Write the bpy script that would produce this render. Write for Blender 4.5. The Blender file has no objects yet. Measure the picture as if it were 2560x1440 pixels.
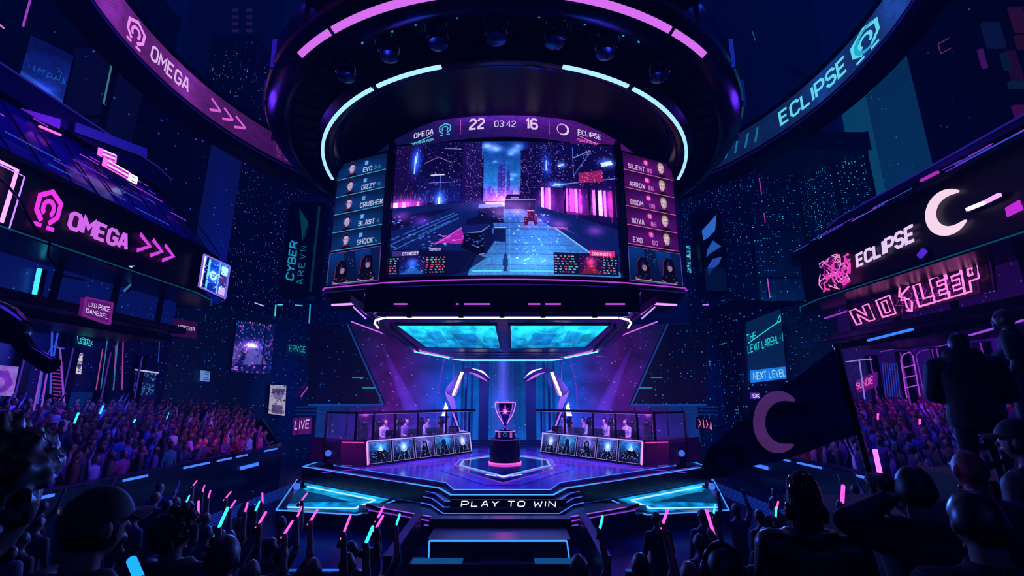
import bpy, bmesh, math, random
import numpy as np
from mathutils import Vector, Matrix, kdtree, noise as mnoise
random.seed(7); NR = np.random.RandomState(11)
SC = bpy.context.scene; COL = SC.collection
V = Vector; PI = math.pi
# ---------------------------------------------------------------- camera
F = 1147.0; PITCH = math.radians(13.7); CP, SP = math.cos(PITCH), math.sin(PITCH)
CAM = V((0.28, 0, 3.6))
def ray(px, py):
    dx, dy = (px-1280)/F, (720-py)/F
    return V((dx, CP-dy*SP, SP+dy*CP))
def PY(px, py, y): d = ray(px, py); return CAM+d*((y-CAM.y)/d.y)
def PX(px, py, x): d = ray(px, py); return CAM+d*((x-CAM.x)/d.x)
def PZ(px, py, z): d = ray(px, py); return CAM+d*((z-CAM.z)/d.z)
def to_px(p): d = p-CAM; k = d.y*CP+d.z*SP; return 1280+F*d.x/k, 720-F*(-d.y*SP+d.z*CP)/k
def solve_px(fn, px, lo, hi, n=600): return min((abs(to_px(fn(lo+(hi-lo)*i/n))[0]-px), lo+(hi-lo)*i/n) for i in range(n+1))[1]
cd = bpy.data.cameras.new('camera'); cam = bpy.data.objects.new('camera', cd); COL.objects.link(cam)
cam.location = CAM; cam.rotation_euler = (PI/2+PITCH, 0, 0)
cd.sensor_width = 36; cd.lens = 36*F/2560; cd.clip_start = .05; cd.clip_end = 400
SC.camera = cam
SC.view_settings.view_transform = 'Standard'
SC.cycles.max_bounces = 5; SC.cycles.diffuse_bounces = 2; SC.cycles.glossy_bounces = 3
SC.cycles.transmission_bounces = 4; SC.cycles.transparent_max_bounces = 12; SC.cycles.volume_bounces = 0
SC.cycles.sample_clamp_indirect = 3; SC.cycles.use_adaptive_sampling = True; SC.cycles.adaptive_threshold = .04; SC.cycles.adaptive_min_samples = 12; SC.cycles.caustics_reflective = False; SC.cycles.caustics_refractive = False

# ---------------------------------------------------------------- colours and materials
def s2l(c): return c/12.92 if c <= .04045 else ((c+.055)/1.055)**2.4
def hx(h):
    h = h.lstrip('#'); return tuple(s2l(int(h[i:i+2], 16)/255) for i in (0, 2, 4))
def hs(h):
    h = h.lstrip('#'); return np.array([int(h[i:i+2], 16)/255 for i in (0, 2, 4)])
_mats = {}
def M(name, col='101018', rough=.5, metal=0.0, em=None, es=1.0, spec=None, noise=None):
    if name in _mats: return _mats[name]
    m = bpy.data.materials.new(name); m.use_nodes = True; nt = m.node_tree; b = nt.nodes['Principled BSDF']
    c = hx(col); b.inputs['Base Color'].default_value = (*c, 1); b.inputs['Roughness'].default_value = rough; b.inputs['Metallic'].default_value = metal
    if spec is not None: b.inputs['Specular IOR Level'].default_value = spec
    if em: b.inputs['Emission Color'].default_value = (*hx(em), 1); b.inputs['Emission Strength'].default_value = es
    if noise:                                       # (scale, second colour, roughness spread)
        tc = nt.nodes.new('ShaderNodeTexCoord'); n = nt.nodes.new('ShaderNodeTexNoise'); n.inputs['Scale'].default_value = noise[0]; n.inputs['Detail'].default_value = 5
        nt.links.new(tc.outputs['Object'], n.inputs['Vector'])
        r = nt.nodes.new('ShaderNodeValToRGB'); r.color_ramp.elements[0].position = .38; r.color_ramp.elements[1].position = .64
        r.color_ramp.elements[0].color = (*c, 1); r.color_ramp.elements[1].color = (*hx(noise[1]), 1)
        nt.links.new(n.outputs['Fac'], r.inputs['Fac']); nt.links.new(r.outputs['Color'], b.inputs['Base Color'])
        if len(noise) > 2:
            mr = nt.nodes.new('ShaderNodeMapRange'); mr.inputs['To Min'].default_value = max(.04, rough-noise[2]); mr.inputs['To Max'].default_value = rough+noise[2]
            nt.links.new(n.outputs['Fac'], mr.inputs['Value']); nt.links.new(mr.outputs['Result'], b.inputs['Roughness'])
    _mats[name] = m; return m
def E(name, em, es=1.0, light=True):
    if name in _mats: return _mats[name]
    m = bpy.data.materials.new(name); m.use_nodes = True; nt = m.node_tree; nt.nodes.clear()
    e = nt.nodes.new('ShaderNodeEmission'); o = nt.nodes.new('ShaderNodeOutputMaterial')
    e.inputs['Color'].default_value = (*hx(em), 1); e.inputs['Strength'].default_value = es
    nt.links.new(e.outputs[0], o.inputs[0])
    if not light: m.cycles.emission_sampling = 'NONE'
    _mats[name] = m; return m
def picmat(name, es, light=False):
    m = bpy.data.materials.new(name); m.use_nodes = True; nt = m.node_tree; nt.nodes.clear()
    a = nt.nodes.new('ShaderNodeVertexColor'); a.layer_name = 'Col'
    e = nt.nodes.new('ShaderNodeEmission'); o = nt.nodes.new('ShaderNodeOutputMaterial'); e.inputs['Strength'].default_value = es
    nt.links.new(a.outputs['Color'], e.inputs['Color']); nt.links.new(e.outputs[0], o.inputs[0])
    if not light: m.cycles.emission_sampling = 'NONE'
    return m
def node(nt, t, **kw):
    n = nt.nodes.new(t)
    for k, v in kw.items(): setattr(n, k, v)
    return n
def math_(nt, op, a, b=None, c=None):
    n = nt.nodes.new('ShaderNodeMath'); n.operation = op
    for i, x in enumerate((a, b, c)):
        if x is None: continue
        if isinstance(x, (int, float)): n.inputs[i].default_value = x
        else: nt.links.new(x, n.inputs[i])
    return n.outputs[0]
def facade(name, base='05060c', w=.4, h=.34, thr=.86, c1='2ad0ff', c2='3a4cff', es=1.0, glow=None, ges=0.0, clus=.12, seed=0, rough=.4, fillx=.34, filly=.36, stripe=True):
    """windows of a tower as lit cells, in metres along the wall and up it; clustered by a large noise"""
    if name in _mats: return _mats[name]
    m = bpy.data.materials.new(name); m.use_nodes = True; nt = m.node_tree; L = nt.links; b = nt.nodes['Principled BSDF']
    b.inputs['Roughness'].default_value = rough; b.inputs['Metallic'].default_value = .2
    g = nt.nodes.new('ShaderNodeNewGeometry'); s = nt.nodes.new('ShaderNodeSeparateXYZ'); L.new(g.outputs['Position'], s.inputs[0])
    u = math_(nt, 'MULTIPLY', math_(nt, 'ADD', s.outputs[0], math_(nt, 'MULTIPLY', s.outputs[1], 1.0)), 1/w); v = math_(nt, 'MULTIPLY', s.outputs[2], 1/h)
    cb = nt.nodes.new('ShaderNodeCombineXYZ'); L.new(math_(nt, 'FLOOR', u), cb.inputs[0]); L.new(math_(nt, 'FLOOR', v), cb.inputs[1]); cb.inputs[2].default_value = seed*7.31
    wn = nt.nodes.new('ShaderNodeTexWhiteNoise'); wn.noise_dimensions = '3D'; L.new(cb.outputs[0], wn.inputs['Vector'])
    col = nt.nodes.new('ShaderNodeCombineXYZ'); L.new(math_(nt, 'FLOOR', u), col.inputs[0]); col.inputs[1].default_value = seed+3.3
    wc = nt.nodes.new('ShaderNodeTexWhiteNoise'); wc.noise_dimensions = '2D'; L.new(col.outputs[0], wc.inputs['Vector'])
    nz = nt.nodes.new('ShaderNodeTexNoise'); nz.inputs['Scale'].default_value = clus; nz.inputs['Detail'].default_value = 2; L.new(g.outputs['Position'], nz.inputs['Vector'])
    lim = math_(nt, 'SUBTRACT', thr+.28, math_(nt, 'MULTIPLY', nz.outputs['Fac'], .55))
    if stripe: lim = math_(nt, 'ADD', lim, math_(nt, 'MULTIPLY', math_(nt, 'SUBTRACT', wc.outputs['Value'], .7), .12))
    on = math_(nt, 'GREATER_THAN', wn.outputs['Value'], lim)
    fx = math_(nt, 'LESS_THAN', math_(nt, 'FRACT', u), fillx); fy = math_(nt, 'LESS_THAN', math_(nt, 'FRACT', v), filly)
    msk = math_(nt, 'MULTIPLY', on, math_(nt, 'MULTIPLY', fx, fy))
    sc = nt.nodes.new('ShaderNodeSeparateColor'); L.new(wn.outputs['Color'], sc.inputs[0])
    mx = nt.nodes.new('ShaderNodeMixRGB'); mx.inputs[1].default_value = (*hx(c1), 1); mx.inputs[2].default_value = (*hx(c2), 1); L.new(sc.outputs[1], mx.inputs[0])
    st = math_(nt, 'MULTIPLY', msk, math_(nt, 'MULTIPLY', math_(nt, 'POWER', sc.outputs[2], 2.5), es))
    vs_ = nt.nodes.new('ShaderNodeVectorMath'); vs_.operation = 'SCALE'; L.new(mx.outputs[0], vs_.inputs[0]); L.new(st, vs_.inputs['Scale'])
    va_ = nt.nodes.new('ShaderNodeVectorMath'); va_.operation = 'ADD'; L.new(vs_.outputs[0], va_.inputs[0]); va_.inputs[1].default_value = [ges*x for x in hx(glow or '000000')]  # even emission over the whole wall stands in for ambient light and haze
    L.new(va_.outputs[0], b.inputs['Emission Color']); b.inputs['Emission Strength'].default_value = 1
    # wall panels: slightly different dark tones in tall bays
    br = nt.nodes.new('ShaderNodeTexNoise'); br.inputs['Scale'].default_value = .6; br.inputs['Detail'].default_value = 3
    mp = nt.nodes.new('ShaderNodeMapping'); mp.inputs['Scale'].default_value = (1, 1, .12); L.new(g.outputs['Position'], mp.inputs[0]); L.new(mp.outputs[0], br.inputs['Vector'])
    rp = nt.nodes.new('ShaderNodeValToRGB'); bc = hx(base); rp.color_ramp.elements[0].position = .35; rp.color_ramp.elements[1].position = .7
    rp.color_ramp.elements[0].color = (*[x*.55 for x in bc], 1); rp.color_ramp.elements[1].color = (*[x*1.9 for x in bc], 1)
    L.new(br.outputs['Fac'], rp.inputs[0]); L.new(rp.outputs[0], b.inputs['Base Color'])
    m.cycles.emission_sampling = 'NONE'
    _mats[name] = m; return m

# ---------------------------------------------------------------- mesh builder
class MB:
    def __init__(s): s.v = []; s.f = []; s.m = []
    def add(s, vs, fs, m=0):
        n = len(s.v); s.v += [tuple(p) for p in vs]; s.f += [tuple(n+i for i in f) for f in fs]; s.m += [m]*len(fs); return s
    def box(s, c, d, rz=0, m=0, rx=0, ry=0):
        q = [V((x*d[0]/2, y*d[1]/2, z*d[2]/2)) for x in (-1, 1) for y in (-1, 1) for z in (-1, 1)]
        R = Matrix.Rotation(rz, 3, 'Z') @ Matrix.Rotation(ry, 3, 'Y') @ Matrix.Rotation(rx, 3, 'X'); c = V(c)
        return s.add([c+R@p for p in q], [(0, 1, 3, 2), (4, 6, 7, 5), (0, 4, 5, 1), (2, 3, 7, 6), (0, 2, 6, 4), (1, 5, 7, 3)], m)
    def b(s, x0, x1, y0, y1, z0, z1, m=0): return s.box(((x0+x1)/2, (y0+y1)/2, (z0+z1)/2), (abs(x1-x0), abs(y1-y0), abs(z1-z0)), 0, m)
    def hexa(s, lo, hi, m=0):                       # two quads, lower and upper, same winding
        n = len(lo); fs = [tuple(range(n-1, -1, -1)), tuple(range(n, 2*n))]+[(i, (i+1) % n, n+(i+1) % n, n+i) for i in range(n)]
        return s.add(list(lo)+list(hi), fs, m)
    def prism(s, poly, z0, z1, m=0): return s.hexa([(x, y, z0) for x, y in poly], [(x, y, z1) for x, y in poly], m)
    def slab(s, pts, n, t, m=0):                    # a flat polygon given thickness t against normal n
        n = V(n).normalized()*t; return s.hexa([V(p)-n for p in pts], [V(p) for p in pts], m)
    def bar(s, p, q, w, h=None, up=(0, 0, 1), m=0):
        p, q = V(p), V(q); h = h or w; d = (q-p).normalized(); up = V(up)
        if abs(d.dot(up)) > .98: up = V((1, 0, 0)) if abs(d.x) < .9 else V((0, 1, 0))
        a = d.cross(up).normalized(); c = a.cross(d)
        o = [a*w/2*i+c*h/2*j for i, j in ((-1, -1), (1, -1), (1, 1), (-1, 1))]
        return s.hexa([p+x for x in o], [q+x for x in o], m)
    def path(s, pts, w, h=None, closed=False, up=(0, 0, 1), m=0):
        n = len(pts)
        for i in range(n if closed else n-1): s.bar(pts[i], pts[(i+1) % n], w, h, up, m)
        return s
    def tube(s, pts, r, n=8, closed=False, m=0):
        pts = [V(p) for p in pts]; k = len(pts); rs = r if isinstance(r, (list, tuple)) else [r]*k; vs = []; ref = V((.13, .31, .94))
        for i, p in enumerate(pts):
            a = pts[i-1] if i or closed else p; c = pts[(i+1) % k] if i < k-1 or closed else p
            d = (c-a).normalized(); x = d.cross(ref)
            if x.length < .1: x = d.cross(V((1, .1, 0)))
            x.normalize(); y = d.cross(x)
            vs += [p+(x*math.cos(t)+y*math.sin(t))*rs[i] for t in (2*PI*j/n for j in range(n))]
        fs = [(i*n+j, i*n+(j+1) % n, ((i+1) % k)*n+(j+1) % n, ((i+1) % k)*n+j) for i in range(k if closed else k-1) for j in range(n)]
        if not closed: fs += [tuple(range(n-1, -1, -1)), tuple((k-1)*n+j for j in range(n))]
        return s.add(vs, fs, m)
    def lathe(s, prof, c=(0, 0, 0), n=24, m=0, R=None):
        c = V(c); vs = [V((r*math.cos(2*PI*j/n), r*math.sin(2*PI*j/n), z)) for r, z in prof for j in range(n)]
        if R is not None: vs = [R@p for p in vs]
        k = len(prof); fs = [(i*n+j, i*n+(j+1) % n, (i+1)*n+(j+1) % n, (i+1)*n+j) for i in range(k-1) for j in range(n)]
        fs += [tuple(range(n-1, -1, -1)), tuple((k-1)*n+j for j in range(n))]
        return s.add([c+p for p in vs], fs, m)
    def sweep(s, prof, c, a0=0, a1=2*PI, n=64, m=0):  # closed profile (r,z) swept round the z axis; angle from +y towards +x
        full = abs(a1-a0) >= 2*PI-1e-6; k = len(prof); N = n if full else n+1; vs = []
        for i in range(N):
            a = a0+(a1-a0)*i/n; vs += [(c[0]+r*math.sin(a), c[1]+r*math.cos(a), c[2]+z) for r, z in prof]
        fs = [(i*k+j, i*k+(j+1) % k, ((i+1) % N)*k+(j+1) % k, ((i+1) % N)*k+j) for i in range(N if full else n) for j in range(k)]
        if not full: fs += [tuple(range(k)), tuple(n*k+j for j in range(k-1, -1, -1))]
        return s.add(vs, fs, m)
    def ball(s, c, r, nu=16, nv=10, m=0, R=None):
        r = (r, r, r) if isinstance(r, (int, float)) else r; c = V(c)
        vs = [V((0, 0, r[2]))]+[V((r[0]*math.sin(PI*i/nv)*math.cos(2*PI*j/nu), r[1]*math.sin(PI*i/nv)*math.sin(2*PI*j/nu), r[2]*math.cos(PI*i/nv))) for i in range(1, nv) for j in range(nu)]+[V((0, 0, -r[2]))]
        if R is not None: vs = [R@p for p in vs]
        fs = [(0, 1+j, 1+(j+1) % nu) for j in range(nu)]+[(1+(i-1)*nu+j, 1+i*nu+j, 1+i*nu+(j+1) % nu, 1+(i-1)*nu+(j+1) % nu) for i in range(1, nv-1) for j in range(nu)]
        L = len(vs)-1; fs += [(1+(nv-2)*nu+j, L, 1+(nv-2)*nu+(j+1) % nu) for j in range(nu)]
        return s.add([c+p for p in vs], fs, m)
    def capsule(s, p, q, r0, r1, n=10, m=0):
        p, q = V(p), V(q); d = q-p; L = d.length; d = d.normalized() if L > 1e-6 else V((0, 0, 1))
        pts, rs = [], []
        for t in (-.98, -.8, -.45): pts.append(p+d*r0*t); rs.append(r0*math.sqrt(1-t*t))
        pts += [p, q]; rs += [r0, r1]
        for t in (.45, .8, .98): pts.append(q+d*r1*t); rs.append(r1*math.sqrt(1-t*t))
        return s.tube(pts, rs, n, m=m)
    def loft(s, rings, n=20, m=0):                   # rings: (centre, rx, ry) horizontal ellipses from bottom to top
        vs = [V(c)+V((rx*math.cos(2*PI*j/n), ry*math.sin(2*PI*j/n), 0)) for c, rx, ry in rings for j in range(n)]; k = len(rings)
        fs = [(i*n+j, i*n+(j+1) % n, (i+1)*n+(j+1) % n, (i+1)*n+j) for i in range(k-1) for j in range(n)]+[tuple(range(n-1, -1, -1)), tuple((k-1)*n+j for j in range(n))]
        return s.add(vs, fs, m)
    def strip(s, polys, fn, m=0, t=0):               # 2D polygons put through fn(a,b[,depth])
        for p in polys:
            if t: s.hexa([fn(a, b_, 0) for a, b_ in p], [fn(a, b_, t) for a, b_ in p], m)
            else: s.add([fn(a, b_, 0) for a, b_ in p], [tuple(range(len(p)))], m)
        return s
    def mesh(s, name, mats, smooth=False):
        me = bpy.data.meshes.new(name); me.from_pydata(s.v, [], s.f); me.update()
        for x in (mats if isinstance(mats, (list, tuple)) else [mats]): me.materials.append(x)
        if any(s.m): me.polygons.foreach_set('material_index', s.m)
        bm = bmesh.new(); bm.from_mesh(me); bmesh.ops.recalc_face_normals(bm, faces=bm.faces); bm.to_mesh(me); bm.free()
        if smooth:
            me.polygons.foreach_set('use_smooth', [True]*len(me.polygons))
            try: me.set_sharp_from_angle(angle=math.radians(40))
            except Exception: pass
        return me
    def build(s, name, mats, parent=None, smooth=False, bevel=0):
        o = bpy.data.objects.new(name, s.mesh(name, mats, smooth)); COL.objects.link(o)
        if bevel:
            bv = o.modifiers.new('edge', 'BEVEL'); bv.width = bevel; bv.segments = 2; bv.limit_method = 'ANGLE'
        if parent is not None: adopt(o, parent)
        return o
def adopt(o, parent):
    o.parent = parent; o.matrix_parent_inverse = world_of(parent).inverted(); return o
def world_of(p): return p.matrix_basis.copy() if p.parent is None else world_of(p.parent) @ p.matrix_parent_inverse @ p.matrix_basis
def tag(o, label=None, cat=None, group=None, kind=None):
    for k, v in (('label', label), ('category', cat), ('group', group), ('kind', kind)):
        if v: o[k] = v
    return o
def thing(name, label, cat, loc=(0, 0, 0), group=None, kind=None):
    o = bpy.data.objects.new(name, None); COL.objects.link(o); o.location = loc; o.empty_display_size = .2
    return tag(o, label, cat, group, kind)
KIDS = {}
def kids(o): return [c for c in bpy.data.objects if c.parent == o]
def dup(root, loc, rotz=0, label=None, group=None, scale=None, mats=None):
    def cp(o, par):
        c = o.copy(); COL.objects.link(c)
        if par is not None: c.parent = par
        for ch in o.children: cp(ch, c)
        return c
    r = cp(root, None); r.location = loc; r.rotation_euler = (0, 0, rotz)
    if scale: r.scale = (scale,)*3 if isinstance(scale, (int, float)) else scale
    if label: r['label'] = label
    if group: r['group'] = group
    return r
class Frame:
    """a plane: origin, along, up and outward"""
    def __init__(s, o, u, v, n=None):
        s.o, s.u, s.v = V(o), V(u).normalized(), V(v).normalized(); s.n = V(n).normalized() if n is not None else s.u.cross(s.v).normalized()
    def __call__(s, a, b, c=0): return s.o+s.u*a+s.v*b+s.n*c

# ---------------------------------------------------------------- stroke lettering
GL = {
'A': [[(0, 0), (1.55, 6), (2.45, 6), (4, 0)], [(.65, 1.9), (3.35, 1.9)]], 'B': [[(0, 0), (0, 6), (3, 6), (3.8, 5.2), (3.8, 3.9), (3, 3.1), (0, 3.1)], [(3, 3.1), (4, 2.2), (4, .9), (3, 0), (0, 0)]],
'C': [[(4, 4.6), (4, 5), (3, 6), (1, 6), (0, 5), (0, 1), (1, 0), (3, 0), (4, 1), (4, 1.4)]], 'D': [[(0, 0), (0, 6), (2.8, 6), (4, 4.8), (4, 1.2), (2.8, 0), (0, 0)]],
'E': [[(3.8, 6), (0, 6), (0, 0), (3.8, 0)], [(0, 3), (3.3, 3)]], 'F': [[(3.8, 6), (0, 6), (0, 0)], [(0, 3), (3.2, 3)]],
'G': [[(4, 4.6), (4, 5), (3, 6), (1, 6), (0, 5), (0, 1), (1, 0), (3, 0), (4, 1), (4, 2.8), (2.2, 2.8)]], 'H': [[(0, 0), (0, 6)], [(4, 0), (4, 6)], [(0, 3), (4, 3)]],
'I': [[(0, 0), (0, 6)]], 'K': [[(0, 0), (0, 6)], [(4, 6), (.4, 3), (4, 0)]], 'L': [[(0, 6), (0, 0), (3.6, 0)]], 'M': [[(0, 0), (0, 6), (2.2, 2.6), (4.4, 6), (4.4, 0)]],
'N': [[(0, 0), (0, 6), (4, 0), (4, 6)]], 'O': [[(1, 0), (3, 0), (4, 1), (4, 5), (3, 6), (1, 6), (0, 5), (0, 1), (1, 0)]], 'P': [[(0, 0), (0, 6), (3, 6), (4, 5), (4, 3.5), (3, 2.5), (0, 2.5)]],
'R': [[(0, 0), (0, 6), (3, 6), (4, 5), (4, 3.7), (3, 2.8), (0, 2.8)], [(2, 2.8), (4, 0)]], 'S': [[(4, 4.7), (4, 5), (3, 6), (1, 6), (0, 5), (0, 4), (1, 3), (3, 3), (4, 2), (4, 1), (3, 0), (1, 0), (0, 1), (0, 1.3)]],
'T': [[(0, 6), (4, 6)], [(2, 6), (2, 0)]], 'U': [[(0, 6), (0, 1), (1, 0), (3, 0), (4, 1), (4, 6)]], 'V': [[(0, 6), (2, 0), (4, 6)]], 'W': [[(0, 6), (.9, 0), (2.4, 4), (3.9, 0), (4.8, 6)]],
'X': [[(0, 0), (4, 6)], [(0, 6), (4, 0)]], 'Y': [[(0, 6), (2, 3), (4, 6)], [(2, 3), (2, 0)]], 'Z': [[(0, 6), (4, 6), (0, 0), (4, 0)]],
'0': [[(1, 0), (3, 0), (4, 1), (4, 5), (3, 6), (1, 6), (0, 5), (0, 1), (1, 0)]], '1': [[(.2, 4.8), (1.6, 6), (1.6, 0)]], '2': [[(0, 4.7), (0, 5), (1, 6), (3, 6), (4, 5), (4, 3.9), (0, .9), (0, 0), (4, 0)]],
'3': [[(0, 5), (1, 6), (3, 6), (4, 5), (4, 4), (3, 3.1), (1.5, 3.1)], [(3, 3.1), (4, 2), (4, 1), (3, 0), (1, 0), (0, 1)]], '4': [[(3, 0), (3, 6), (0, 2), (0, 1.6), (4, 1.6)]],
'5': [[(4, 6), (0, 6), (0, 3.4), (3, 3.4), (4, 2.5), (4, 1), (3, 0), (1, 0), (0, 1)]], '6': [[(4, 5), (3, 6), (1, 6), (0, 5), (0, 1), (1, 0), (3, 0), (4, 1), (4, 2.4), (3, 3.3), (0, 3.3)]],
'8': [[(1, 0), (3, 0), (4, 1), (4, 2.2), (3, 3.1), (1, 3.1), (0, 4), (0, 5), (1, 6), (3, 6), (4, 5), (4, 4), (3, 3.1), (1, 3.1), (0, 2.2), (0, 1), (1, 0)]], '9': [[(0, 1), (1, 0), (3, 0), (4, 1), (4, 5), (3, 6), (1, 6), (0, 5), (0, 3.6), (1, 2.7), (4, 2.7)]],
'>': [[(0, 6), (4, 3.4), (4, 2.6), (0, 0)]], ':': [[(.3, 1.2), (.3, 1.9)], [(.3, 3.9), (.3, 4.6)]], '/': [[(0, 0), (3, 6)]], '.': [[(0, 0), (0, .7)]], '-': [[(.4, 3), (2.8, 3)]], ' ': [],
'7': [[(0, 6), (4, 6), (1.4, 0)]], 'J': [[(3.4, 6), (3.4, 1), (2.4, 0), (1, 0), (0, 1)]], 'Q': [[(1, 0), (3, 0), (4, 1), (4, 5), (3, 6), (1, 6), (0, 5), (0, 1), (1, 0)], [(2.4, 1.8), (4.2, -.4)]],
}
ADV = {'I': 0, '1': 1.8, ':': .6, '.': .2, ' ': 1.6, 'M': 4.4, 'W': 4.8, '/': 3, '-': 3.2}
def ribbon2(pl, w):
    """quads of half width w/2 along a polyline with mitred joints"""
    n = len(pl); closed = pl[0] == pl[-1] and n > 2; P = [V(p) for p in pl]; L = []
    for i in range(n):
        a = P[i-1] if i else (P[-2] if closed else None); c = P[i+1] if i < n-1 else (P[1] if closed else None)
        d1 = (P[i]-a).normalized() if a is not None else None; d2 = (c-P[i]).normalized() if c is not None else None
        if d1 is None: nn, k = V((-d2.y, d2.x)), 1
        elif d2 is None: nn, k = V((-d1.y, d1.x)), 1
        else:
            n1, n2 = V((-d1.y, d1.x)), V((-d2.y, d2.x)); nn = n1+n2
            nn = nn.normalized() if nn.length > 1e-4 else n1; k = min(1/max(nn.dot(n1), .3), 1.9)
        L.append((P[i]+nn*k*w/2, P[i]-nn*k*w/2))
    return [[tuple(L[i][0]), tuple(L[i][1]), tuple(L[i+1][1]), tuple(L[i+1][0])] for i in range(n-1)]
def glyphs(s, h, wx=1.0, gap=1.6, slant=0.0):
    """(polylines, total width) of a text of height h"""
    k = h/6; x = 0; out = []
    for ch in s:
        for pl in GL.get(ch, []): out.append([((x+a*wx+b*slant)*k, b*k) for a, b in pl])
        x += ADV.get(ch, 4)*wx+gap
    return out, (x-gap)*k
def text2(s, h, th=.16, wx=1.0, gap=1.6, slant=0.0, x=0, y=0, fit=None):
    pls, w = glyphs(s, h, wx, gap, slant); kx = fit/w if fit else 1; q = []
    for pl in pls: q += ribbon2([(a*kx, b) for a, b in pl], h*th)
    return [[(a+x, b+y) for a, b in p] for p in q]
def ring2(cx, cy, r, w, a0=0, a1=2*PI, n=40, taper=False, rx=1.0):
    """ring segment as quads; with taper it thins to points as a crescent"""
    q = []
    for i in range(n):
        t0, t1 = i/n, (i+1)/n; A, B = a0+(a1-a0)*t0, a0+(a1-a0)*t1
        w0, w1 = (w*math.sin(PI*min(max(t0, .004), .996))**.45, w*math.sin(PI*min(max(t1, .004), .996))**.45) if taper else (w, w)
        q.append([(cx+rx*r*math.cos(A), cy+r*math.sin(A)), (cx+rx*r*math.cos(B), cy+r*math.sin(B)), (cx+rx*(r-w1)*math.cos(B), cy+(r-w1)*math.sin(B)), (cx+rx*(r-w0)*math.cos(A), cy+(r-w0)*math.sin(A))])
    return q
def omega2(cx, cy, h, th=.12):
    """hexagonal emblem with an arch inside and two feet"""
    k = h/6; q = ribbon2([(cx+a*k, cy+b*k) for a, b in [(-.9, -2), (-2.5, -.6), (-2.5, 1.7), (0, 3), (2.5, 1.7), (2.5, -.6), (.9, -2)]], h*th)
    q += ring2(cx, cy+.2*k, 1.55*k, h*th*.9, -.9, PI+.9, 24)
    for sx in (-1, 1): q += ribbon2([(cx+sx*.7*k, cy-2.75*k), (cx+sx*2.3*k, cy-2.75*k)], h*th*.8)
    return q

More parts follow.
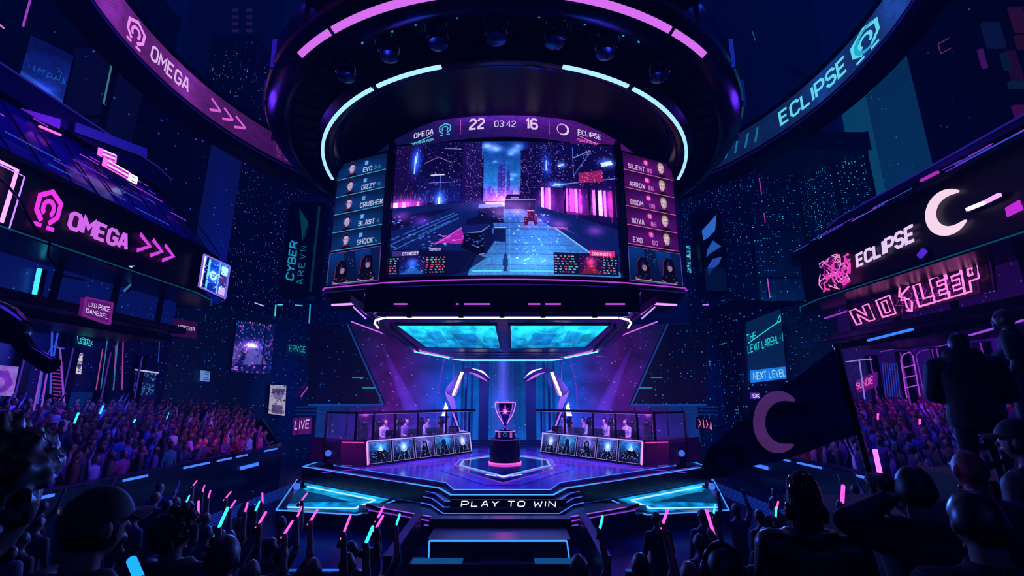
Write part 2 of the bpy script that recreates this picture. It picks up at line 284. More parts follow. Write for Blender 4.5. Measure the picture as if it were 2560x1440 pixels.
# ---------------------------------------------------------------- painted pictures: colours on the points of a fine grid
class Pic:
    def __init__(s, w, h, bg='000000'):
        s.w, s.h = w, h; s.a = np.ones((h, w, 3))*hs(bg); s.Y, s.X = np.mgrid[0:h, 0:w].astype(float)
    def _win(s, x0, y0, x1, y1):
        return slice(max(0, int(y0)), max(0, min(s.h, int(y1)+1))), slice(max(0, int(x0)), max(0, min(s.w, int(x1)+1)))
    def _put(s, W, m, c, add=False):
        c = hs(c) if isinstance(c, str) else np.asarray(c); m = m[..., None]
        s.a[W] = s.a[W]+m*c if add else s.a[W]*(1-m)+m*c
    def rect(s, x0, y0, x1, y1, c, al=1.0):
        W = s._win(x0, y0, x1-1, y1-1); s._put(W, np.full(s.X[W].shape, al), c); return s
    def grad(s, x0, y0, x1, y1, c0, c1, horiz=False):
        W = s._win(x0, y0, x1-1, y1-1); t = (((s.X[W]-x0)/max(1, x1-x0)) if horiz else ((s.Y[W]-y0)/max(1, y1-y0)))[..., None]
        s.a[W] = hs(c0)*(1-t)+hs(c1)*t; return s
    def poly(s, pts, c, al=1.0, add=False):
        xs = [p[0] for p in pts]; ys = [p[1] for p in pts]; W = s._win(min(xs), min(ys), max(xs)+1, max(ys)+1)
        X, Y = s.X[W]+.01, s.Y[W]+.013; ins = np.zeros(X.shape, bool)
        for i in range(len(pts)):
            (xa, ya), (xb, yb) = pts[i], pts[i-1]
            if ya == yb: continue
            ins ^= ((ya > Y) != (yb > Y)) & (X < (xb-xa)*(Y-ya)/(yb-ya)+xa)
        s._put(W, ins*al, c, add); return s
    def line(s, pts, w, c, al=1.0, add=False):
        for (xa, ya), (xb, yb) in zip(pts, pts[1:]):
            W = s._win(min(xa, xb)-w-1, min(ya, yb)-w-1, max(xa, xb)+w+1, max(ya, yb)+w+1); X, Y = s.X[W], s.Y[W]
            dx, dy = xb-xa, yb-ya; t = np.clip(((X-xa)*dx+(Y-ya)*dy)/max(dx*dx+dy*dy, 1e-6), 0, 1)
            d = np.hypot(X-xa-t*dx, Y-ya-t*dy); s._put(W, np.clip(w/2+.5-d, 0, 1)*al, c, add)
        return s
    def ell(s, x, y, rx, ry, c, al=1.0):
        W = s._win(x-rx-1, y-ry-1, x+rx+1, y+ry+1); d = np.hypot((s.X[W]-x)/max(rx, .01), (s.Y[W]-y)/max(ry, .01)); s._put(W, np.clip((1-d)*min(rx, ry)+.5, 0, 1)*al, c); return s
    def glow(s, x, y, rx, ry, c, al=1.0):
        W = s._win(x-3*rx, y-3*ry, x+3*rx, y+3*ry); s._put(W, np.exp(-((s.X[W]-x)/rx)**2-((s.Y[W]-y)/ry)**2)*al, c, True); return s
    def dots(s, x0, y0, x1, y1, n, cs, w=1, h=1, al=1.0):
        for _ in range(n):
            x, y = NR.uniform(x0, x1), NR.uniform(y0, y1); s.rect(x, y, x+w, y+h, cs[NR.randint(len(cs))], al*NR.uniform(.4, 1))
        return s
    def text(s, t, x, y, h, c, th=.17, wx=1.0, al=1.0, gap=1.8):
        pls, w = glyphs(t, h, wx, gap)
        for pl in pls: s.line([(x+a, y-b) for a, b in pl], h*th, c, al)
        return w
    def noise(s, k, amt):
        n = NR.rand(s.h//k+2, s.w//k+2); yy, xx = s.Y/k, s.X/k; i, j = yy.astype(int), xx.astype(int); fy, fx = yy-i, xx-j
        v = n[i, j]*(1-fy)*(1-fx)+n[i+1, j]*fy*(1-fx)+n[i, j+1]*(1-fy)*fx+n[i+1, j+1]*fy*fx
        s.a *= (1+amt*(v-.5)*2)[..., None]; return s
    def obj(s, name, fn, mat, parent=None):
        """fn(u,v): u to the side, v up, both 0..1"""
        w, h = s.w, s.h; me = bpy.data.meshes.new(name)
        vs = [fn(i/(w-1), 1-j/(h-1)) for j in range(h) for i in range(w)]
        idx = np.arange(w*h).reshape(h, w); q = np.stack([idx[:-1, :-1], idx[1:, :-1], idx[1:, 1:], idx[:-1, 1:]], -1).reshape(-1, 4)
        me.from_pydata([tuple(p) for p in vs], [], q.tolist()); at = me.color_attributes.new('Col', 'FLOAT_COLOR', 'POINT')
        c = np.clip(s.a, 0, 1.6); lin = np.where(c <= .04045, c/12.92, ((c+.055)/1.055)**2.4).reshape(-1, 3)
        at.data.foreach_set('color', np.concatenate([lin, np.ones((w*h, 1))], 1).ravel()); me.materials.append(mat); me.update()
        o = bpy.data.objects.new(name, me); COL.objects.link(o)
        if parent is not None: adopt(o, parent)
        return o
def bil(a, b, c, d):                                 # lower-left, lower-right, upper-right, upper-left corners
    a, b, c, d = V(a), V(b), V(c), V(d); return lambda u, v: (a*(1-u)+b*u)*(1-v)+(d*(1-u)+c*u)*v
SCREEN = picmat('led_screen', 1.0, True); SCREEN_DIM = picmat('printed_panel', 1.0); SCREEN_HOT = picmat('bright_led_screen', 1.7, True)
def lamp(kind, loc, energy, col, size=.5, rot=None, to=None, spot=None, blend=.4, sy=None):
    d = bpy.data.lights.new('lamp', kind); d.energy = energy; d.color = hx(col); o = bpy.data.objects.new('light', d); COL.objects.link(o); o.location = loc
    if kind == 'AREA':
        d.size = size
        if sy: d.shape = 'RECTANGLE'; d.size_y = sy
    else: d.shadow_soft_size = size
    if spot: d.spot_size = math.radians(spot); d.spot_blend = blend
    if to is not None: o.rotation_euler = (V(to)-V(loc)).to_track_quat('-Z', 'Y').to_euler()
    elif rot: o.rotation_euler = rot
    return o
# shared materials
DARK = M('dark_metal', '14141f', .34, .7, noise=(3, '1c1c2b', .12)); BLACK = M('black_metal', '08080d', .42, .5); GLOSS = M('gloss_black', '0a0a14', .14, .4)
PURP = M('purple_metal', '2a1440', .3, .6, noise=(2, '3a1a58', .1)); CONC = M('dark_concrete', '15161f', .7, noise=(1.5, '1f212e'))
LCY = E('cyan_led', 'a0dcff', 1.5); LBL = E('blue_led', '3a90ff', 1.6); LPK = E('pink_led', 'dc70f4', 1.15); LMG = E('magenta_led', 'ff2fd0', 2.4); LVI = E('violet_led', 'a070ff', 2.4); LWH = E('white_led', 'e8e4ff', 3.0)
LCYd = E('cyan_led_dim', '1f9fd0', 1.0, False); LMGd = E('magenta_led_dim', 'b030c8', 1.0, False); LBLd = E('blue_led_dim', '2a5cff', 1.0, False); LVId = E('violet_led_dim', '7a3fd0', 1.0, False)
# ================================================================= overhead ring
RC = (0, 18, 3.6)
def ring_angle(px, R, z):
    best = min((abs((1280+F*(R*math.sin(a)-CAM.x)/((18+R*math.cos(a))*CP+z*SP))-px), a) for a in (PI-1.12+i*.0016 for i in range(1401)))
    return best[1]
rg = thing('hanging_light_ring', 'huge dark circular lighting ring hanging above the scoreboard', 'lighting ring', (0, 18, 13.2))
MB().sweep([(9.2, 10.9), (9.25, 9.95), (9.1, 9.72), (8.62, 9.42), (8.4, 9.42), (8.3, 9.7), (8.3, 10.9)], RC, n=128).build('outer_rim', M('rim_metal', '141226', .22, .8, noise=(1.2, '2a1c48', .1)), rg, True)
MB().sweep([(8.32, 9.85), (7.5, 9.85), (7.5, 10.4), (8.32, 10.4)], RC, n=128).build('soffit', DARK, rg, True)
MB().sweep([(7.52, 10.6), (7.5, 9.25), (7.3, 9.02), (7.1, 9.02), (6.75, 9.3), (6.6, 9.9), (6.6, 10.6)], RC, n=128).build('inner_rim', M('inner_rim_metal', '0c1020', .25, .8), rg, True)
MB().sweep([(6.62, 10.0), (4.6, 10.75), (.02, 10.85), (.02, 10.95), (4.6, 10.95), (6.62, 10.4)], RC, n=96).build('inner_cone', BLACK, rg, True)
for r_, z_ in ((6.9, 9.16), (6.62, 9.6), (7.46, 9.35)):
    MB().sweep([(r_-.015, z_-.015), (r_+.015, z_-.015), (r_+.015, z_+.015), (r_-.015, z_+.015)], RC, n=128).build('trim_line', M('rim_edge', '3040a0', .2, .9), rg)
for a, b in ((825, 931), (943, 1103)):
    for sg in (1, -1):
        A, B = ring_angle(a, 7.25, 9.0), ring_angle(b, 7.25, 9.0)
        if a == 825: A = PI+1.52
        if sg < 0: A, B = 2*PI-A, 2*PI-B
        MB().sweep([(7.2, 8.97), (7.31, 8.97), (7.31, 9.05), (7.2, 9.05)], RC, min(A, B), max(A, B), 40).build('cyan_light_arc', LCY, rg)
for pr in ((752, 826), (834, None)):
    A = ring_angle(pr[0], 8.9, 9.55)
    if pr[1]:
        B = ring_angle(pr[1], 8.9, 9.55); sp = [(A, B), (2*PI-A, 2*PI-B)]
    else: sp = [(A, 2*PI-A)]
    for A_, B_ in sp: MB().sweep([(8.86, 9.55), (9.02, 9.64), (9.0, 9.68), (8.84, 9.59)], RC, min(A_, B_), max(A_, B_), 60).build('pink_light_arc', LPK, rg)
for px in (900, 941, 976, 1035, 1083, 1140, 1350, 1412, 1465, 1527, 1563, 1603):
    a = ring_angle(px, 8.36, 9.55); sn, cs = math.sin(a), math.cos(a)
    MB().bar((8.27*sn, 18+8.27*cs, 13.12), (8.27*sn, 18+8.27*cs, 13.42), .03, .05).build('tick_light', LCYd, rg)
for k in range(40):
    a = PI-1.9+k*3.8/39; sn, cs = math.sin(a), math.cos(a)
    MB().bar((7.55*sn, 18+7.55*cs, 13.42), (8.3*sn, 18+8.3*cs, 13.42), .06, .09).build('rib', BLACK, rg)
for k in range(12):
    a = PI-1.35+k*2.7/11; sn, cs = math.sin(a), math.cos(a)
    MB().bar((9.24*sn, 18+9.24*cs, 13.4), (9.27*sn, 18+9.27*cs, 14.4), .05, .14).build('rim_joint', DARK, rg)
for x, y in ((-6, 13), (6, 13), (-6, 23), (6, 23)): MB().tube([(x, y, 14.0), (x*.9, y, 24)], .03, 6).build('cable', BLACK, rg)
GLASS = M('lamp_glass', '0a1226', .08, .0, spec=.9)
dlab = ['dark dome spotlight under the ring, outermost on the OMEGA side', 'dark dome spotlight under the ring, next to the outermost on the OMEGA side', 'dark dome spotlight under the ring, just off centre on the OMEGA side', 'dark dome spotlight at the top middle of the ring soffit',
        'dark dome spotlight under the ring, just off centre on the ECLIPSE side', 'dark dome spotlight under the ring, next to the outermost on the ECLIPSE side', 'dark dome spotlight under the ring, outermost on the ECLIPSE side']
for px, lb in zip((868, 975, 1097, 1242, 1386, 1512, 1645), dlab):
    a = ring_angle(px, 7.9, 9.6); c = V((7.9*math.sin(a), 18+7.9*math.cos(a), 13.2)); t = thing('dome_spotlight', lb, 'spotlight', c+V((0, 0, .25)), 'dome spotlights under the ring')
    MB().ball(c-V((0, 0, .06)), .42, 22, 16).build('dome', GLASS, t, True)
    MB().sweep([(.41, -.03), (.47, -.03), (.47, .05), (.41, .05)], c, n=28).build('collar', DARK, t, True)
    MB().lathe([(.14, -.49), (.26, -.46), (.26, -.42), (.14, -.42)], c, 20).build('lens_ring', M('lens_metal', '2a4a80', .2, .9), t, True)
    MB().tube([c+V((-.42, 0, 0)), c+V((-.42, 0, .2)), c+V((0, 0, .25)), c+V((.42, 0, .2)), c+V((.42, 0, 0))], .03, 6).build('yoke', BLACK, t)
# ================================================================= scoreboard
sb = thing('hanging_scoreboard', 'giant curved scoreboard showing the game, scores and player cards', 'scoreboard', (0, 17, 8.0))
Z0 = 3.6
def mainf(x, z, d=0): return V((x, 16+x*x/50-d, Z0+z))
front = [(x, 16.2+x*x/50) for x in np.linspace(-4.42, 4.42, 15)]
outl = [(-6.98, 17.62)]+front+[(6.98, 17.62)]; back = [(6.6, 19.3), (-6.6, 19.3)]
MB().prism(outl+back, Z0+4.25, Z0+9.55).build('casing', BLACK, sb)
MB().prism([(x, y-.1) for x, y in front]+[(4.3, 19), (-4.3, 19)], Z0+9.5, Z0+9.9).build('top_casing', BLACK, sb)
for sx in (-1, 1): MB().b(sx*4.42-.11, sx*4.42+.11, 16.1, 16.6, Z0+4.3, Z0+9.85).build('corner_post', BLACK, sb)
# game picture: a night street in perspective with a train of trucks and a small buggy
W_, H_ = 448, 270; g = Pic(W_, H_, '0a0840')
g.grad(0, 0, W_, 150, '0c1a6a', '5a2ab8'); g.grad(178, 0, 262, 110, '0c2f86', '2a86e0'); g.grad(178, 90, 262, 150, '2a70d8', 'c060f0')
for x, y, r in ((196, 12, 15), (207, 17, 11), (186, 9, 9), (243, 20, 12), (250, 10, 11), (236, 27, 8), (241, 72, 8), (236, 80, 6), (204, 44, 5)):
    g.glow(x, y, r, r*.55, '8f9bd8', .55)
g.noise(9, .12)
for i in range(24): x = 180+i*3.4; h = NR.randint(8, 34); g.rect(x, 128-h, x+4, 140, ('3a2aa0', '4a2ab8', '30208a')[i % 3], .9)
for x, w, t in ((216, 12, 48), (231, 7, 60), (222, 5, 38)): g.poly([(x-w/2, 128), (x-w/2, t+16), (x-w/6, t), (x+w/6, t), (x+w/2, t+16), (x+w/2, 128)], '2a2a98'); g.dots(x-w/2, t+16, x+w/2, 128, 46, ['b08cff', 'ff9cf0', '7ab8ff'])
g.glow(222, 122, 46, 20, 'e060ff', .75); g.glow(240, 126, 20, 9, 'ff9ad0', .8)
g.poly([(0, 0), (178, 0), (176, 30), (182, 36), (182, 128), (150, 132), (0, 150)], '0b0636'); g.poly([(448, 0), (272, 0), (270, 16), (256, 20), (254, 128), (300, 140), (448, 170)], '0d0740')
g.poly([(0, 0), (50, 0), (46, 120), (0, 130)], '16083f'); g.poly([(140, 0), (178, 0), (178, 128), (138, 130)], '1a0c52')
g.grad(50, 60, 138, 125, '0b0636', '101a78')
g.dots(146, 0, 180, 128, 240, ['c9a0ff', '8a60ff', 'ff8af0', '60a0ff'], 1, 1); g.dots(256, 22, 272, 128, 110, ['c9a0ff', '8a60ff', 'ff8af0'], 1, 1); g.dots(272, 0, 345, 100, 300, ['5a40e0', 'b080ff', '4060ff'], 2, 1, .8); g.dots(0, 0, 140, 120, 260, ['4030b0', '7a50e0', '3060e0'], 2, 1, .8)
for x, y0, y1 in ((42, 26, 62), (45, 18, 40), (307, 40, 60)): g.glow(x, (y0+y1)/2, 9, 22, '2060ff', .6); g.line([(x, y0), (x-1, y1)], 2.4, 'b0d8ff')
g.line([(76, 68), (102, 68)], 2.2, 'e8f4ff'); g.line([(72, 84), (114, 84)], 1, '7a6ae0'); g.line([(95, 70), (95, 130)], .8, '6a8af0'); g.line([(102, 12), (135, 15)], 1.2, '9ab0ff')
g.line([(62, 42), (90, 30), (118, 44)], 1.3, 'c0a0ff', .7)
g.line([(361, 10), (361, 70), (398, 16)], 1.0, '5a8aff'); g.line([(361, 32), (398, 14)], 1.4, '6ab0ff'); g.line([(318, 92), (448, 70)], 1.6, '6a8aff')
g.glow(432, 38, 16, 9, '3a8aff', .9); g.poly([(418, 40), (440, 32), (444, 40), (420, 47)], 'e0f4ff'); g.glow(338, 48, 8, 6, '4a90ff', .9); g.line([(332, 51), (340, 47)], 3, 'd8ecff')
g.poly([(371, 64), (420, 54), (422, 78), (372, 84)], '8a1a5a'); g.dots(372, 62, 420, 82, 50, ['ff70b0', 'ff9ac0', 'c02a80'], 2, 1)
g.glow(328, 90, 16, 6, '50a0ff', .8); g.rect(322, 88, 334, 92, 'd0f0ff', .8)
g.grad(300, 96, 448, 150, '1c0a50', '4a1270')
for x, w, c in ((296, 5, 'f0c8ff'), (304, 9, 'c060f0'), (310, 4, 'ffb0f0'), (344, 5, 'ff70d8'), (352, 9, 'e050c8'), (362, 6, 'ff9ae8'), (371, 5, 'd040b8'), (398, 7, 'ff80e0'), (410, 8, 'fff0ff'), (421, 5, 'ff90e8'), (430, 9, 'b83098')):
    g.poly([(x, 96+(x-300)*.02), (x+w, 96), (x+w, 140+(x-300)*.09), (x, 139+(x-300)*.09)], c, .85); g.glow(x+w/2, 122, 12, 22, 'c030d0', .35)
for x in (340, 390, 404, 440): g.rect(x, 92, x+5, 158, '160638')
for x, w, c in ((2, 9, 'ffe0f0'), (19, 8, 'ff80c8'), (30, 4, 'c050e0'), (50, 4, 'ff90e0')): g.rect(x, 122, x+w, 138, c, .95); g.glow(x, 128, 16, 13, 'e040c0', .6)
g.glow(95, 122, 10, 16, '4a90ff', 1.0); g.rect(93, 115, 97, 131, 'f4fbff'); g.glow(105, 138, 12, 7, 'ff6aa0', .9)
g.poly([(0, 132), (182, 126), (256, 126), (448, 176), (448, 270), (0, 270)], '0c1a5c'); 
for i in range(56):
    y = 128+142*(i/56)**1.6; c = hs('2040b8')*(1-i/56)+hs('4a9ae4')*(i/56); half = (y-118)*1.55; W2 = g._win(224-half*.3, y, 224+half*1.02, y+3.2); g._put(W2, np.full(g.X[W2].shape, .75), c)
g.noise(2, .14)
for t in (-.55, -.28, .02, .34, .68, 1.0): g.line([(232, 132), (232+t*160, 262)], .9, '8ac8f0', .4)
for i in range(11): y = 140+i*i*1.1; g.line([(218-i*3, y), (242+i*14, y)], .8, '060c3a', .6)
g.dots(226, 150, 330, 250, 60, ['e8ffff', 'a0e0ff', '90b0ff'], 3, 2, .8)
for a, b in (((0, 196), (125, 148)), ((0, 206), (132, 150)), ((0, 220), (134, 158)), ((56, 190), (118, 163))): g.line([a, b], 1.4, '4a8ae8', .8)
g.poly([(0, 150), (120, 138), (20, 175), (0, 178)], '0a0a3a'); g.dots(0, 150, 110, 215, 70, ['050524', '2a4ab8', '6a9aff'], 5, 2)
g.line([(322, 178), (392, 226)], 2.6, '8ad0ff', .9); g.line([(335, 176), (448, 232)], 1.6, '3a5ad0'); g.poly([(346, 182), (448, 226), (448, 245), (400, 226)], '14186a')
g.poly([(140, 176), (104, 200), (86, 206), (150, 208)], 'a020a0'); g.line([(140, 178), (90, 208)], 1.4, 'f070ff'); g.dots(95, 190, 148, 212, 24, ['e050e0', 'ff90ff'], 6, 1)
g.poly([(186, 128), (230, 126), (236, 134), (188, 137)], 'd0a8f0'); g.poly([(224, 122), (228, 112), (256, 112), (262, 122), (284, 124), (282, 142), (224, 141)], '080630'); g.line([(224, 122), (284, 122)], 1, '9a8af0'); g.rect(236, 117, 252, 120, 'b0a0ff', .7)
g.poly([(174, 134), (218, 132), (222, 136), (222, 168), (176, 170), (172, 150)], '07082e'); g.poly([(174, 132), (216, 130), (222, 136), (172, 140)], '5a6ae0'); g.dots(176, 144, 220, 168, 40, ['b0a0ff', '4060d0', '0a0a30'], 3, 1)
g.poly([(150, 160), (196, 150), (204, 178), (148, 184)], '0a0c3c'); g.poly([(148, 172), (196, 170), (204, 176), (186, 188), (148, 188)], '101a60'); g.line([(148, 188), (178, 186), (196, 174)], 1.4, '90b8ff')
g.poly([(148, 188), (180, 187), (188, 230), (176, 232), (140, 216)], '060622'); g.poly([(180, 186), (198, 172), (204, 206), (188, 230)], '0a1040'); g.poly([(204, 176), (226, 178), (226, 206), (200, 204)], '0a1248'); g.line([(204, 178), (226, 178)], 1.2, '9ad0ff'); g.line([(176, 230), (186, 228)], 1.5, '8ab0ff')
g.dots(150, 190, 186, 218, 30, ['2a4ab8', '5a8af0', '02021a'], 4, 2)
g.glow(274, 160, 14, 12, 'e040a0', .5); g.poly([(262, 168), (262, 158), (268, 152), (270, 144), (278, 144), (281, 152), (288, 158), (288, 170), (282, 174), (280, 166), (270, 166), (268, 174), (263, 174)], '3a0836'); g.dots(262, 152, 288, 166, 30, ['ff70c0', 'ff9ad0', 'a02080'], 2, 1); g.line([(268, 144), (281, 144)], 1.3, 'ff9ae0')
g.line([(226, 180), (226, 252)], 1, '101848'); g.rect(221, 238, 231, 252, '0a1650'); g.rect(223, 230, 229, 262, '08103a', .8); g.line([(255, 176), (345, 177)], 1.3, 'ff4a90', .8)
g.line([(164, 261), (218, 261)], 2.6, '5ae0ff'); g.line([(236, 261), (316, 261)], 2.6, '4ac8ff')
g.poly([(0, 215), (150, 222), (190, 236), (150, 262), (116, 270), (0, 270)], '05082c', .75)
for x0, y0, x1, y1, n_ in ((0, 0, 140, 125, 120), (272, 0, 448, 90, 160)): g.dots(x0, y0, x1, y1, n_, ['c0a0ff', 'ff90f0', '90b0ff'], 1, 2)
for x, y, c in ((20, 150, 'd040c0'), (60, 160, 'a040e0'), (330, 170, 'e050d0'), (400, 180, 'd040c0'), (300, 160, '8050ff'), (215, 150, 'd090ff'), (250, 146, 'ff90e0')): g.glow(x, y, 16, 9, c, .45)
g.glow(222, 132, 60, 12, 'd080ff', .5); g.glow(290, 214, 50, 40, '3a80e0', .35); g.glow(270, 245, 60, 14, '60c0ff', .3)
for k_ in range(30): x = NR.uniform(272, 448); y = 100+NR.uniform(0, 45); g.line([(x, y), (x, y+NR.uniform(6, 18))], .8, ['ff90e8', 'e060ff', 'ffd0ff'][k_ % 3], .6)
for k_ in range(26): x = NR.uniform(0, 140); y = 96+NR.uniform(0, 30); g.line([(x, y), (x, y+NR.uniform(5, 14))], .8, ['5a80ff', 'b060ff', 'ff90e8'][k_ % 3], .6)
# inset score tables
def inset(x0, y0, x1, y1, red, mx0, mx1):
    g.rect(x0, y0, x1, y1, '060a2c', .93); g.grad(mx0, y0+2, mx1, y1-2, '140a40', '3a0c40' if red else '0c2a78'); xc = (mx0+mx1)/2
    g.poly([(xc-3, y0+22), (xc+3, y0+22), (mx1-3, y1-3), (mx0+3, y1-3)], '701838' if red else '1a5ab0'); g.glow(xc, y0+16, 9, 8, 'ff3a70' if red else '3a70ff', .9); g.dots(mx0, y0+4, mx1, y1-3, 60, ['ff4a80', 'ff90a0', '801040'] if red else ['60a0ff', 'c080ff', '2040a0'], 2, 1)
    for i in range(7):
        y = y0+6+i*(y1-y0-10)/6.4
        for a, b in ((x0, mx0), (mx1, x1)):
            if b-a < 10: continue
            x = a+2
            while x < b-5: w = NR.randint(2, 6); g.rect(x, y, x+w, y+2, ['ff4a70', '5affc0', 'c0d8ff', 'ff6a90'][NR.randint(4)], .8); x += w+NR.randint(2, 7)
inset(0, 227, 116, 267, False, 22, 72); inset(318, 225, 444, 267, True, 366, 412)
g.rect(6, 219, 58, 229, '3a2a80', .95); g.rect(388, 219, 438, 230, 'd02a78', .98)
g.text('OTINICIZT', 26, 227, 5, 'f0e8ff', .2); g.text('CORENT', 80, 220, 4, 'd8c8ff', .2); g.text('ONKINGTV', 393, 228, 5.5, 'ffc0e0', .2)
g.obj('main_screen', lambda u, v: mainf(-4.3+8.6*u, 4.38+5.4*v), picmat('game_screen', 1.35, True), sb)
edge = M('screen_edge', '8a60d0', .3, .4, '8060ff', .5)
MB().path([mainf(x, z, .03) for x, z in [(-4.33, 4.35), (-4.33, 9.8)]], .035).path([mainf(x, z, .03) for x, z in [(4.33, 4.35), (4.33, 9.8)]], .035).build('screen_frame', edge, sb)
# header band
def headf(x, z, d=0): return V((x, 15.82+x*x/23-d, Z0+9.86+z-.012*x*x))
hp = Pic(240, 34, '120a30'); hp.grad(0, 0, 110, 34, '06123c', '2a1468', True); hp.grad(110, 0, 240, 34, '2a1468', '5a1270', True); hp.glow(120, 4, 50, 14, '7a28b0', .55); hp.noise(2, .15)
hp.obj('header_screen', lambda u, v: headf((u-.5)*11.4, v*1.16*(1-abs(2*u-1)**2.2)**.62), SCREEN_DIM, sb)
tl = [headf(x, 1.18*(1-min(1, abs(x/5.7))**2.2)**.62, .02) for x in np.linspace(-5.7, 5.7, 60)]
MB().path(tl, .05).build('header_rim', M('header_rim_metal', '20204a', .3, .7), sb)
TW, TCY, TPK = E('white_glyph', 'e8dcff', 1.05, False), E('cyan_glyph', '5ad0f0', 1.0, False), E('pink_glyph', 'ff6ad8', 1.0, False)
def htext(s, xc, zb, h, m, nm, th=.17, wx=.8, gap=1.5):
    q = text2(s, h, th, wx, gap); w = max(a for p in q for a, b in p); MB().strip([[(a+xc-w/2, b+zb) for a, b in p] for p in q], lambda a, b, c: headf(a, b, .04)).build(nm, m, sb)
htext('22', -1.06, .38, .41, E('score_glyph', 'f0d0ff', 1.1, False), 'score_digits', .2); htext('16', 1.06, .38, .41, E('score_glyph', 'f0d0ff', 1.1), 'score_digits', .2); htext('03:42', 0.02, .42, .25, TW, 'clock_digits', .13, .8, 1.5)
htext('OMEGA', -3.22, .42, .21, TW, 'lettering'); htext('ECLIPSE', 3.36, .42, .2, TW, 'lettering')
MB().strip([[(-4.6, .02), (-4.6, .05), (-2.85, .38), (-2.85, .35)]], lambda a, b, c: headf(a, b, .04)).build('underline', E('cyan_line', '8ae0ff', 1.1, False), sb); MB().strip([[(4.6, .02), (4.6, .05), (2.85, .38), (2.85, .35)]], lambda a, b, c: headf(a, b, .04)).build('underline', E('pink_line', 'ff90e8', 1.1, False), sb)
htext('ZOISTSII ISILPOIPI', -3.3, .12, .1, TCY, 'small_lettering', .2); htext('PIZIGICIPXIN DOGINE', 3.4, .12, .1, TPK, 'small_lettering', .2)
MB().strip(omega2(-2.35, .52, .52, .1), lambda a, b, c: headf(a, b, .04)).build('omega_emblem', TCY, sb)
MB().strip(ring2(2.28, .5, .25, .09, -2.2, 1.6, 30, True)+ring2(2.28, .5, .25, .03, 1.6, 4.0, 20), lambda a, b, c: headf(a, b, .04)).build('crescent_emblem', TW, sb)
for sx in (-1, 1): MB().strip([[(sx*1.72, .2), (sx*1.74, .2), (sx*1.74, .86), (sx*1.72, .86)]], lambda a, b, c: headf(a, b, .04)).build('divider', TPK, sb)
# side columns with the player cards
def portrait(p, x, y, s, blond, red, turn=0):
    sk = 'f0c8d8' if red else 'd8b8d8'; hair = ('c8a878' if blond else '1a1430')
    p.poly([(x-s*1.25, y+s*2.0), (x-s*1.0, y+s*1.32), (x-s*.35, y+s*1.05), (x+s*.35, y+s*1.05), (x+s*1.0, y+s*1.32), (x+s*1.25, y+s*2.0)], '100a26'); p.line([(x-s*.9, y+s*1.4), (x-s*.3, y+s*1.15)], .9, 'd03a6a', .7); p.line([(x+s*.9, y+s*1.4), (x+s*.3, y+s*1.15)], .9, 'c03060', .6)
    p.rect(x-s*.3, y+s*.5, x+s*.3, y+s*1.15, '7a5a80'); p.ell(x, y-s*.05, s*.68, s*.82, hair); p.ell(x+turn*s*.06, y+s*.2, s*.52, s*.72, sk); p.poly([(x-s*.58, y-s*.12), (x-s*.5, y-s*.62), (x+s*.4, y-s*.72), (x+s*.58, y-s*.12), (x+s*.3, y-s*.42), (x-s*.25, y-s*.36)], hair)
    p.ell(x-s*.22, y+s*.12, s*.1, s*.06, '2a1a3a'); p.ell(x+s*.26, y+s*.12, s*.1, s*.06, '2a1a3a'); p.line([(x+turn*s*.1, y+s*.15), (x+turn*s*.15, y+s*.42)], .8, '8a6a90', .8); p.line([(x-s*.15, y+s*.6), (x+s*.2, y+s*.6)], .9, '8a4a68')
    p.ell(x+s*.42, y+s*.3, s*.14, s*.42, '7a5a90', .4)
    for q in (-1, 1): p.ell(x+q*s*.68, y+s*.15, s*.14, s*.26, '2a50c0' if not red else '3a3060')
    p.line([(x-s*.68, y-s*.1), (x-s*.5, y-s*.78), (x, y-s*1.0), (x+s*.5, y-s*.78), (x+s*.68, y-s*.1)], 1.1, '303a90')
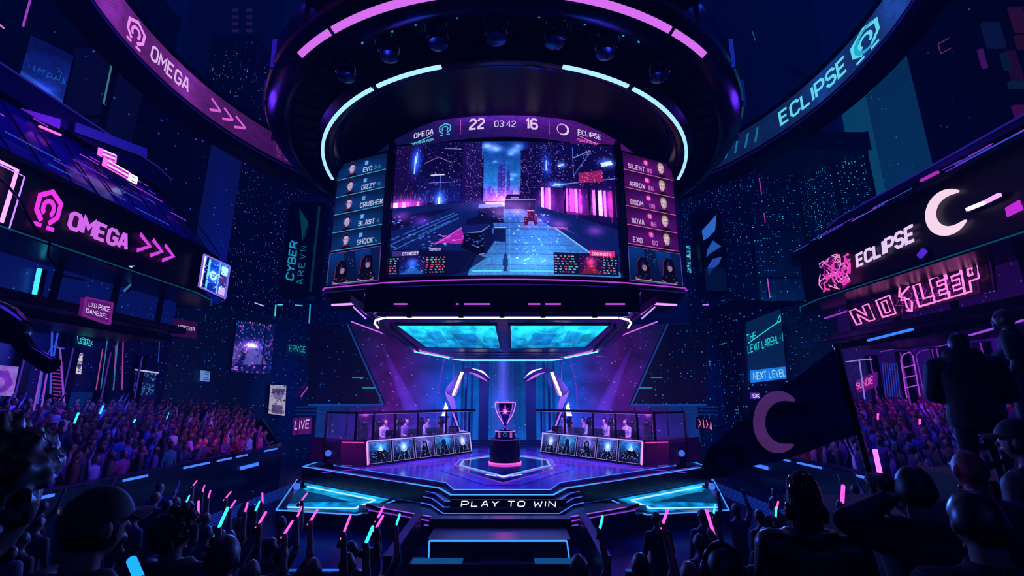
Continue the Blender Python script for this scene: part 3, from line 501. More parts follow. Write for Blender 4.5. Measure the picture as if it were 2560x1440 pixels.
def camshot(p, red):
    w, h = p.w, p.h; p.grad(0, 0, w, h, '0a3a8a', '061a50'); p.poly([(w*.28, 0), (w*.5, 0), (w*.6, h), (w*.35, h)], '0a1440', .8); p.poly([(w*.8, 0), (w, 0), (w, h), (w*.88, h*.7)], '0a1a4a', .8); p.dots(w*.3, 0, w*.5, h*.5, 30, ['3a90ff', '0a1030'], 2, 2)
    for x, y, s in ((w*.26, h*.5, h*.19), (w*.76, h*.42, h*.19)):
        p.poly([(x-s*1.5, h), (x-s*1.35, y-s*.6), (x-s*.7, y-s*1.3), (x+s*.7, y-s*1.2), (x+s*1.1, y-s*.3), (x+s*1.3, h)], '0c0618'); p.line([(x-s*1.4, h*.9), (x-s*1.25, y-s*.5), (x-s*.6, y-s*1.2)], 1.2, 'c02a4a'); p.poly([(x-s*2.0, h), (x-s*1.5, y+s*1.7), (x-s*.3, y+s*1.1), (x+s*.7, y+s*1.2), (x+s*1.7, y+s*1.9), (x+s*2, h)], '0e0a24')
        p.ell(x, y, s*.75, s*.85, '120a20'); p.ell(x+s*.15, y+s*.3, s*.5, s*.6, 'b08aa8'); p.poly([(x-s*.5, y+s*.2), (x-s*.3, y-s*.4), (x+s*.5, y-s*.4), (x+s*.7, y+s*.15), (x+s*.3, y-s*.05), (x-s*.1, y)], '120a20'); p.ell(x+s*.0, y+s*.28, s*.08, s*.05, '201428'); p.ell(x+s*.36, y+s*.28, s*.08, s*.05, '201428'); p.line([(x+s*.1, y+s*.66), (x+s*.3, y+s*.66)], 1, '7a4060'); p.line([(x-s*.1, y-s*.6), (x-s*.25, y+s*.5)], 1.4, '2a50d0'); p.dots(x-s*1.4, y+s*1.5, x+s*1.4, h, 14, ['d03a6a', 'd8d0f0', '3a5ad0'], 2, 1)
        p.line([(x-s*1.7, h*.9), (x-s*.8, h*.96)], 2.4, 'b07090'); p.line([(x+s*1.5, h*.9), (x+s*.9, h*.96)], 2.4, 'b07090')
    p.line([(w*.1, h-3), (w*.9, h-2)], 1.6, 'd8e0ff', .8)
names = [[('EVO', '3 2'), ('DIZZY', '10'), ('CRUSHER', ''), ('BLAST', '4'), ('SHOCK', 'L')], [('SILENT', '86'), ('ARROW', '86'), ('DOOM', '68'), ('NOVA', '86'), ('EXO', '60')]]
for si, sx in ((0, -1), (1, 1)):
    fr = Frame((sx*4.62 if sx > 0 else -6.86, 16.35 if sx > 0 else 17.32, Z0+4.28), (2.24, sx*.97, 0), (0, 0, 1)); L_ = 2.44; fn = lambda a, b, c=0, fr=fr: fr(a, b, c)
    MB().slab([fr(-.12, -.1, .02), fr(L_+.12, -.1, .02), fr(L_+.12, 5.3, .02), fr(-.12, 5.3, .02)], fr.n, .3).build('side_cabinet', BLACK, sb)
    lo, hi = ('061838', '0e2f66') if si == 0 else ('2a0840', '4a0e5e')
    for k, (nm, sc) in enumerate(names[si]):
        z1 = 5.2-k*.765; z0 = z1-.74; p = Pic(132, 42); p.grad(0, 0, 132, 42, lo, hi); p.glow(66, 20, 60, 16, '0a3a90' if si == 0 else '6a1080', .35)
        if si == 0:
            portrait(p, 38, 16, 14, False, False, (-1) ** k); p.ell(78, 13, 6, 6, '1a5ab0'); p.text('ZX'[k % 2]+'K', 74, 17, 7, 'a0e8ff', .2, .5); wt = p.text(nm, 70, 34, 10, 'eaf4ff', .15, .85); p.text(sc, 70+wt+7, 33, 7, '3aa0d0', .17)
        else:
            portrait(p, 100, 16, 14, True, True, (-1) ** k); p.ell(60, 12, 7, 7, 'd02a90'); p.text('XK'[k % 2]+'R', 56, 16, 7, 'ffc0e8', .2, .5); p.text(nm, 13, 34, 10, 'f6e4ff', .15, .8); p.text(sc, 62, 34, 9, 'f090d8', .15, .85)
        p.line([(0, 40), (132, 40)], 1.6, '50c8f0' if si == 0 else 'ff7ac0')
        p.obj('player_card', bil(fr(0, z0, .05), fr(L_, z0, .05), fr(L_, z1, .05), fr(0, z1, .05)), picmat('card_screen', 1.05), sb)
    p = Pic(132, 66); camshot(p, si); p.obj('camera_screen', bil(fr(0, .02, .05), fr(L_, .02, .05), fr(L_, 1.28, .05), fr(0, 1.28, .05)), picmat('camera_feed', .95), sb)
    MB().path([fr(-.03, -.01, .06), fr(L_+.03, -.01, .06), fr(L_+.03, 1.31, .06), fr(-.03, 1.31, .06)], .025, closed=True).build('camera_frame', M('camera_frame_metal', 'a080c0', .3, .4, 'a070d0', .3), sb)
# chin under the screens
chin = [(-7.15, 17.55), (-6.9, 17.1)]+[(x, 15.78+x*x/38) for x in np.linspace(-4.5, 4.5, 13)]+[(6.9, 17.1), (7.15, 17.55)]
MB().prism(chin+[(6.6, 19), (-6.6, 19)], Z0+3.95, Z0+4.24).build('base_ledge', M('ledge_metal', '0c0c1c', .2, .6), sb)
MB().hexa([(x*.94, y+.5, Z0+3.55) for x, y in chin+[(6.6, 19), (-6.6, 19)]], [(x, y, Z0+3.94) for x, y in chin+[(6.6, 19), (-6.6, 19)]]).build('base_underside', BLACK, sb)
MB().path([(x, y-.03, Z0+4.16) for x, y in chin], .036, .04).build('pink_light_line', E('pink_line_led', 'c840e8', 1.1), sb)
MB().path([(x, y-.02, Z0+3.98) for x, y in chin], .03).build('edge_trim', M('violet_trim', '4020a0', .2, .8, '3a20a0', .5), sb)
for px in (1050, 1163, 1361, 1488):
    x = PY(px, 730, 15.6).x; MB().tube([(x, 16.5, Z0+3.1), (x, 16.5, Z0+3.7)], .025, 6).build('tube_light', LCY, sb); MB().bar((x+.25, 16.6, Z0+2.9), (x+.25, 16.6, Z0+3.7), .25).build('hanger', DARK, sb)
    MB().tube([(x+s_*t, 16.5, Z0+3.05+.55*math.sin(PI/2*(1-t/.9))) for s_ in (-1 if px < 1264 else 1,) for t in np.linspace(0, .9, 7)], .02, 5).build('brace', M('brace_violet', '7020a0', .3, .5, '9020c0', .4), sb)
for x in (-5.6, 5.6): MB().bar((x*.62, 16.4, Z0+2.9), (x, 16.9, Z0+3.6), .1).build('strut', PURP, sb)
# ================================================================= canopy over the stage
cn = thing('hanging_stage_canopy', 'hexagonal stage canopy with two glowing cyan ceiling panels', 'canopy', (0, 19, 6.0))
ZC = 5.88
hexo = [(-3.55, 12.9), (3.55, 12.9), (3.95, 14.4), (4.45, 22.1), (2.75, 27.2), (-2.75, 27.2), (-4.45, 22.1), (-3.95, 14.4)]
MB().hexa([(x, y, ZC+.03) for x, y in hexo], [(x*1.12, y if y > 13 else y-.1, ZC+.75) for x, y in hexo]).build('body', M('canopy_purple', '2a1650', .22, .7, noise=(.8, '44208a', .1)), cn)
MB().prism([(x*.9, 19+(y-19)*.94) for x, y in hexo], ZC-.02, ZC+.05).build('soffit', M('soffit_metal', '161030', .2, .7), cn)
MB().b(-3.9, 3.9, 12.75, 12.95, ZC+.12, ZC+.85).build('fascia', DARK, cn)
def tubes(nm, pts, r, mat, par, gaps=0):
    for a, b in zip(pts, pts[1:]):
        a, b = V(a), V(b); n = gaps or 1
        for i in range(n):
            p, q = a.lerp(b, (i+.02 if n > 1 else i)/n), a.lerp(b, (i+.98 if n > 1 else i+1)/n); MB().tube([p, q], r, 6).build(nm, mat, par)
tubes('rim_light', [(-3.3, 12.85, ZC-.02), (-1.55, 12.85, ZC-.02), (0, 12.85, ZC-.02), (1.55, 12.85, ZC-.02), (3.3, 12.85, ZC-.02)], .032, LWH, cn, 1)
for sx in (-1, 1):
    tubes('corner_light', [(sx*3.35, 12.86, ZC-.02), (sx*3.68, 13.2, ZC-.02), (sx*3.9, 13.8, ZC-.02), (sx*3.98, 14.5, ZC-.05)], .03, LWH, cn)
    tubes('edge_light', [(sx*4.42, 22.1, ZC-.02), (sx*2.72, 27.1, ZC-.02)], .05, E('cyan_edge_led', '6ad0ff', 2.2), cn, 2)
    tubes('pink_tube', [(sx*4.2, 21.4, ZC-.02), (sx*3.5, 23.6, ZC-.02)], .035, LPK, cn); tubes('pink_tube', [(sx*4.3, 21.6, ZC-.02), (sx*3.2, 24.8, ZC-.02)], .03, LPK, cn)
    MB().bar((sx*3.95, 14.4, ZC+.1), (sx*4.55, 22.2, ZC+.1), .25, .3).build('side_beam', PURP, cn); MB().bar((sx*3.6, 14.6, ZC-.03), (sx*4.15, 21.9, ZC-.03), .1, .08).build('side_rail', BLACK, cn)
    MB().hexa([(sx*3.95, 14.3, ZC+.1), (sx*4.4, 19, ZC+.1), (sx*5.3, 18.5, ZC+.9), (sx*5.3, 15.5, ZC+1.0)], [(sx*3.95, 14.3, ZC+.35), (sx*4.4, 19, ZC+.35), (sx*5.3, 18.5, ZC+1.15), (sx*5.3, 15.5, ZC+1.25)]).build('wing', PURP, cn)
    for a, b in ((0, .12), (.12, .0)): tubes('wing_tube', [(sx*6.25, 16.3, Z0+3.34), (sx*5.4, 16.1, Z0+3.34)], .04, E('pink_wing_led', 'e88cff', 1.8), cn) if a == 0 else None
    tubes('wing_tube', [(sx*5.38, 16.0, Z0+3.38), (sx*4.7, 15.5, Z0+2.85)], .035, LPK, cn); tubes('wing_tube', [(sx*5.35, 16.0, Z0+3.2), (sx*4.72, 15.5, Z0+2.7)], .03, LVI, cn)
    tubes('wing_tube', [(sx*5.6, 16.6, Z0+2.78), (sx*4.55, 18.0, Z0+2.45)], .025, LPK, cn)
    MB().bar((sx*6.3, 16.4, Z0+3.45), (sx*5.2, 16.2, Z0+3.45), .2, .1).build('wing_arm', DARK, cn)
tubes('edge_light', [(-2.7, 27.1, ZC-.02), (0, 27.1, ZC-.02), (2.7, 27.1, ZC-.02)], .055, E('cyan_edge_led', '6ad0ff', 2.2), cn)
for a, b in ((985, 1030), (1140, 1225), (1320, 1402), (1514, 1562)):
    tubes('fascia_dash', [(PY(a, 762, 12.72).x, 12.7, Z0+2.63), (PY(b, 762, 12.72).x, 12.7, Z0+2.63)], .022, E('magenta_dash', 'd050f0', 1.3), cn)
for x in (-2.6, -1.15, 0.0, 1.15, 2.6): MB().b(x-.07, x+.07, 12.66, 12.76, ZC-.04, ZC+.85).build('fascia_bracket', BLACK, cn)
for sx in (-1, 1):
    p = Pic(150, 74, '1a9ad8'); 
    p.grad(0, 0, 150, 74, '20d8f4', '1090d8'); p.noise(9, .35); p.noise(3, .12)
    for _ in range(4): p.glow(NR.uniform(20, 130), NR.uniform(20, 55), 18, 9, '0a3a9a', .0)
    for a, b in ((.12, .2), (.55, .63), (.64, .68)): p.poly([(150*a, 0), (150*b, 0), (150*(b+.14), 74), (150*(a+.14), 74)], '30e8ff', .5)
    p.poly([(40, 20), (78, 24), (74, 60), (30, 62)], '0a3a9a', .45); p.poly([(92, 14), (118, 20), (120, 56), (96, 52)], '0a48a8', .4)
    for x in range(0, 150, 2): p.line([(x, 0), (x, 74)], .5, '0a2a6a', .35)
    for y in range(0, 74, 2): p.line([(0, y), (150, y)], .5, '0a2a6a', .22)
    p.a[:, :, :] *= np.linspace(1.25, .85, 74)[:, None, None]
    A, B, C, D = [(sx*.2, 20.6), (sx*3.5, 20.2), (sx*3.3, 13.95), (sx*.2, 13.95)]
    pts = [V((x, y, ZC-.045)) for x, y in (A, B, C, D)]
    p.obj('ceiling_screen', bil(*pts), picmat('ceiling_led', 1.55, True), cn)
    MB().path([q+V((0, 0, -.0)) for q in pts], .08, .05, closed=True).build('panel_frame', BLACK, cn)
MB().b(-.16, .16, 13, 22, ZC-.08, ZC).build('centre_spine', DARK, cn)
for y in (22.6, 24.0, 25.6): MB().b(-3.2, 3.2, y, y+.1, ZC-.06, ZC).build('cross_rail', PURP, cn)
# ================================================================= stage
ZS = 1.1; mir = lambda pts: pts+[(-x, y) for x, y in reversed(pts)]
xy = lambda px, py, z: (PZ(px, py, z).x, PZ(px, py, z).y)
STG = M('stage_floor', '3a2480', .15, .1, noise=(.7, '5a34b0', .08)); STW = M('stage_wall', '0a0820', .3, .4)
st = thing('stage', 'raised dark glossy stage edged with blue light lines', 'stage', (0, 20, 0))
up = [xy(834, 1164, ZS), xy(1115, 1207, ZS), xy(1135, 1225, ZS)]; xl = up[0][0]
MB().prism(mir([(xl, 28.4)]+up), 0, ZS).build('deck', STG, st)
zl = ZS-.1; led = [xy(757, 1167, zl), xy(1098, 1221, zl), xy(1127, 1238, zl)]
MB().prism(mir([(led[0][0], 27.5)]+led), 0, zl).build('lower_deck', STW, st)
for sx in (-1, 1):
    m = lambda p, z, sx=sx: (sx*p[0], p[1], z)
    MB().path([m((xl, 24), ZS+.01), m(up[0], ZS+.01), m(up[1], ZS+.01), m(up[2], ZS+.01)], .022).build('deck_edge_light', E('blue_edge', '3a80ff', 1.3), st)
    MB().path([m((led[0][0], 24), zl+.01), m(led[0], zl+.01), m(led[1], zl+.01), m(led[2], zl+.01)], .034).build('deck_edge_light', LBL, st)
    MB().path([m((led[0][0], led[0][1]-.01), .5), m((led[1][0], led[1][1]-.01), .5)], .02).build('wall_trim', M('blue_trim', '1a2a80', .3, .6, '1a3aa0', .5), st)
MB().path([(up[2][0], up[2][1], ZS+.01), (-up[2][0], up[2][1], ZS+.01)], .022).build('deck_edge_light', E('cyan_edge2', '4aa8ff', 1.5), st)
MB().path([(led[2][0], led[2][1], zl+.01), (-led[2][0], led[2][1], zl+.01)], .022).build('deck_edge_light', E('cyan_edge2', '4aa8ff', 1.5), st)
# floor inlay round the plinth
INL = M('inlay_floor', '06183a', .12, .3, noise=(1.6, '0c3a78', .06)); PUR2 = M('inlay_border', '4a2a98', .2, .2, noise=(1, '6a40c0', .05))
ou = [xy(1128, 1173, ZS), xy(1268, 1209, ZS)]; ox = abs(ou[0][0]); oy = ou[0][1]; fy = ou[1][1]
o2 = [(-ox-.55, oy), (-.5, fy-.35), (.5, fy-.35), (ox+.55, oy), (1.9, oy+5.2), (-1.9, oy+5.2)]
o1 = [(-ox, oy), (0, fy), (ox, oy), (1.5, oy+4.3), (-1.5, oy+4.3)]; inn = [(-1.75, 20.6), (-1.75, 19.0), (0, 16.35), (1.75, 19.0), (1.75, 20.6), (0.8, 21.8), (-.8, 21.8)]
MB().prism(o2, ZS, ZS+.012).build('inlay_border', PUR2, st); MB().prism(o1, ZS, ZS+.02).build('inlay_field', INL, st)
MB().path([(x, y, ZS+.025) for x, y in o1], .035, .02, True).build('inlay_line', LVId, st); MB().path([(x, y, ZS+.03) for x, y in inn], .07, .02, True).build('inlay_line', E('inlay_led', '70a8ff', 1.5), st)
MB().path([(x*1.12, 19+(y-19)*1.12, ZS+.03) for x, y in inn], .03, .02, True).build('inlay_line', E('inlay_led2', '9060ff', 1.3), st)
MB().slab([(-.62, 16.75, ZS+.03), (0, 16.15, ZS+.03), (.62, 16.75, ZS+.03), (0, 16.5, ZS+.03)], (0, 0, 1), .02).build('inlay_arrow', E('inlay_white', 'c8f0ff', 1.6), st)
for sx in (-1, 1):
    MB().path([(sx*2.3, 19.9, ZS+.015), (sx*6.4, 17.2, ZS+.015)], .03, .02).build('floor_line', LVId, st); MB().path([(sx*2.6, 24.5, ZS+.015), (sx*3.4, 22.5, ZS+.015), (sx*6, 19.5, ZS+.015)], .03, .02).build('floor_line', LBLd, st)
    MB().path([(sx*7.4, 18.7, ZS+.015), (sx*3.0, 15.2, ZS+.015)], .025, .02).build('floor_line', LVId, st)
for y in (26.2, 27.0, 27.8): MB().b(-2.6, 2.6, y, y+.5, ZS, ZS+.1*(y-25.4)).build('back_step', M('back_step_metal', '1a2a60', .25, .5), st)
# steps in front of the stage
steps = [((1113, 1253), (1086, 1233), (1065, 1229), -2.69), ((1110, 1268), (1080, 1246), (1058, 1242), -2.785), ((1108, 1284), (1076, 1262), (1052, 1257), -2.887)]
sp_ = thing('front_steps', 'stepped front edge of the stage with glowing outlines', 'steps', (0, 13.5, 0))
for k, (a, b, c, z) in enumerate(steps):
    z += Z0; pl = [xy(*c, z), xy(*b, z), xy(*a, z)]; MB().prism(mir([(pl[0][0], 15.2)]+pl), 0, z).build('step', M('step_metal', '140c30', .22, .5, noise=(1, '24104a', .08)), sp_)
    MB().path([(x, y-.005, z+.005) for x, y in mir(pl)], .018).build('step_light', (E('step_led1', '4a60ff', 1.2), E('step_led2', '3a70ff', 1.3), E('step_led3', '3a84ff', 1.3))[k], sp_)
for pts, z, em in (([(944, 1268), (1106, 1297)], -2.95, 'b060ff'), ([(922, 1276), (1103, 1308)], -3.0, 'a040f0'), ([(1060, 1312), (1083, 1317), (1098, 1325)], -3.1, '8050e0')):
    z += Z0; pl = [xy(*p, z) for p in pts]; MB().prism(mir([(pl[0][0]-.5, 14.6)]+pl), 0, z).build('apron', M('apron_metal', '120a2c', .25, .5), sp_); MB().path([(x, y-.005, z+.005) for x, y in mir(pl)], .022).build('apron_light', E('apron_'+em, em, 1.0), sp_)
p0, p1 = PY(1153, 1266, 13.18), PY(1388, 1266, 13.18); fr = Frame((p0.x, 13.18, p0.z), (1, 0, 0), (0, 0, 1))
ss = thing('step_sign', 'dark sign strip reading PLAY TO WIN across the front steps', 'sign', (0, 13.2, p0.z))
MB().b(p0.x-.3, p1.x+.3, 13.2, 13.26, p0.z-.03, p0.z+.16).build('sign_board', BLACK, ss)
MB().strip(text2('PLAY TO WIN', .125, .2, 1.25, 2.6, .08, fit=p1.x-p0.x), fr).build('lettering', E('play_letters', 'd8ecff', 1.5, False), ss)
# side light pads
for sx, sd in ((-1, 'OMEGA'), (1, 'ECLIPSE')):
    z = .42; P = lambda px, py, zz=z: (sx*abs(PZ(px, py, zz).x), PZ(px, py, zz).y, zz)
    t = thing('floor_light_pad', 'glowing cyan chevron light pad beside the steps on the %s side' % sd, 'light pad', (sx*4.5, 14, 0), 'cyan chevron light pads')
    q = [P(742, 1200), P(1012, 1242), P(893, 1288), P(690, 1276)]; MB().hexa([(a, b, 0) for a, b, c in q], q).build('pad_body', M('pad_metal', '08203c', .2, .5), t)
    q2 = [P(760, 1205, z+.01), P(985, 1243, z+.01), P(888, 1280, z+.01), P(715, 1268, z+.01)]
    pc = Pic(80, 50); pc.grad(0, 0, 80, 50, '1ab0f0', '0878c8'); pc.noise(6, .4); pc.poly([(0, 14), (60, 28), (0, 44)], '06204a', .8); pc.obj('pad_screen', bil(q2[3], q2[2], q2[1], q2[0]), picmat('pad_led', 1.25, True), t)
    for a, b, c, w, mt in (((767, 1216), (938, 1250), (888, 1270), .075, LCY), ((720, 1268), (888, 1271), (938, 1250), .05, LCY), ((765, 1227), (905, 1253), (900, 1254), .03, LCYd)):
        MB().path([P(*a, z+.03), P(*b, z+.03), P(*c, z+.03)], w, .03).build('chevron_light', mt, t)
    MB().path([(a, b, c+.01) for a, b, c in q], .03, closed=True).build('pad_edge_light', LBL, t)
    for px, py, zz, lb in ((823, 1166, ZS-.1, 'short moving-head stage light at the outer corner of the %s stage wing' % sd), (745, 1252, .0, 'moving-head floor light beside the cyan pad on the %s side' % sd)):
        x, y = xy(px, py, zz); x = sx*abs(x); ml = thing('moving_head_light', lb, 'stage light', (x, y, zz), 'moving-head lights round the stage'); gm = M('red_gloss' if zz > .5 and sx < 0 else 'head_gloss', '4a0820' if zz > .5 and sx < 0 else '081430', .15, .5); k = 1.0
        MB().lathe([(.2, 0), (.22, .03), (.22, .16), (.16, .2)], (x, y, zz), 20).build('base', DARK, ml, True)
        for s2 in (-1, 1): MB().b(x+s2*.2-.035, x+s2*.2+.035, y-.1, y+.1, zz+.16, zz+.52).build('yoke_arm', BLACK, ml, bevel=.02)
        MB().ball((x, y, zz+.5), (.16, .2, .26), 18, 12).build('head', gm, ml, True); MB().lathe([(.1, 0), (.13, .03), (.12, .05)], (x, y-.19, zz+.52), 16, R=Matrix.Rotation(PI/2, 3, 'X')).build('lens', M('head_lens', '80c0ff', .1, .2, '4090ff', .6), ml, True)
# aisle furniture below the steps
aw = thing('aisle_catwalk', 'low dark catwalk box with a blue outline in the centre aisle', 'catwalk', (0, 10.9, 0))
zt, zb = Z0-.2687*10.9, Z0-.2999*10.9
MB().b(-1.55, 1.55, 10.9, 11.9, 0, zt).build('box', STW, aw); MB().path([(-1.5, 10.88, zb), (-1.5, 10.88, zt-.02), (1.46, 10.88, zt-.02), (1.5, 10.88, zb)], .03).build('outline_light', LBL, aw)
MB().b(-1.85, 1.85, 10.45, 10.9, 0, zb).build('plate', DARK, aw)
for sx in (-1, 1): MB().b(sx*.75, sx*1.8, 10.5, 10.8, zb, zb+.012).build('plate_light', E('plate_blue', '1a6ab8', .55, False), aw)
MB().b(-.4, .4, 10.5, 10.9, zb, zb+.01).build('plate_centre', M('plate_red', '300a30', .3, .3), aw); MB().b(-1.7, 1.7, 11.95, 12.3, 0, zt+.16).build('rear_riser', DARK, aw)
for sx, sd in ((-1, 'OMEGA'), (1, 'ECLIPSE')):
    t = thing('aisle_side_panel', 'dark sloping side wall of the centre aisle on the %s side' % sd, 'low wall', (sx*2, 10.5, 0), 'aisle side walls')
    MB().hexa([(sx*1.95, 9.4, 0), (sx*2.1, 9.4, 0), (sx*2.1, 12.3, 0), (sx*1.95, 12.3, 0)], [(sx*1.95, 9.4, .75), (sx*2.1, 9.4, .75), (sx*2.1, 12.3, .85), (sx*1.95, 12.3, .85)]).build('panel', DARK, t)
    MB().bar((sx*2.02, 9.4, .77), (sx*2.02, 12.3, .87), .18, .05).build('cap_rail', PURP, t)
# ================================================================= trophy and plinth
TY = 19.7
pl = thing('trophy_plinth', 'round dark panelled plinth with a pink glowing base ring', 'plinth', (0, TY, ZS))
MB().lathe([(.62, 0), (.62, .9), (.58, .925), (.42, .93)], (0, TY, ZS+.045), 40).build('drum', M('plinth_metal', '1a0c34', .18, .6), pl, True)
for k in range(10):
    a = 2*PI*k/10+.16; MB().bar((.622*math.sin(a), TY+.622*math.cos(a), ZS+.1), (.622*math.sin(a), TY+.622*math.cos(a), ZS+.9), .015, .02).build('panel_seam', BLACK, pl)
MB().sweep([(.61, 0), (.665, 0), (.665, .05), (.61, .05)], (0, TY, ZS+.03), n=48).build('base_ring_light', E('plinth_ring', 'ff50d0', 2.4), pl)
MB().lathe([(.41, 0), (.43, .03), (.38, .25), (.4, .28), (.28, .3)], (0, TY, ZS+.985), 40).build('upper_plinth', M('plinth_top', '241050', .12, .7), pl, True)
MB().sweep([(.39, .26), (.415, .26), (.415, .285), (.39, .285)], (0, TY, ZS+.985), n=40).build('top_ring_light', E('plinth_ring2', 'e080ff', 1.3, False), pl)
MB().sweep([(.61, .89), (.635, .89), (.635, .912), (.61, .912)], (0, TY, ZS+.045), n=40).build('rim_light', LVId, pl)
MB().strip(ring2(0, .16, .08, .018, 0, 2*PI, 24), lambda a, b, c: V((a, TY-.425, ZS+.985+b))).build('emblem_ring', LCYd, pl)
for s_ in (-1, 1): MB().b(s_*.24-.05, s_*.24+.05, TY-.405, TY-.36, ZS+1.03, ZS+1.22).build('side_panel', E('plinth_pink', 'c060d8', .8, False), pl)
tz = ZS+1.29; TS = .88
tr = thing('trophy', 'tall chrome trophy cup with slim handles glowing pink', 'trophy', (0, TY, tz))
CH = M('trophy_chrome', '5a3a9a', .1, 1.0); PKE = E('trophy_rim', 'ff8ae8', 1.5)
MB().lathe([(.26, 0), (.26, .04), (.14, .08), (.09, .14), (.07, .2)], (0, TY, tz), 32).build('foot', CH, tr, True)
cup = [(.05, .2), (.07, .26), (.13, .38), (.22, .6), (.29, .85), (.33, 1.1), (.345, 1.25)]
MB().lathe(cup+[(.31, 1.25), (.2, 1.22)], (0, TY, tz), 32).build('bowl', CH, tr, True)
MB().sweep([(.33, 1.235), (.36, 1.235), (.36, 1.265), (.33, 1.265)], (0, TY, tz), n=40).build('rim', PKE, tr)
MB().lathe([(.31, 0), (.2, .07), (.06, .1), (.03, .1)], (0, TY, tz+1.26), 24).build('lid', M('lid_blue', '1a60c0', .15, .8), tr, True)
for s_ in (-1, 1):
    MB().tube([(s_*x, TY-.06, tz+z) for x, z in ((.08, .28), (.16, .42), (.33, .66), (.44, .95), (.48, 1.2), (.47, 1.27), (.37, 1.25))], .02, 8).build('handle', PKE, tr)
    MB().tube([(s_*x, TY-.12, tz+z) for x, z in ((.1, .34), (.2, .6), (.31, .9), (.35, 1.18), (.34, 1.32))], .014, 6).build('ridge', E('trophy_ridge', 'c060ff', 1.1, False), tr)
MB().ball((0, TY-.3, tz+.84), (.05, .02, .05), 12, 8).build('gem', E('trophy_gem', 'ffd0f4', 7), tr)  # strong emission paints the gem's sparkle
for k in range(8):
    a = PI*k/8; l = .3 if k % 4 == 0 else (.22 if k % 2 == 0 else .15)
    MB().slab([(l*math.cos(a), TY-.335, tz+.84+l*math.sin(a)), (.012*math.cos(a+PI/2), TY-.335, tz+.84+.012*math.sin(a+PI/2)), (-l*math.cos(a), TY-.335, tz+.84-l*math.sin(a)), (-.012*math.cos(a+PI/2), TY-.335, tz+.84-.012*math.sin(a+PI/2))], (0, -1, 0), .004).build('glint_ray', E('glint_ray_glow', 'ff7ae8', 2.2, False), tr)  # thin glowing slivers paint a star-shaped glint round the gem
tr.scale = (TS,)*3
# ================================================================= stage backdrop
bd = thing('stage_backdrop', 'wide curved star-speckled backdrop wall glowing blue and purple behind the stage', 'backdrop', (0, 29, ZS))
p = Pic(420, 190, '0a3a9a')
for x in range(420):
    u = x/419; d = abs(u-.5)*2
    c = [(0, '0a3078'), (.13, '0c4aa8'), (.26, '0f5ac8'), (.36, '1848c8'), (.48, '3a2aa0'), (.62, '4a1478'), (.8, '2a1a70'), (1.0, '0a2a68')]
    for (a, ca), (b, cb) in zip(c, c[1:]):
        if a <= d <= b: p.a[:, x] = hs(ca)*(1-(d-a)/(b-a))+hs(cb)*((d-a)/(b-a))
p.noise(14, .2)
vg = np.linspace(.55, 1.1, 190)[:, None, None]; p.a *= vg
for x in range(174, 248): p.line([(x, 0), (x+NR.uniform(-1, 1), 190)], .7, ['0a4a98', '0c2a6a', '1a6ab0'][NR.randint(3)], .22)
p.glow(204, 26, 6, 80, '8a50e0', .5); p.glow(204, 130, 12, 50, '7a40d8', .4)
p.dots(0, 0, 420, 190, 420, ['a0c8ff', 'c090ff', '60a0ff', 'e0d0ff'], 1, 1, .8)
for x in (157, 168, 252, 263): p.line([(x, 0), (x, 190)], 3, '0a1a50', .6)
p.obj('screen', lambda u, v: V(((u-.5)*23, 30.5-abs(u-.5)*3.6, ZS+v*7.2)), picmat('backdrop_led', 1.7, True), bd); MB().b(-11.4, 11.4, 28.62, 30.7, 0, ZS-.02).build('base', STW, bd)
for s_ in (-1, 1):
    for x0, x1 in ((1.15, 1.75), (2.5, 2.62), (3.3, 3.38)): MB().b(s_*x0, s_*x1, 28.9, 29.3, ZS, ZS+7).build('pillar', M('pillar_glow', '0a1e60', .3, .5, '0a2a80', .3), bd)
    MB().path([(s_*4.2, 28.5, ZS), (s_*4.2, 28.5, ZS+3.2), (s_*3.6, 28.5, ZS+6.6)], .05).build('violet_edge', LVId, bd)
bl = M('claw_metal', '181040', .25, .7)
for s_, sd in ((-1, 'OMEGA'), (1, 'ECLIPSE')):
    t = thing('claw_sculpture', 'tall curved claw sculpture with white light bars behind the %s desk' % sd, 'sculpture', (s_*3.8, 26, ZS), 'claw sculptures flanking the trophy')
    def cl(nm, pts, m, d=0, th=.12, s_=s_, t=t):
        P = [PY(1080+x/4, 880+y/4, 26-d) for x, y in pts]; P = [V((s_*abs(q.x), q.y, q.z)) for q in P]; MB().slab(P, (0, -1, 0), th).build(nm, m, t)
    cl('spine', [(285, 190), (318, 200), (235, 400), (205, 470), (240, 560), (250, 640), (280, 780), (360, 812), (250, 812), (205, 640), (165, 520), (133, 400), (160, 345)], bl, 0, .3)
    cl('light_bar', [(288, 196), (318, 200), (215, 445), (198, 428)], LWH, .12); cl('pink_edge', [(318, 200), (262, 372), (236, 440), (215, 445)], LPK, .1)
    cl('petal', [(133, 385), (160, 425), (215, 450), (245, 575), (195, 575), (165, 500), (140, 440)], M('petal_violet', '7a5ac8', .4, .2, '5a40c0', .55), .2); cl('light_bar', [(135, 505), (158, 556), (148, 640), (95, 640)], LWH, .14)
    cl('horn', [(285, 192), (330, 162), (400, 158), (520, 188), (582, 268), (568, 304), (470, 250), (400, 215), (318, 206)], bl, .05, .2); cl('horn_light', [(392, 162), (470, 176), (520, 196), (578, 264), (540, 232), (470, 190)], LWH, .16); cl('horn_edge', [(355, 200), (440, 213), (500, 245), (568, 300), (470, 255), (410, 222)], LPK, .16)
    cl('lower_light', [(200, 605), (214, 605), (280, 778), (360, 800), (360, 812), (270, 795)], LVI, .16)
    cl('rear_fin', [(285, 190), (150, 345), (130, 400), (112, 520), (150, 360)], bl, -.1, .1)
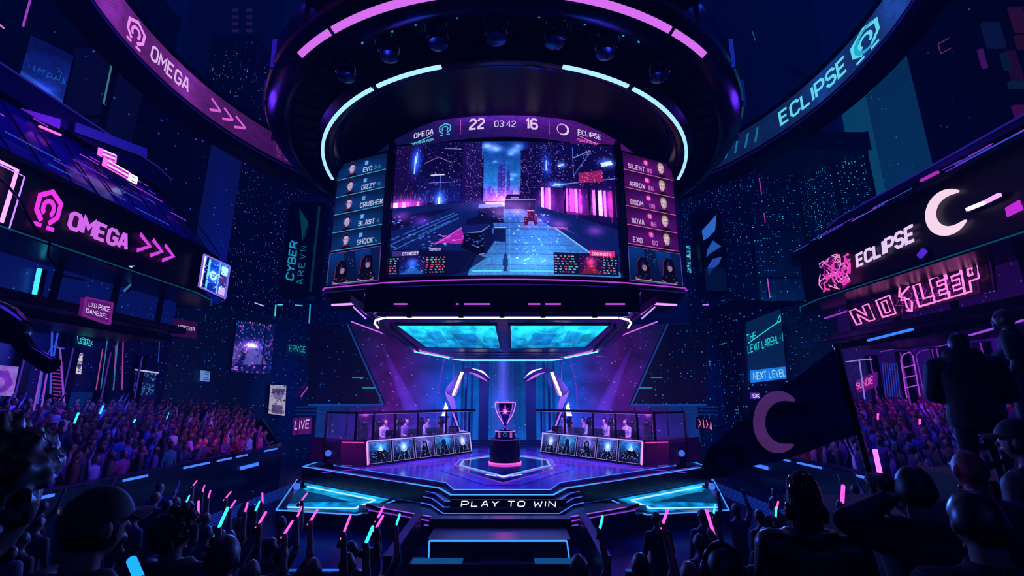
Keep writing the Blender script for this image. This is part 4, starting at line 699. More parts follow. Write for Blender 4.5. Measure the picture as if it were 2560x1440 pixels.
# light beams leaning in the haze, as faint luminous shafts of smoke
vm = bpy.data.materials.new('beam_haze'); vm.use_nodes = True; nt = vm.node_tree; nt.nodes.clear(); o_ = nt.nodes.new('ShaderNodeOutputMaterial'); pv = nt.nodes.new('ShaderNodeVolumePrincipled')
pv.inputs['Density'].default_value = 0.0; pv.inputs['Emission Strength'].default_value = .6; pv.inputs['Emission Color'].default_value = (*hx('6a3aff'), 1); nt.links.new(pv.outputs[0], o_.inputs['Volume'])
for s_, sd in ((-1, 'OMEGA'), (1, 'ECLIPSE')):
    a, b = PY(958, 868, 27), PY(1030, 1030, 27); a.x = s_*abs(a.x); b.x = s_*abs(b.x); d = (b-a).normalized(); q = d.to_track_quat('Z', 'Y').to_matrix()
    tag(MB().lathe([(.06, 0), (.42, (b-a).length)], a, 20, R=q).build('light_beam', vm), 'violet light beam slanting through haze behind the %s desk' % sd, 'light beam', 'slanting violet light beams', 'stuff')
# ================================================================= player desks
GLM = bpy.data.materials.new('booth_glass'); GLM.use_nodes = True; nt = GLM.node_tree; nt.nodes.clear(); o_ = nt.nodes.new('ShaderNodeOutputMaterial'); tb = nt.nodes.new('ShaderNodeBsdfTransparent'); gb = nt.nodes.new('ShaderNodeBsdfGlossy'); mx = nt.nodes.new('ShaderNodeMixShader')
tb.inputs['Color'].default_value = (.93, .9, 1, 1); gb.inputs['Roughness'].default_value = .08; gb.inputs['Color'].default_value = (.8, .7, 1, 1); mx.inputs[0].default_value = .07; nt.links.new(tb.outputs[0], mx.inputs[1]); nt.links.new(gb.outputs[0], mx.inputs[2]); em_ = nt.nodes.new('ShaderNodeEmission'); em_.inputs['Color'].default_value = (*hx('6a40d8'), 1); em_.inputs['Strength'].default_value = .022; ad_ = nt.nodes.new('ShaderNodeAddShader'); nt.links.new(mx.outputs[0], ad_.inputs[0]); nt.links.new(em_.outputs[0], ad_.inputs[1]); nt.links.new(ad_.outputs[0], o_.inputs[0]); GLM.cycles.emission_sampling = 'NONE'  # faint violet emission paints the light caught by the panes
DFR = M('desk_frame', '1a0c30', .25, .6); DEND = M('desk_end', '36144a', .35, .3, noise=(1, '4a1a60', .08)); FRAME = M('booth_frame', '140a24', .3, .7)
def artpanel(k):
    p = Pic(64, 56, '0a1236'); p.grad(0, 0, 64, 56, ['1a4a98', '2a3a90', '3a3a98', '1a5aa0', '2a3a88'][k], '0a0a30'); p.noise(6, .4); p.glow(34, 14, 16, 14, ['60c0ff', '50b0ff', 'b0a0ff', '40c0ff', '9ac0ff'][k], .6)
    cx = [30, 33, 32, 30, 34][k]
    if k == 0: p.poly([(8, 34), (20, 24), (44, 22), (56, 32), (52, 46), (12, 48)], '060818'); p.poly([(26, 22), (34, 8), (40, 20), (38, 26)], 'b0d8f0'); p.dots(8, 26, 56, 48, 40, ['6a8ad0', '04040e', 'c0b0ff'], 3, 2)
    else:
        p.poly([(cx-22, 56), (cx-18, 36), (cx-8, 26), (cx+8, 26), (cx+18, 36), (cx+22, 56)], '070a20'); p.poly([(cx-8, 30), (cx-9, 14), (cx-4, 7), (cx+4, 7), (cx+9, 14), (cx+8, 30), (cx, 34)], ['', '8ab8f0', '0a0a22', '0c1c50', 'a8b8e8'][k]); p.ell(cx, 18, 4.6, 6.5, ['', 'd8ecff', '5a5a90', '0a1030', 'e8e4ff'][k])
        for s_ in (-1, 1): p.line([(cx+s_*9, 16), (cx+s_*14, 40), (cx+s_*20, 56)], 1.3, '9ac0ff', .7); p.line([(cx+s_*26, 8), (cx+s_*18, 36)], 1, 'c0a0ff', .5)
        p.line([(cx, 34), (cx, 56)], 1, '6a90e0', .6); p.dots(cx-20, 32, cx+20, 54, 26, ['4a6ac8', 'a090ff', '05060f'], 3, 2)
    p.dots(0, 0, 64, 56, 40, ['d0e8ff', 'c8a0ff', 'ff9ac8'], 1, 1); p.poly([(0, 0), (20, 0), (0, 18)], 'ffffff', .06); return p
def player(nm, lab, loc, rz, shirt, seed):
    pass
for s_, sd in ((-1, 'OMEGA'), (1, 'ECLIPSE')):
    A = PZ(918, 1167, ZS); B = PZ(1178, 1133, ZS); C = PZ(852, 1165, ZS)
    A, B, C = [V((s_*abs(q.x), q.y, ZS+.005)) for q in (A, B, C)]
    u = (B-A).normalized(); w = V((0, 0, 1)).cross(u); w = w if w.y > 0 else -w; L = (B-A).length; H = .95; LN = .2
    D = lambda a, b, z, A=A, u=u, w=w: A+u*a+w*b+V((0, 0, z))
    t = thing('player_desk', 'long angled player desk with five lit art panels on the %s side' % sd, 'desk', A, 'player desks on stage')
    MB().hexa([D(-.05, .05, .0), D(L+.08, .05, 0), D(L+.08, .95, 0), D(-.05, .95, 0)], [D(-.05, .05+LN, H-.04), D(L+.08, .05+LN, H-.04), D(L+.08, .95, H-.04), D(-.05, .95, H-.04)]).build('desk_body', DFR, t)
    E0 = C-A; Cw = D(0, 0, 0)
    MB().hexa([A, A+E0, A+E0+w*2.4, A+w*2.4], [D(0, LN, H+.02), D(0, LN, H+.02)+E0*.97, D(0, 2.4, H+.02)+E0*.97, D(0, 2.4, H+.02)]).build('end_block', DEND, t)
    MB().bar(A+E0*.95+w*(LN-.05)+V((0, 0, H-.08)), A+E0*.08+w*(LN-.05)+V((0, 0, H-.08)), .03).build('end_light', E('desk_pink', 'ff50c0', 1.0), t); MB().bar(A+E0-w*.02+V((0, 0, .02)), A+E0*.6-w*.02+V((0, 0, .02)), .025).build('end_light', LVId, t)
    MB().hexa([D(-.04, LN-.1, H-.05), D(L+.1, LN-.1, H-.05), D(L+.1, .95, H-.05), D(-.04, .95, H-.05)], [D(-.04, LN-.1, H), D(L+.1, LN-.1, H), D(L+.1, .95, H), D(-.04, .95, H)]).build('desk_top', DFR, t)
    fz = lambda a, b, d=0, D=D: D(a, LN*(b/H)-d, b)
    MB().bar(fz(.0, H-.03, .07), fz(L+.03, H-.03, .07), .05).build('top_light', E('desk_top_led', '9a8aff', 2.0), t); MB().bar(fz(0, .06, .05), fz(0, H-.04, .07), .05).build('side_light', E('desk_side_led', 'ff8af0', 1.8), t); MB().bar(fz(L, .08, .05), fz(L, H-.04, .07), .03).build('side_light', E('desk_side_led2', 'c8a8ff', 1.5), t)
    wd = L/5
    for k in range(5):
        a0, a1 = k*wd+.06, (k+1)*wd-.045; artpanel(k).obj('art_panel', (bil(fz(a0, .1, .05), fz(a1, .1, .05), fz(a1, .85, .05), fz(a0, .85, .05)) if s_ < 0 else bil(fz(a1, .1, .05), fz(a0, .1, .05), fz(a0, .85, .05), fz(a1, .85, .05))), picmat('art_panel_print', 1.5), t)
        MB().path([fz(a0, .09, .06), fz(a1, .09, .06), fz(a1, .86, .06), fz(a0, .86, .06)], .014, closed=True).build('panel_edge', E('panel_edge_led', 'b8a0ff', .9, False), t)
        if k: MB().bar(fz(k*wd, .02, .04), fz(k*wd, .86, .06), .09, .06).build('panel_post', BLACK, t)
    # glass booth above
    gt = 2.0; gbth = thing('glass_booth', 'black framed glass booth standing over the %s player desk' % sd, 'booth', D(0, 1, H), 'glass player booths')
    bz = .3; mp = lambda px, s_=s_: px if s_ < 0 else to_px(V((-PY(px, 1000, 20).x, 20, PY(px, 1000, 20).z)))[0]
    us = [solve_px(lambda a: D(a, bz, gt), mp(px), -2.2, L+.6) for px in (893, 936, 990, 1046, 1116, 1174)]
    posts = [D(a, bz, 0) for a in us]
    for q in posts: MB().bar(q+V((0, 0, H+.005)), q+V((0, 0, gt)), .085).build('post', FRAME, gbth)
    MB().bar(posts[0]-u*.05+V((0, 0, gt)), posts[-1]+u*.4+V((0, 0, gt)), .09, .1).build('top_rail', FRAME, gbth); MB().bar(posts[0]+V((0, -.03, gt-.07)), posts[-1]+V((0, -.03, gt-.07)), .02).build('rail_light', E('rail_led', '9a70ff', .8, False), gbth)
    for a, b in zip(posts, posts[1:]): MB().slab([a+V((0, 0, H+.01)), b+V((0, 0, H+.01)), b+V((0, 0, gt-.05)), a+V((0, 0, gt-.05))], w, .012).build('glass_pane', GLM, gbth)
    rr = posts[0]+w*1.7-u*.25; MB().bar(rr+V((0, 0, .4)), rr+V((0, 0, gt)), .07).build('post', FRAME, gbth); MB().bar(rr+V((0, 0, gt)), posts[0]+V((0, 0, gt)), .07).build('top_rail', FRAME, gbth); MB().slab([rr+V((0, 0, H-.1)), posts[0]+V((0, 0, H-.1)), posts[0]+V((0, 0, gt-.05)), rr+V((0, 0, gt-.05))], u, .012).build('glass_pane', GLM, gbth)
    MB().hexa([D(.05, 1.0, .0), D(L+.0, 1.0, 0), D(L, 2.7, 0), D(.05, 2.7, 0)], [D(.05, 1.0, .24), D(L+.0, 1.0, .24), D(L, 2.7, .24), D(.05, 2.7, .24)]).build('booth_floor', DFR, gbth)
    # monitors
    for k, mpx in enumerate((980, 1035, 1080, 1135)):
        f = solve_px(lambda a: D(a, .62, H+.15), mp(mpx), -1, L+1)/L
        m = thing('monitor', '%s monitor along the %s desk, black and seen from behind' % (('first', 'second', 'third', 'fourth')[k] if s_ < 0 else ('fourth', 'third', 'second', 'first')[k] if False else ('outermost', 'second', 'third', 'innermost')[k], sd), 'monitor', D(f*L, .62, H), 'monitors on the player desks')
        c = D(f*L, .62, H); MB().slab([c-u*.33+V((0, 0, .04)), c+u*.33+V((0, 0, .04)), c+u*.31+V((0, 0, .3))+w*.03, c-u*.31+V((0, 0, .3))+w*.03], w, .035).build('screen_shell', BLACK, m); MB().bar(c+w*.03, c+w*.03+V((0, 0, .15)), .05).build('stand', DARK, m); MB().slab([c-u*.12-w*.1, c+u*.12-w*.1, c+u*.12+w*.12, c-u*.12+w*.12], (0, 0, 1), .015).build('foot', DARK, m)
        MB().strip(ring2(0, .17, .03, .008, 0, 2*PI, 12), lambda a, b, cc, c=c: c+u*a-w*.05+V((0, 0, b))).build('badge', LBLd, m)
    DESK = globals().setdefault('DESKS', {}); DESK[s_] = (A, u, w, L, H, D)
# ================================================================= floor and terraces
def struct(nm, mb, m, **k): o = mb.build(nm, m, **k); o['kind'] = 'structure'; return o
FLO = M('arena_floor', '0a1030', .22, .3, noise=(.5, '16205a', .14))
struct('floor', MB().b(-40, 40, 9.4, 75, -.2, 0), FLO)
mbl = MB()
TZ = [.08, .16, .26, .38, .52, .72, 1.05, 1.45, 1.75, 1.75, 1.75, 1.75]
def terz(y): return 0 if y >= 9.4 else TZ[min(11, int(9.4-y))]
for k in range(12):
    y1 = 9.4-k; z = TZ[k]
    for s_ in (-1, 1): mbl.b(s_*2.15, s_*16, y1-1, y1, -.2, z)
    mbl.b(-2.15, 2.15, y1-1, y1, -.2, .06*k)
struct('floor_terrace', mbl, M('terrace_concrete', '0e0e18', .6, noise=(1.5, '161624')))
for s_ in (-1, 1):
    mb = MB()
    for k in range(5): mb.b(s_*(8.5+.2*k), s_*(8.54+.2*k+.02*(k%2)), 10.5, 27, 0, .03)
    for k in range(6): mb.b(s_*(4.2+.9*k), s_*(4.23+.9*k), 9.6, 11.2+.5*k, 0, .012)
    struct('trim_%d' % (1 if s_ < 0 else 2), mb, M('track_line', '1a3a90', .2, .5, '1a4ac0', .35))
# ================================================================= side walls (two planes a side) and helpers to hang things on them
WS = [((17.5, -2), (17.5, 24)), ((17.5, 24), (12.2, 40))]
def WP(px, py, off=0.0, plane=None):
    s_ = -1 if px < 1264 else 1; d = ray(px, py); best = None
    for i, (a, b) in enumerate(WS):
        a, b = V((s_*a[0], a[1])), V((s_*b[0], b[1])); t = (b-a).normalized(); n = V((-t.y, t.x)); n = n if n.x*s_ < 0 else -n
        a = a+n*off; k = ((a.x-CAM.x)*n.x+(a.y-CAM.y)*n.y)/(d.x*n.x+d.y*n.y)
        if plane == i: return CAM+d*k
        if k > 0 and (best is None or k < best): best = k
    return CAM+d*best
def quad_on(px, off=0.05, pl=None): return [WP(x, y, off, pl) for x, y in px]   # UL UR LR LL in the photo
def upright(q):                                      # make the side edges plumb and keep the plane
    a, b, c, d = q; return [V((d.x, d.y, a.z)), V((c.x, c.y, b.z)), c, d]
def fitted(polys):
    xs = [a for p in polys for a, b in p]; ys = [b for p in polys for a, b in p]; x0, x1, y0, y1 = min(xs), max(xs), min(ys), max(ys)
    return [[((a-x0)/max(x1-x0, 1e-6), (b-y0)/max(y1-y0, 1e-6)) for a, b in p] for p in polys]
def sign(nm, lab, cat, q, bgm, texts=(), pic=None, picm=None, frame=None, depth=.12, group=None, extra=None, fw=.05):
    q = [V(p) for p in q]; c = sum(q, V((0, 0, 0)))/4; n = (q[1]-q[0]).cross(q[3]-q[0]).normalized()
    if n.dot(CAM-c) < 0: n = -n
    t = thing(nm, lab, cat, c, group); MB().slab([p-n*.02 for p in q], n, depth).build('backing', bgm, t)
    if pic is not None: pic.obj('screen', bil(q[3], q[2], q[1], q[0]), picm or SCREEN_DIM, t)
    if frame is not None: MB().path([p+n*.03 for p in q], fw, closed=True).build('frame', frame, t)
    bl = bil(q[3], q[2], q[1], q[0])
    for s, (x0, y0, x1, y1), m, th in texts:
        polys = fitted(text2(s, 1.0, th)) if isinstance(s, str) else fitted(s)
        MB().strip([[(x0+(x1-x0)*a, y0+(y1-y0)*b) for a, b in p] for p in polys], lambda a, b, cc, bl=bl: bl(a, b)+n*.03).build('lettering' if isinstance(s, str) else 'emblem', m, t)
    return t, bl, n
# ---- the OMEGA and ECLIPSE terrace buildings
def yz(p): return (p.y, p.z)
def board(px, X): return [PX(x, y, X) for x, y in px]
BRD = M('sign_board_black', '0a0512', .4, .2, noise=(.8, '140a1e')); EAVE = M('eave_panel', '1a1470', .25, .5, noise=(.35, '3a1a90', .12)); WALLB = M('side_wall_metal', '080a1c', .4, .4, noise=(.7, '101432', .1))
FAC_L = facade('left_facade', '0c1038', .15, .12, .9, '2a70ff', '8a40ff', 1.0, seed=1, clus=.4, glow='0a0c40', ges=.3); FAC_R = facade('right_facade', '180c40', .15, .12, .86, 'c040ff', '3a60ff', 1.0, seed=2, clus=.4, glow='260a5c', ges=.8)  # wall emission paints in ambient light
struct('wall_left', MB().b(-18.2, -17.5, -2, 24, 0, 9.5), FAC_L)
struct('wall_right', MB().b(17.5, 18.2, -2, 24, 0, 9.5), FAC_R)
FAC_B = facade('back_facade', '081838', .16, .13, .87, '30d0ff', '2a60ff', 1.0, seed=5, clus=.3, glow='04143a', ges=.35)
for s_, nm, fm in ((-1, 'wall_back_left', FAC_B), (1, 'wall_back_right', FAC_B)):
    struct(nm, MB().hexa([(s_*17.5, 24, 0), (s_*12.2, 40, 0), (s_*13, 40.3, 0), (s_*18.3, 24.2, 0)], [(s_*17.5, 24, 9), (s_*12.2, 40, 9), (s_*13, 40.3, 9), (s_*18.3, 24.2, 9)]), fm)
struct('wall_back', MB().b(-13, 13, 40, 40.6, 0, 9), FAC_B)
for s_, sd in ((-1, 'OMEGA'), (1, 'ECLIPSE')):
    x = s_*12.0; zb, zt = (Z0+4.06, Z0+5.65) if s_ < 0 else (Z0+3.75, Z0+5.7); ye = 19.4
    t = thing('terrace_building', 'dark terrace building overhanging the crowd and carrying the %s board' % sd, 'building', (s_*15, 12, zb))
    def nose(x0, r=1.6, ye=ye): return [(s_*abs(x0), -2), (s_*abs(x0), ye-r*1.6), (s_*(abs(x0)+.25), ye-r*.7), (s_*(abs(x0)+.9), ye-.1), (s_*(abs(x0)+2.2), ye+.3), (s_*17.5, ye+.6), (s_*17.5, -2)]
    MB().prism(nose(x), zb, zt).build('fascia', BRD, t); MB().prism(nose(x-s_*.25), zb-.16, zb).build('lower_ledge', M('ledge_dark', '0a0a18', .3, .6), t); MB().prism(nose(x-s_*.3), zt, zt+.12).build('upper_ledge', M('ledge_dark2', '140c2a', .3, .6), t)
    MB().path([(a-s_*.0, b, zb-.1) for a, b in nose(x-s_*.28)[1:5]], .04).path([(x-s_*.28*-1 if 0 else nose(x-s_*.28)[0][0], 8, zb-.1), (nose(x-s_*.28)[1][0], nose(x-s_*.28)[1][1], zb-.1)], .03).build('ledge_light', E('ledge_cyan', '0e5a86', .7, False), t)
    eh, ed, ph = (2.58, 2.2, .7) if s_ < 0 else (.85, 1.3, .2)
    lo, hi = nose(x-s_*.1), nose(x+s_*ed, 1.2, ye-.8); MB().hexa([(a, b, zt+.12) for a, b in lo], [(a, b, zt+.12+eh) for a, b in hi]).build('eave', EAVE if s_ < 0 else M('eave_blue', '101c78', .22, .5, noise=(.35, '2a2aa0', .12)), t)
    MB().prism(nose(x+s_*(ed-.3), 1.2, ye-.8), zt+.12+eh, zt+.12+eh+ph).build('parapet', M('parapet_metal', '181040', .3, .5), t); MB().path([(a, b, zt+.14+eh+ph) for a, b in nose(x+s_*(ed-.3), 1.2, ye-.8)[:5]], .05).build('parapet_rail', M('rail_violet', '3020a0', .2, .8, '4030b0', .35), t)
    for k in range(16):
        y = 6+k*.83; MB().bar((s_*12.02, y, zt+.25), (s_*(11.9+ed*.9), y, zt+.12+eh*.93), .03).build('eave_rib', BLACK, t)
    # thin glowing bars stand in for neon reflections streaking the eave
    for k in range(26):
        f = NR.uniform(.04, .96); y = NR.uniform(6, 17.5); L = NR.uniform(.3, 1.6); xx = abs(x)-.1+(ed+.1)*f+.02; z = zt+.12+eh*f
        MB().bar((s_*(xx-.1), y, z+.06), (s_*(xx-.1), y+L, z+.06), .02, .02).build('eave_streak', (E('streak_violet', '6a3ae0', .9, False), E('streak_blue', '2a5ae0', .9, False), E('streak_pink', 'c040f0', 1.0, False))[k % 3], t)
    # lower storey under the board
    MB().b(s_*13.6, s_*17.5, -2, 18.6, zb-1.15, zb-.1).build('lower_storey', facade('storey_'+sd, '0c1a58' if s_ < 0 else '200c4a', .12, .1, .88, '2ab0ff' if s_ < 0 else 'c050ff', '3060ff', 1.0, seed=8+s_, clus=.6, glow='0a1c70' if s_ < 0 else '280a58', ges=.6), t)  # even emission paints ambient light onto the storey wall
    MB().b(s_*13.3, s_*17.5, -2, 19.0, zb-1.38, zb-1.15).build('storey_ledge', DARK, t); MB().b(s_*14.6, s_*17.5, -2, 20, zb-1.6, zb-1.38).build('soffit', BLACK, t)
    for k in range(7):
        y = 5+k*2.1; MB().b(s_*13.5, s_*13.62, y, y+.18, zb-1.15, zb-.16).build('mullion', BLACK, t)
    for y in (8, 13, 18): MB().b(s_*17.2, s_*17.49, y, y+.3, 2.3, zb-1.6).build('column', DARK, t)
    for k in range(3): MB().tube([(s_*(13.27+.5*k), 6, zb-1.4-.09*k), (s_*(13.27+.5*k), 18.8, zb-1.4-.09*k)], .025, 5).build('pipe', M('pipe_metal', '20204a', .3, .8), t)
# ---- OMEGA board
ob = thing('omega_board', 'long black board with pink OMEGA emblem, word and three arrows', 'sign', (-11.9, 13, 8.4))
fL = Frame((-11.93, 0, Z0), (0, 1, 0), (0, 0, 1), (1, 0, 0))
def at(px, py, X=-11.93): p = PX(px, py, X); return (abs(p.y), p.z-Z0)
PKL, OMP = E('board_pink', 'f83cf0', 1.15), E('board_lilac', 'e070f8', 1.1)
(a0, b0), (a1, b1) = at(108, 568), at(103, 470); MB().strip([[(a0+(p-a0)*.66, q) for p, q in pp] for pp in omega2(a0, (b0+b1)/2, (b1-b0)*1.05, .13)], fL, t=.03).build('omega_emblem', PKL, ob)
(a0, b0), (a1, b1) = at(171, 567), at(315, 617); hh = at(172, 527)[1]-b0
MB().strip(text2('OMEGA', hh*1.02, .22, 1, 1.6, x=a0, y=(b0+b1)/2-.05, fit=a1-a0), fL, t=.03).build('lettering', OMP, ob)
for px, py in ((342, 626), (374, 639), (405, 651)):
    a, b = at(px, py); MB().strip([[(x*.62+a, y+b) for x, y in pp] for pp in ribbon2([(0, .56), (.75, .3), (0, .0)], .13)], fL, t=.03).build('arrow', E('arrow_pink', 'e048f0', 1.1, False), ob)
nf = thing('neon_tube', 'bent pink neon tube frame at the near end of the OMEGA board', 'neon tube', PX(44, 425, -11.8))
pts = [PX(x, y, -11.8) for x, y in ((-60, 375), (0, 404), (43, 425), (27, 480), (3, 558))]; MB().tube(pts, .04, 8).build('outer_tube', E('neon_pinkwhite', 'ff9cff', 1.8), nf); MB().tube([p+V((.05, .15, -.1)) for p in pts], .016, 6).build('inner_tube', LVI, nf)
# screens at the far nose of the OMEGA building
p = Pic(60, 70, '0a2ad0'); p.grad(0, 0, 60, 70, '1a6aff', '0a1a90'); p.noise(7, .5); p.rect(0, 0, 7, 70, 'f0e0ff'); p.rect(9, 0, 14, 70, '0a0a30'); p.rect(14, 4, 18, 70, '60c8ff'); p.rect(19, 0, 36, 70, '0a30a0', .7); p.glow(27, 34, 8, 9, '8ae8ff', 1); p.ell(27, 34, 8, 9, 'b0f4ff'); p.line([(23, 31), (31, 31), (27, 38), (23, 31)], 1.6, '0a3aa0'); p.rect(38, 0, 41, 70, '6ab0ff'); p.rect(43, 6, 58, 24, 'b0e4ff'); p.rect(43, 28, 58, 46, '4a2a70'); p.rect(43, 50, 58, 66, 'c0a0e8'); p.dots(0, 0, 60, 70, 90, ['e0ffff', '0a0a60', '90c0ff'], 3, 2)
q = [PX(x, y, -11.72) for x, y in ((500, 632), (571, 665), (561, 746), (495, 716))]; sign('nose_screen', 'bright blue and white patterned screen at the far end of the OMEGA board', 'screen', [V((q[3].x, q[3].y, q[0].z)), V((q[2].x, q[2].y, q[1].z)), q[2], q[3]], BLACK, pic=p, picm=SCREEN_HOT, frame=E('frame_violet', 'a080ff', .9, False))
# eave lights and lit panels on the OMEGA building
for pts, m, lab, X in ((((98, 315), (152, 338)), E('pinkbar', 'ff60f0', 1.8), 'short pink light bar on the OMEGA eave, the upper one', -13.4), (((258, 404), (322, 440)), E('pinkbar', 'ff60f0', 1.8), 'thick pink grille light on the OMEGA eave', -13.0), (((246, 378), (290, 398)), E('pinkbar', 'ff60f0', 1.8), 'thin pink light bar above the grille light', -13.2), (((320, 440), (342, 452)), LWH, 'tiny white light bar after the pink grille light', -13.0)):
    a, b = PX(*pts[0], X), PX(*pts[1], X); t = thing('eave_light', lab, 'light', a); thick = .26 if 'grille' in lab else .06
    MB().bar(a, b, .05, thick).build('tube', m, t); MB().bar(a-V((.08, 0, 0)), b-V((.08, 0, 0)), .06, thick+.05).build('housing', BLACK, t)
    if 'grille' in lab:
        for k in range(4): MB().bar(a+V((.06, .1, -.11+.07*k)), b+V((.06, -.1, -.11+.07*k)), .02, .018).build('slat', LWH if k % 2 else BLACK, t)
for pts, em, lab in ((((52, 270), (152, 298), (150, 322), (100, 300)), '8a30b8', 'dim purple lit panel on the OMEGA parapet'), (((192, 306), (368, 372), (368, 394), (188, 330)), '2a2878', 'long dim blue panel along the OMEGA parapet')):
    q = [PX(x, y, -13.75) for x, y in pts]; tag(MB().slab(q, (1, 0, 0), .05).build('parapet_light', M('panel_'+em, em, .4, em=em, es=.35)), lab, 'panel')
# ---- ECLIPSE board
eb = thing('eclipse_board', 'black curved board with the word ECLIPSE and a huge white crescent', 'sign', (11.9, 12, 8.4))
fR = Frame((11.93, 0, Z0), (0, -1, 0), (0, 0, 1), (-1, 0, 0))
def ar(px, py, X=11.93): p = PX(px, py, X); return (-p.y, p.z-Z0)
(a0, b0), (a1, b1) = ar(2143, 669), ar(2284, 600); hh = ar(2143, 638)[1]-b0
q = fitted(text2('ECLIPSE', 1, .2)); cor = [V((11.93, *yz(PX(x, y, 11.93)))) for x, y in ((2143, 669), (2286, 604), (2282, 560), (2140, 637))]
MB().strip(q, lambda a, b, c, f=bil(*cor): f(a, b)+V((-c, 0, 0)), t=.03).build('lettering', E('eclipse_white', 'f0d0ff', 1.15), eb)
(a, b) = ar(2375, 528); r = (ar(2375, 470)[1]-ar(2375, 590)[1])/2
rx_ = (ar(2432, 520)[0]-ar(2318, 540)[0])/2/r; a = (ar(2432, 520)[0]+ar(2318, 540)[0])/2-.05
MB().strip(ring2(a, b, r, r*.5, .72, 2*PI-.72, 56, True, rx_), fR, t=.03).build('crescent_emblem', E('crescent_pale', 'ffdcf4', 1.15), eb)
for k in range(0):
    th = 2.0+k*.22; MB().strip([[(a+.1+r*.97*math.cos(th), b+r*.97*math.sin(th)), (a+.13+r*.97*math.cos(th), b+r*.97*math.sin(th)), (a+.13+r*.97*math.cos(th), b+r*.62*math.sin(th)), (a+.1+r*.97*math.cos(th), b+r*.62*math.sin(th))]], lambda p, q, c: fR(p, q, .04)).build('scratch', M('scratch_dark', '5a2a5a', .6), eb) if False else None
wv = thing('tangle_emblem', 'jagged tangle of glowing pink lines like a torn emblem beside ECLIPSE', 'neon sign', PX(2085, 690, 11.8))
TR = np.random.RandomState(4)
for k in range(34):
    x, y = TR.uniform(2050, 2122), 0; y = 684-(x-2085)*.35+TR.uniform(-44, 44); pts = []
    for _ in range(7): pts.append(PX(x, y, 11.82)); x += TR.uniform(-15, 15); y += TR.uniform(-15, 15); x = min(max(x, 2048), 2124); m_ = 684-(x-2085)*.35; y = min(max(y, m_-48+abs(x-2085)*.3), m_+48-abs(abs(x-2085)-18)*.8)
    MB().tube(pts, .018 if k % 3 else .035, 5).build('tube', (E('tangle1', 'f040c0', 1.2, False), E('tangle2', 'ff9ae0', 1.2, False), E('tangle3', '8a1a90', 1, False))[k % 3], wv)
# NO SLEEP neon: outlined letters with cracks
ns = thing('no_sleep_neon', 'large pink outlined neon letters NO SLEEP under the ECLIPSE board', 'neon sign', PX(2290, 740, 12.2))
tl_, tr_, br_, bl_ = (2132, 778), (2452, 652), (2462, 722), (2150, 812)
cq = [PX(x, y, 13.2) for x, y in (bl_, br_, tr_, tl_)]; nsf = bil(*cq)
lets = [('N', 0, .19), ('O', .265, .385), ('S', .45, .56), ('L', .58, .70), ('E', .70, .81), ('E', .80, .9), ('P', .905, 1.0)]
def outline(ch, x0, x1):
    sh = {'N': [[(0, 0), (0, 1), (.32, 1), (.7, .38), (.7, 1), (1, 1), (1, 0), (.7, 0), (.28, .62), (.28, 0), (0, 0)]], 'O': [[(0, 0), (1, 0), (1, 1), (0, 1), (0, 0)], [(.32, .18), (.68, .18), (.68, .82), (.32, .82), (.32, .18)]],
          'S': [[(.9, 1.05), (.25, .8), (.1, .55), (.65, .5), (.8, .3), (.6, -.1), (.25, .0)], [(.3, 1.2), (.05, .75), (.4, .62), (.35, .2), (.5, -.12)]], 'L': [[(0, 0), (0, 1), (.4, 1), (.4, .28), (1, .28), (1, 0), (0, 0)]],
          'E': [[(1, 1), (0, 1), (0, 0), (1, 0), (1, .22), (.4, .22), (.4, .4), (.85, .4), (.85, .6), (.4, .6), (.4, .78), (1, .78), (1, 1)]], 'P': [[(0, 0), (0, 1), (1, 1), (1, .38), (.42, .38), (.42, 0), (0, 0)], [(.4, .58), (.66, .58), (.66, .82), (.4, .82), (.4, .58)]]}[ch]
    return [[(x0+(x1-x0)*a, b) for a, b in pl] for pl in sh]
for ch, x0, x1 in lets:
    mb = MB()
    for pl_ in outline(ch, x0, x1): mb.tube([nsf(a, b)+V((-.12, 0, 0)) for a, b in pl_], .03, 6)
    mb.build('letter_tube', E('neon_rose', 'ff7ad0', 1.7), ns)
for k in range(9):
    x = .42+k*.055; pts = [(x, NR.uniform(.6, 1.15)), (x+.02, .62), (x-.02, .4), (x+.04, .3), (x+.01, NR.uniform(-.1, .2))]; MB().tube([nsf(a, b)+V((-.1, 0, 0)) for a, b in pts], .014, 5).build('crack_tube', E('crack_mag', 'b030b0', 1.0, False), ns)
MB().slab([nsf(-.06, -.12), nsf(1.06, -.12), nsf(1.06, 1.15), nsf(-.06, 1.15)], (-1, 0, 0), .05).build('grid_panel', M('neon_back', '2a0a3a', .35, .4), ns)
for k in range(14): a = -.05+k*.085; MB().bar(nsf(a, -.1)+V((-.03, 0, 0)), nsf(a, 1.1)+V((-.03, 0, 0)), .02).build('grid_bar', M('grid_violet', '5a1a80', .4, .5, '5a1a80', .3), ns)
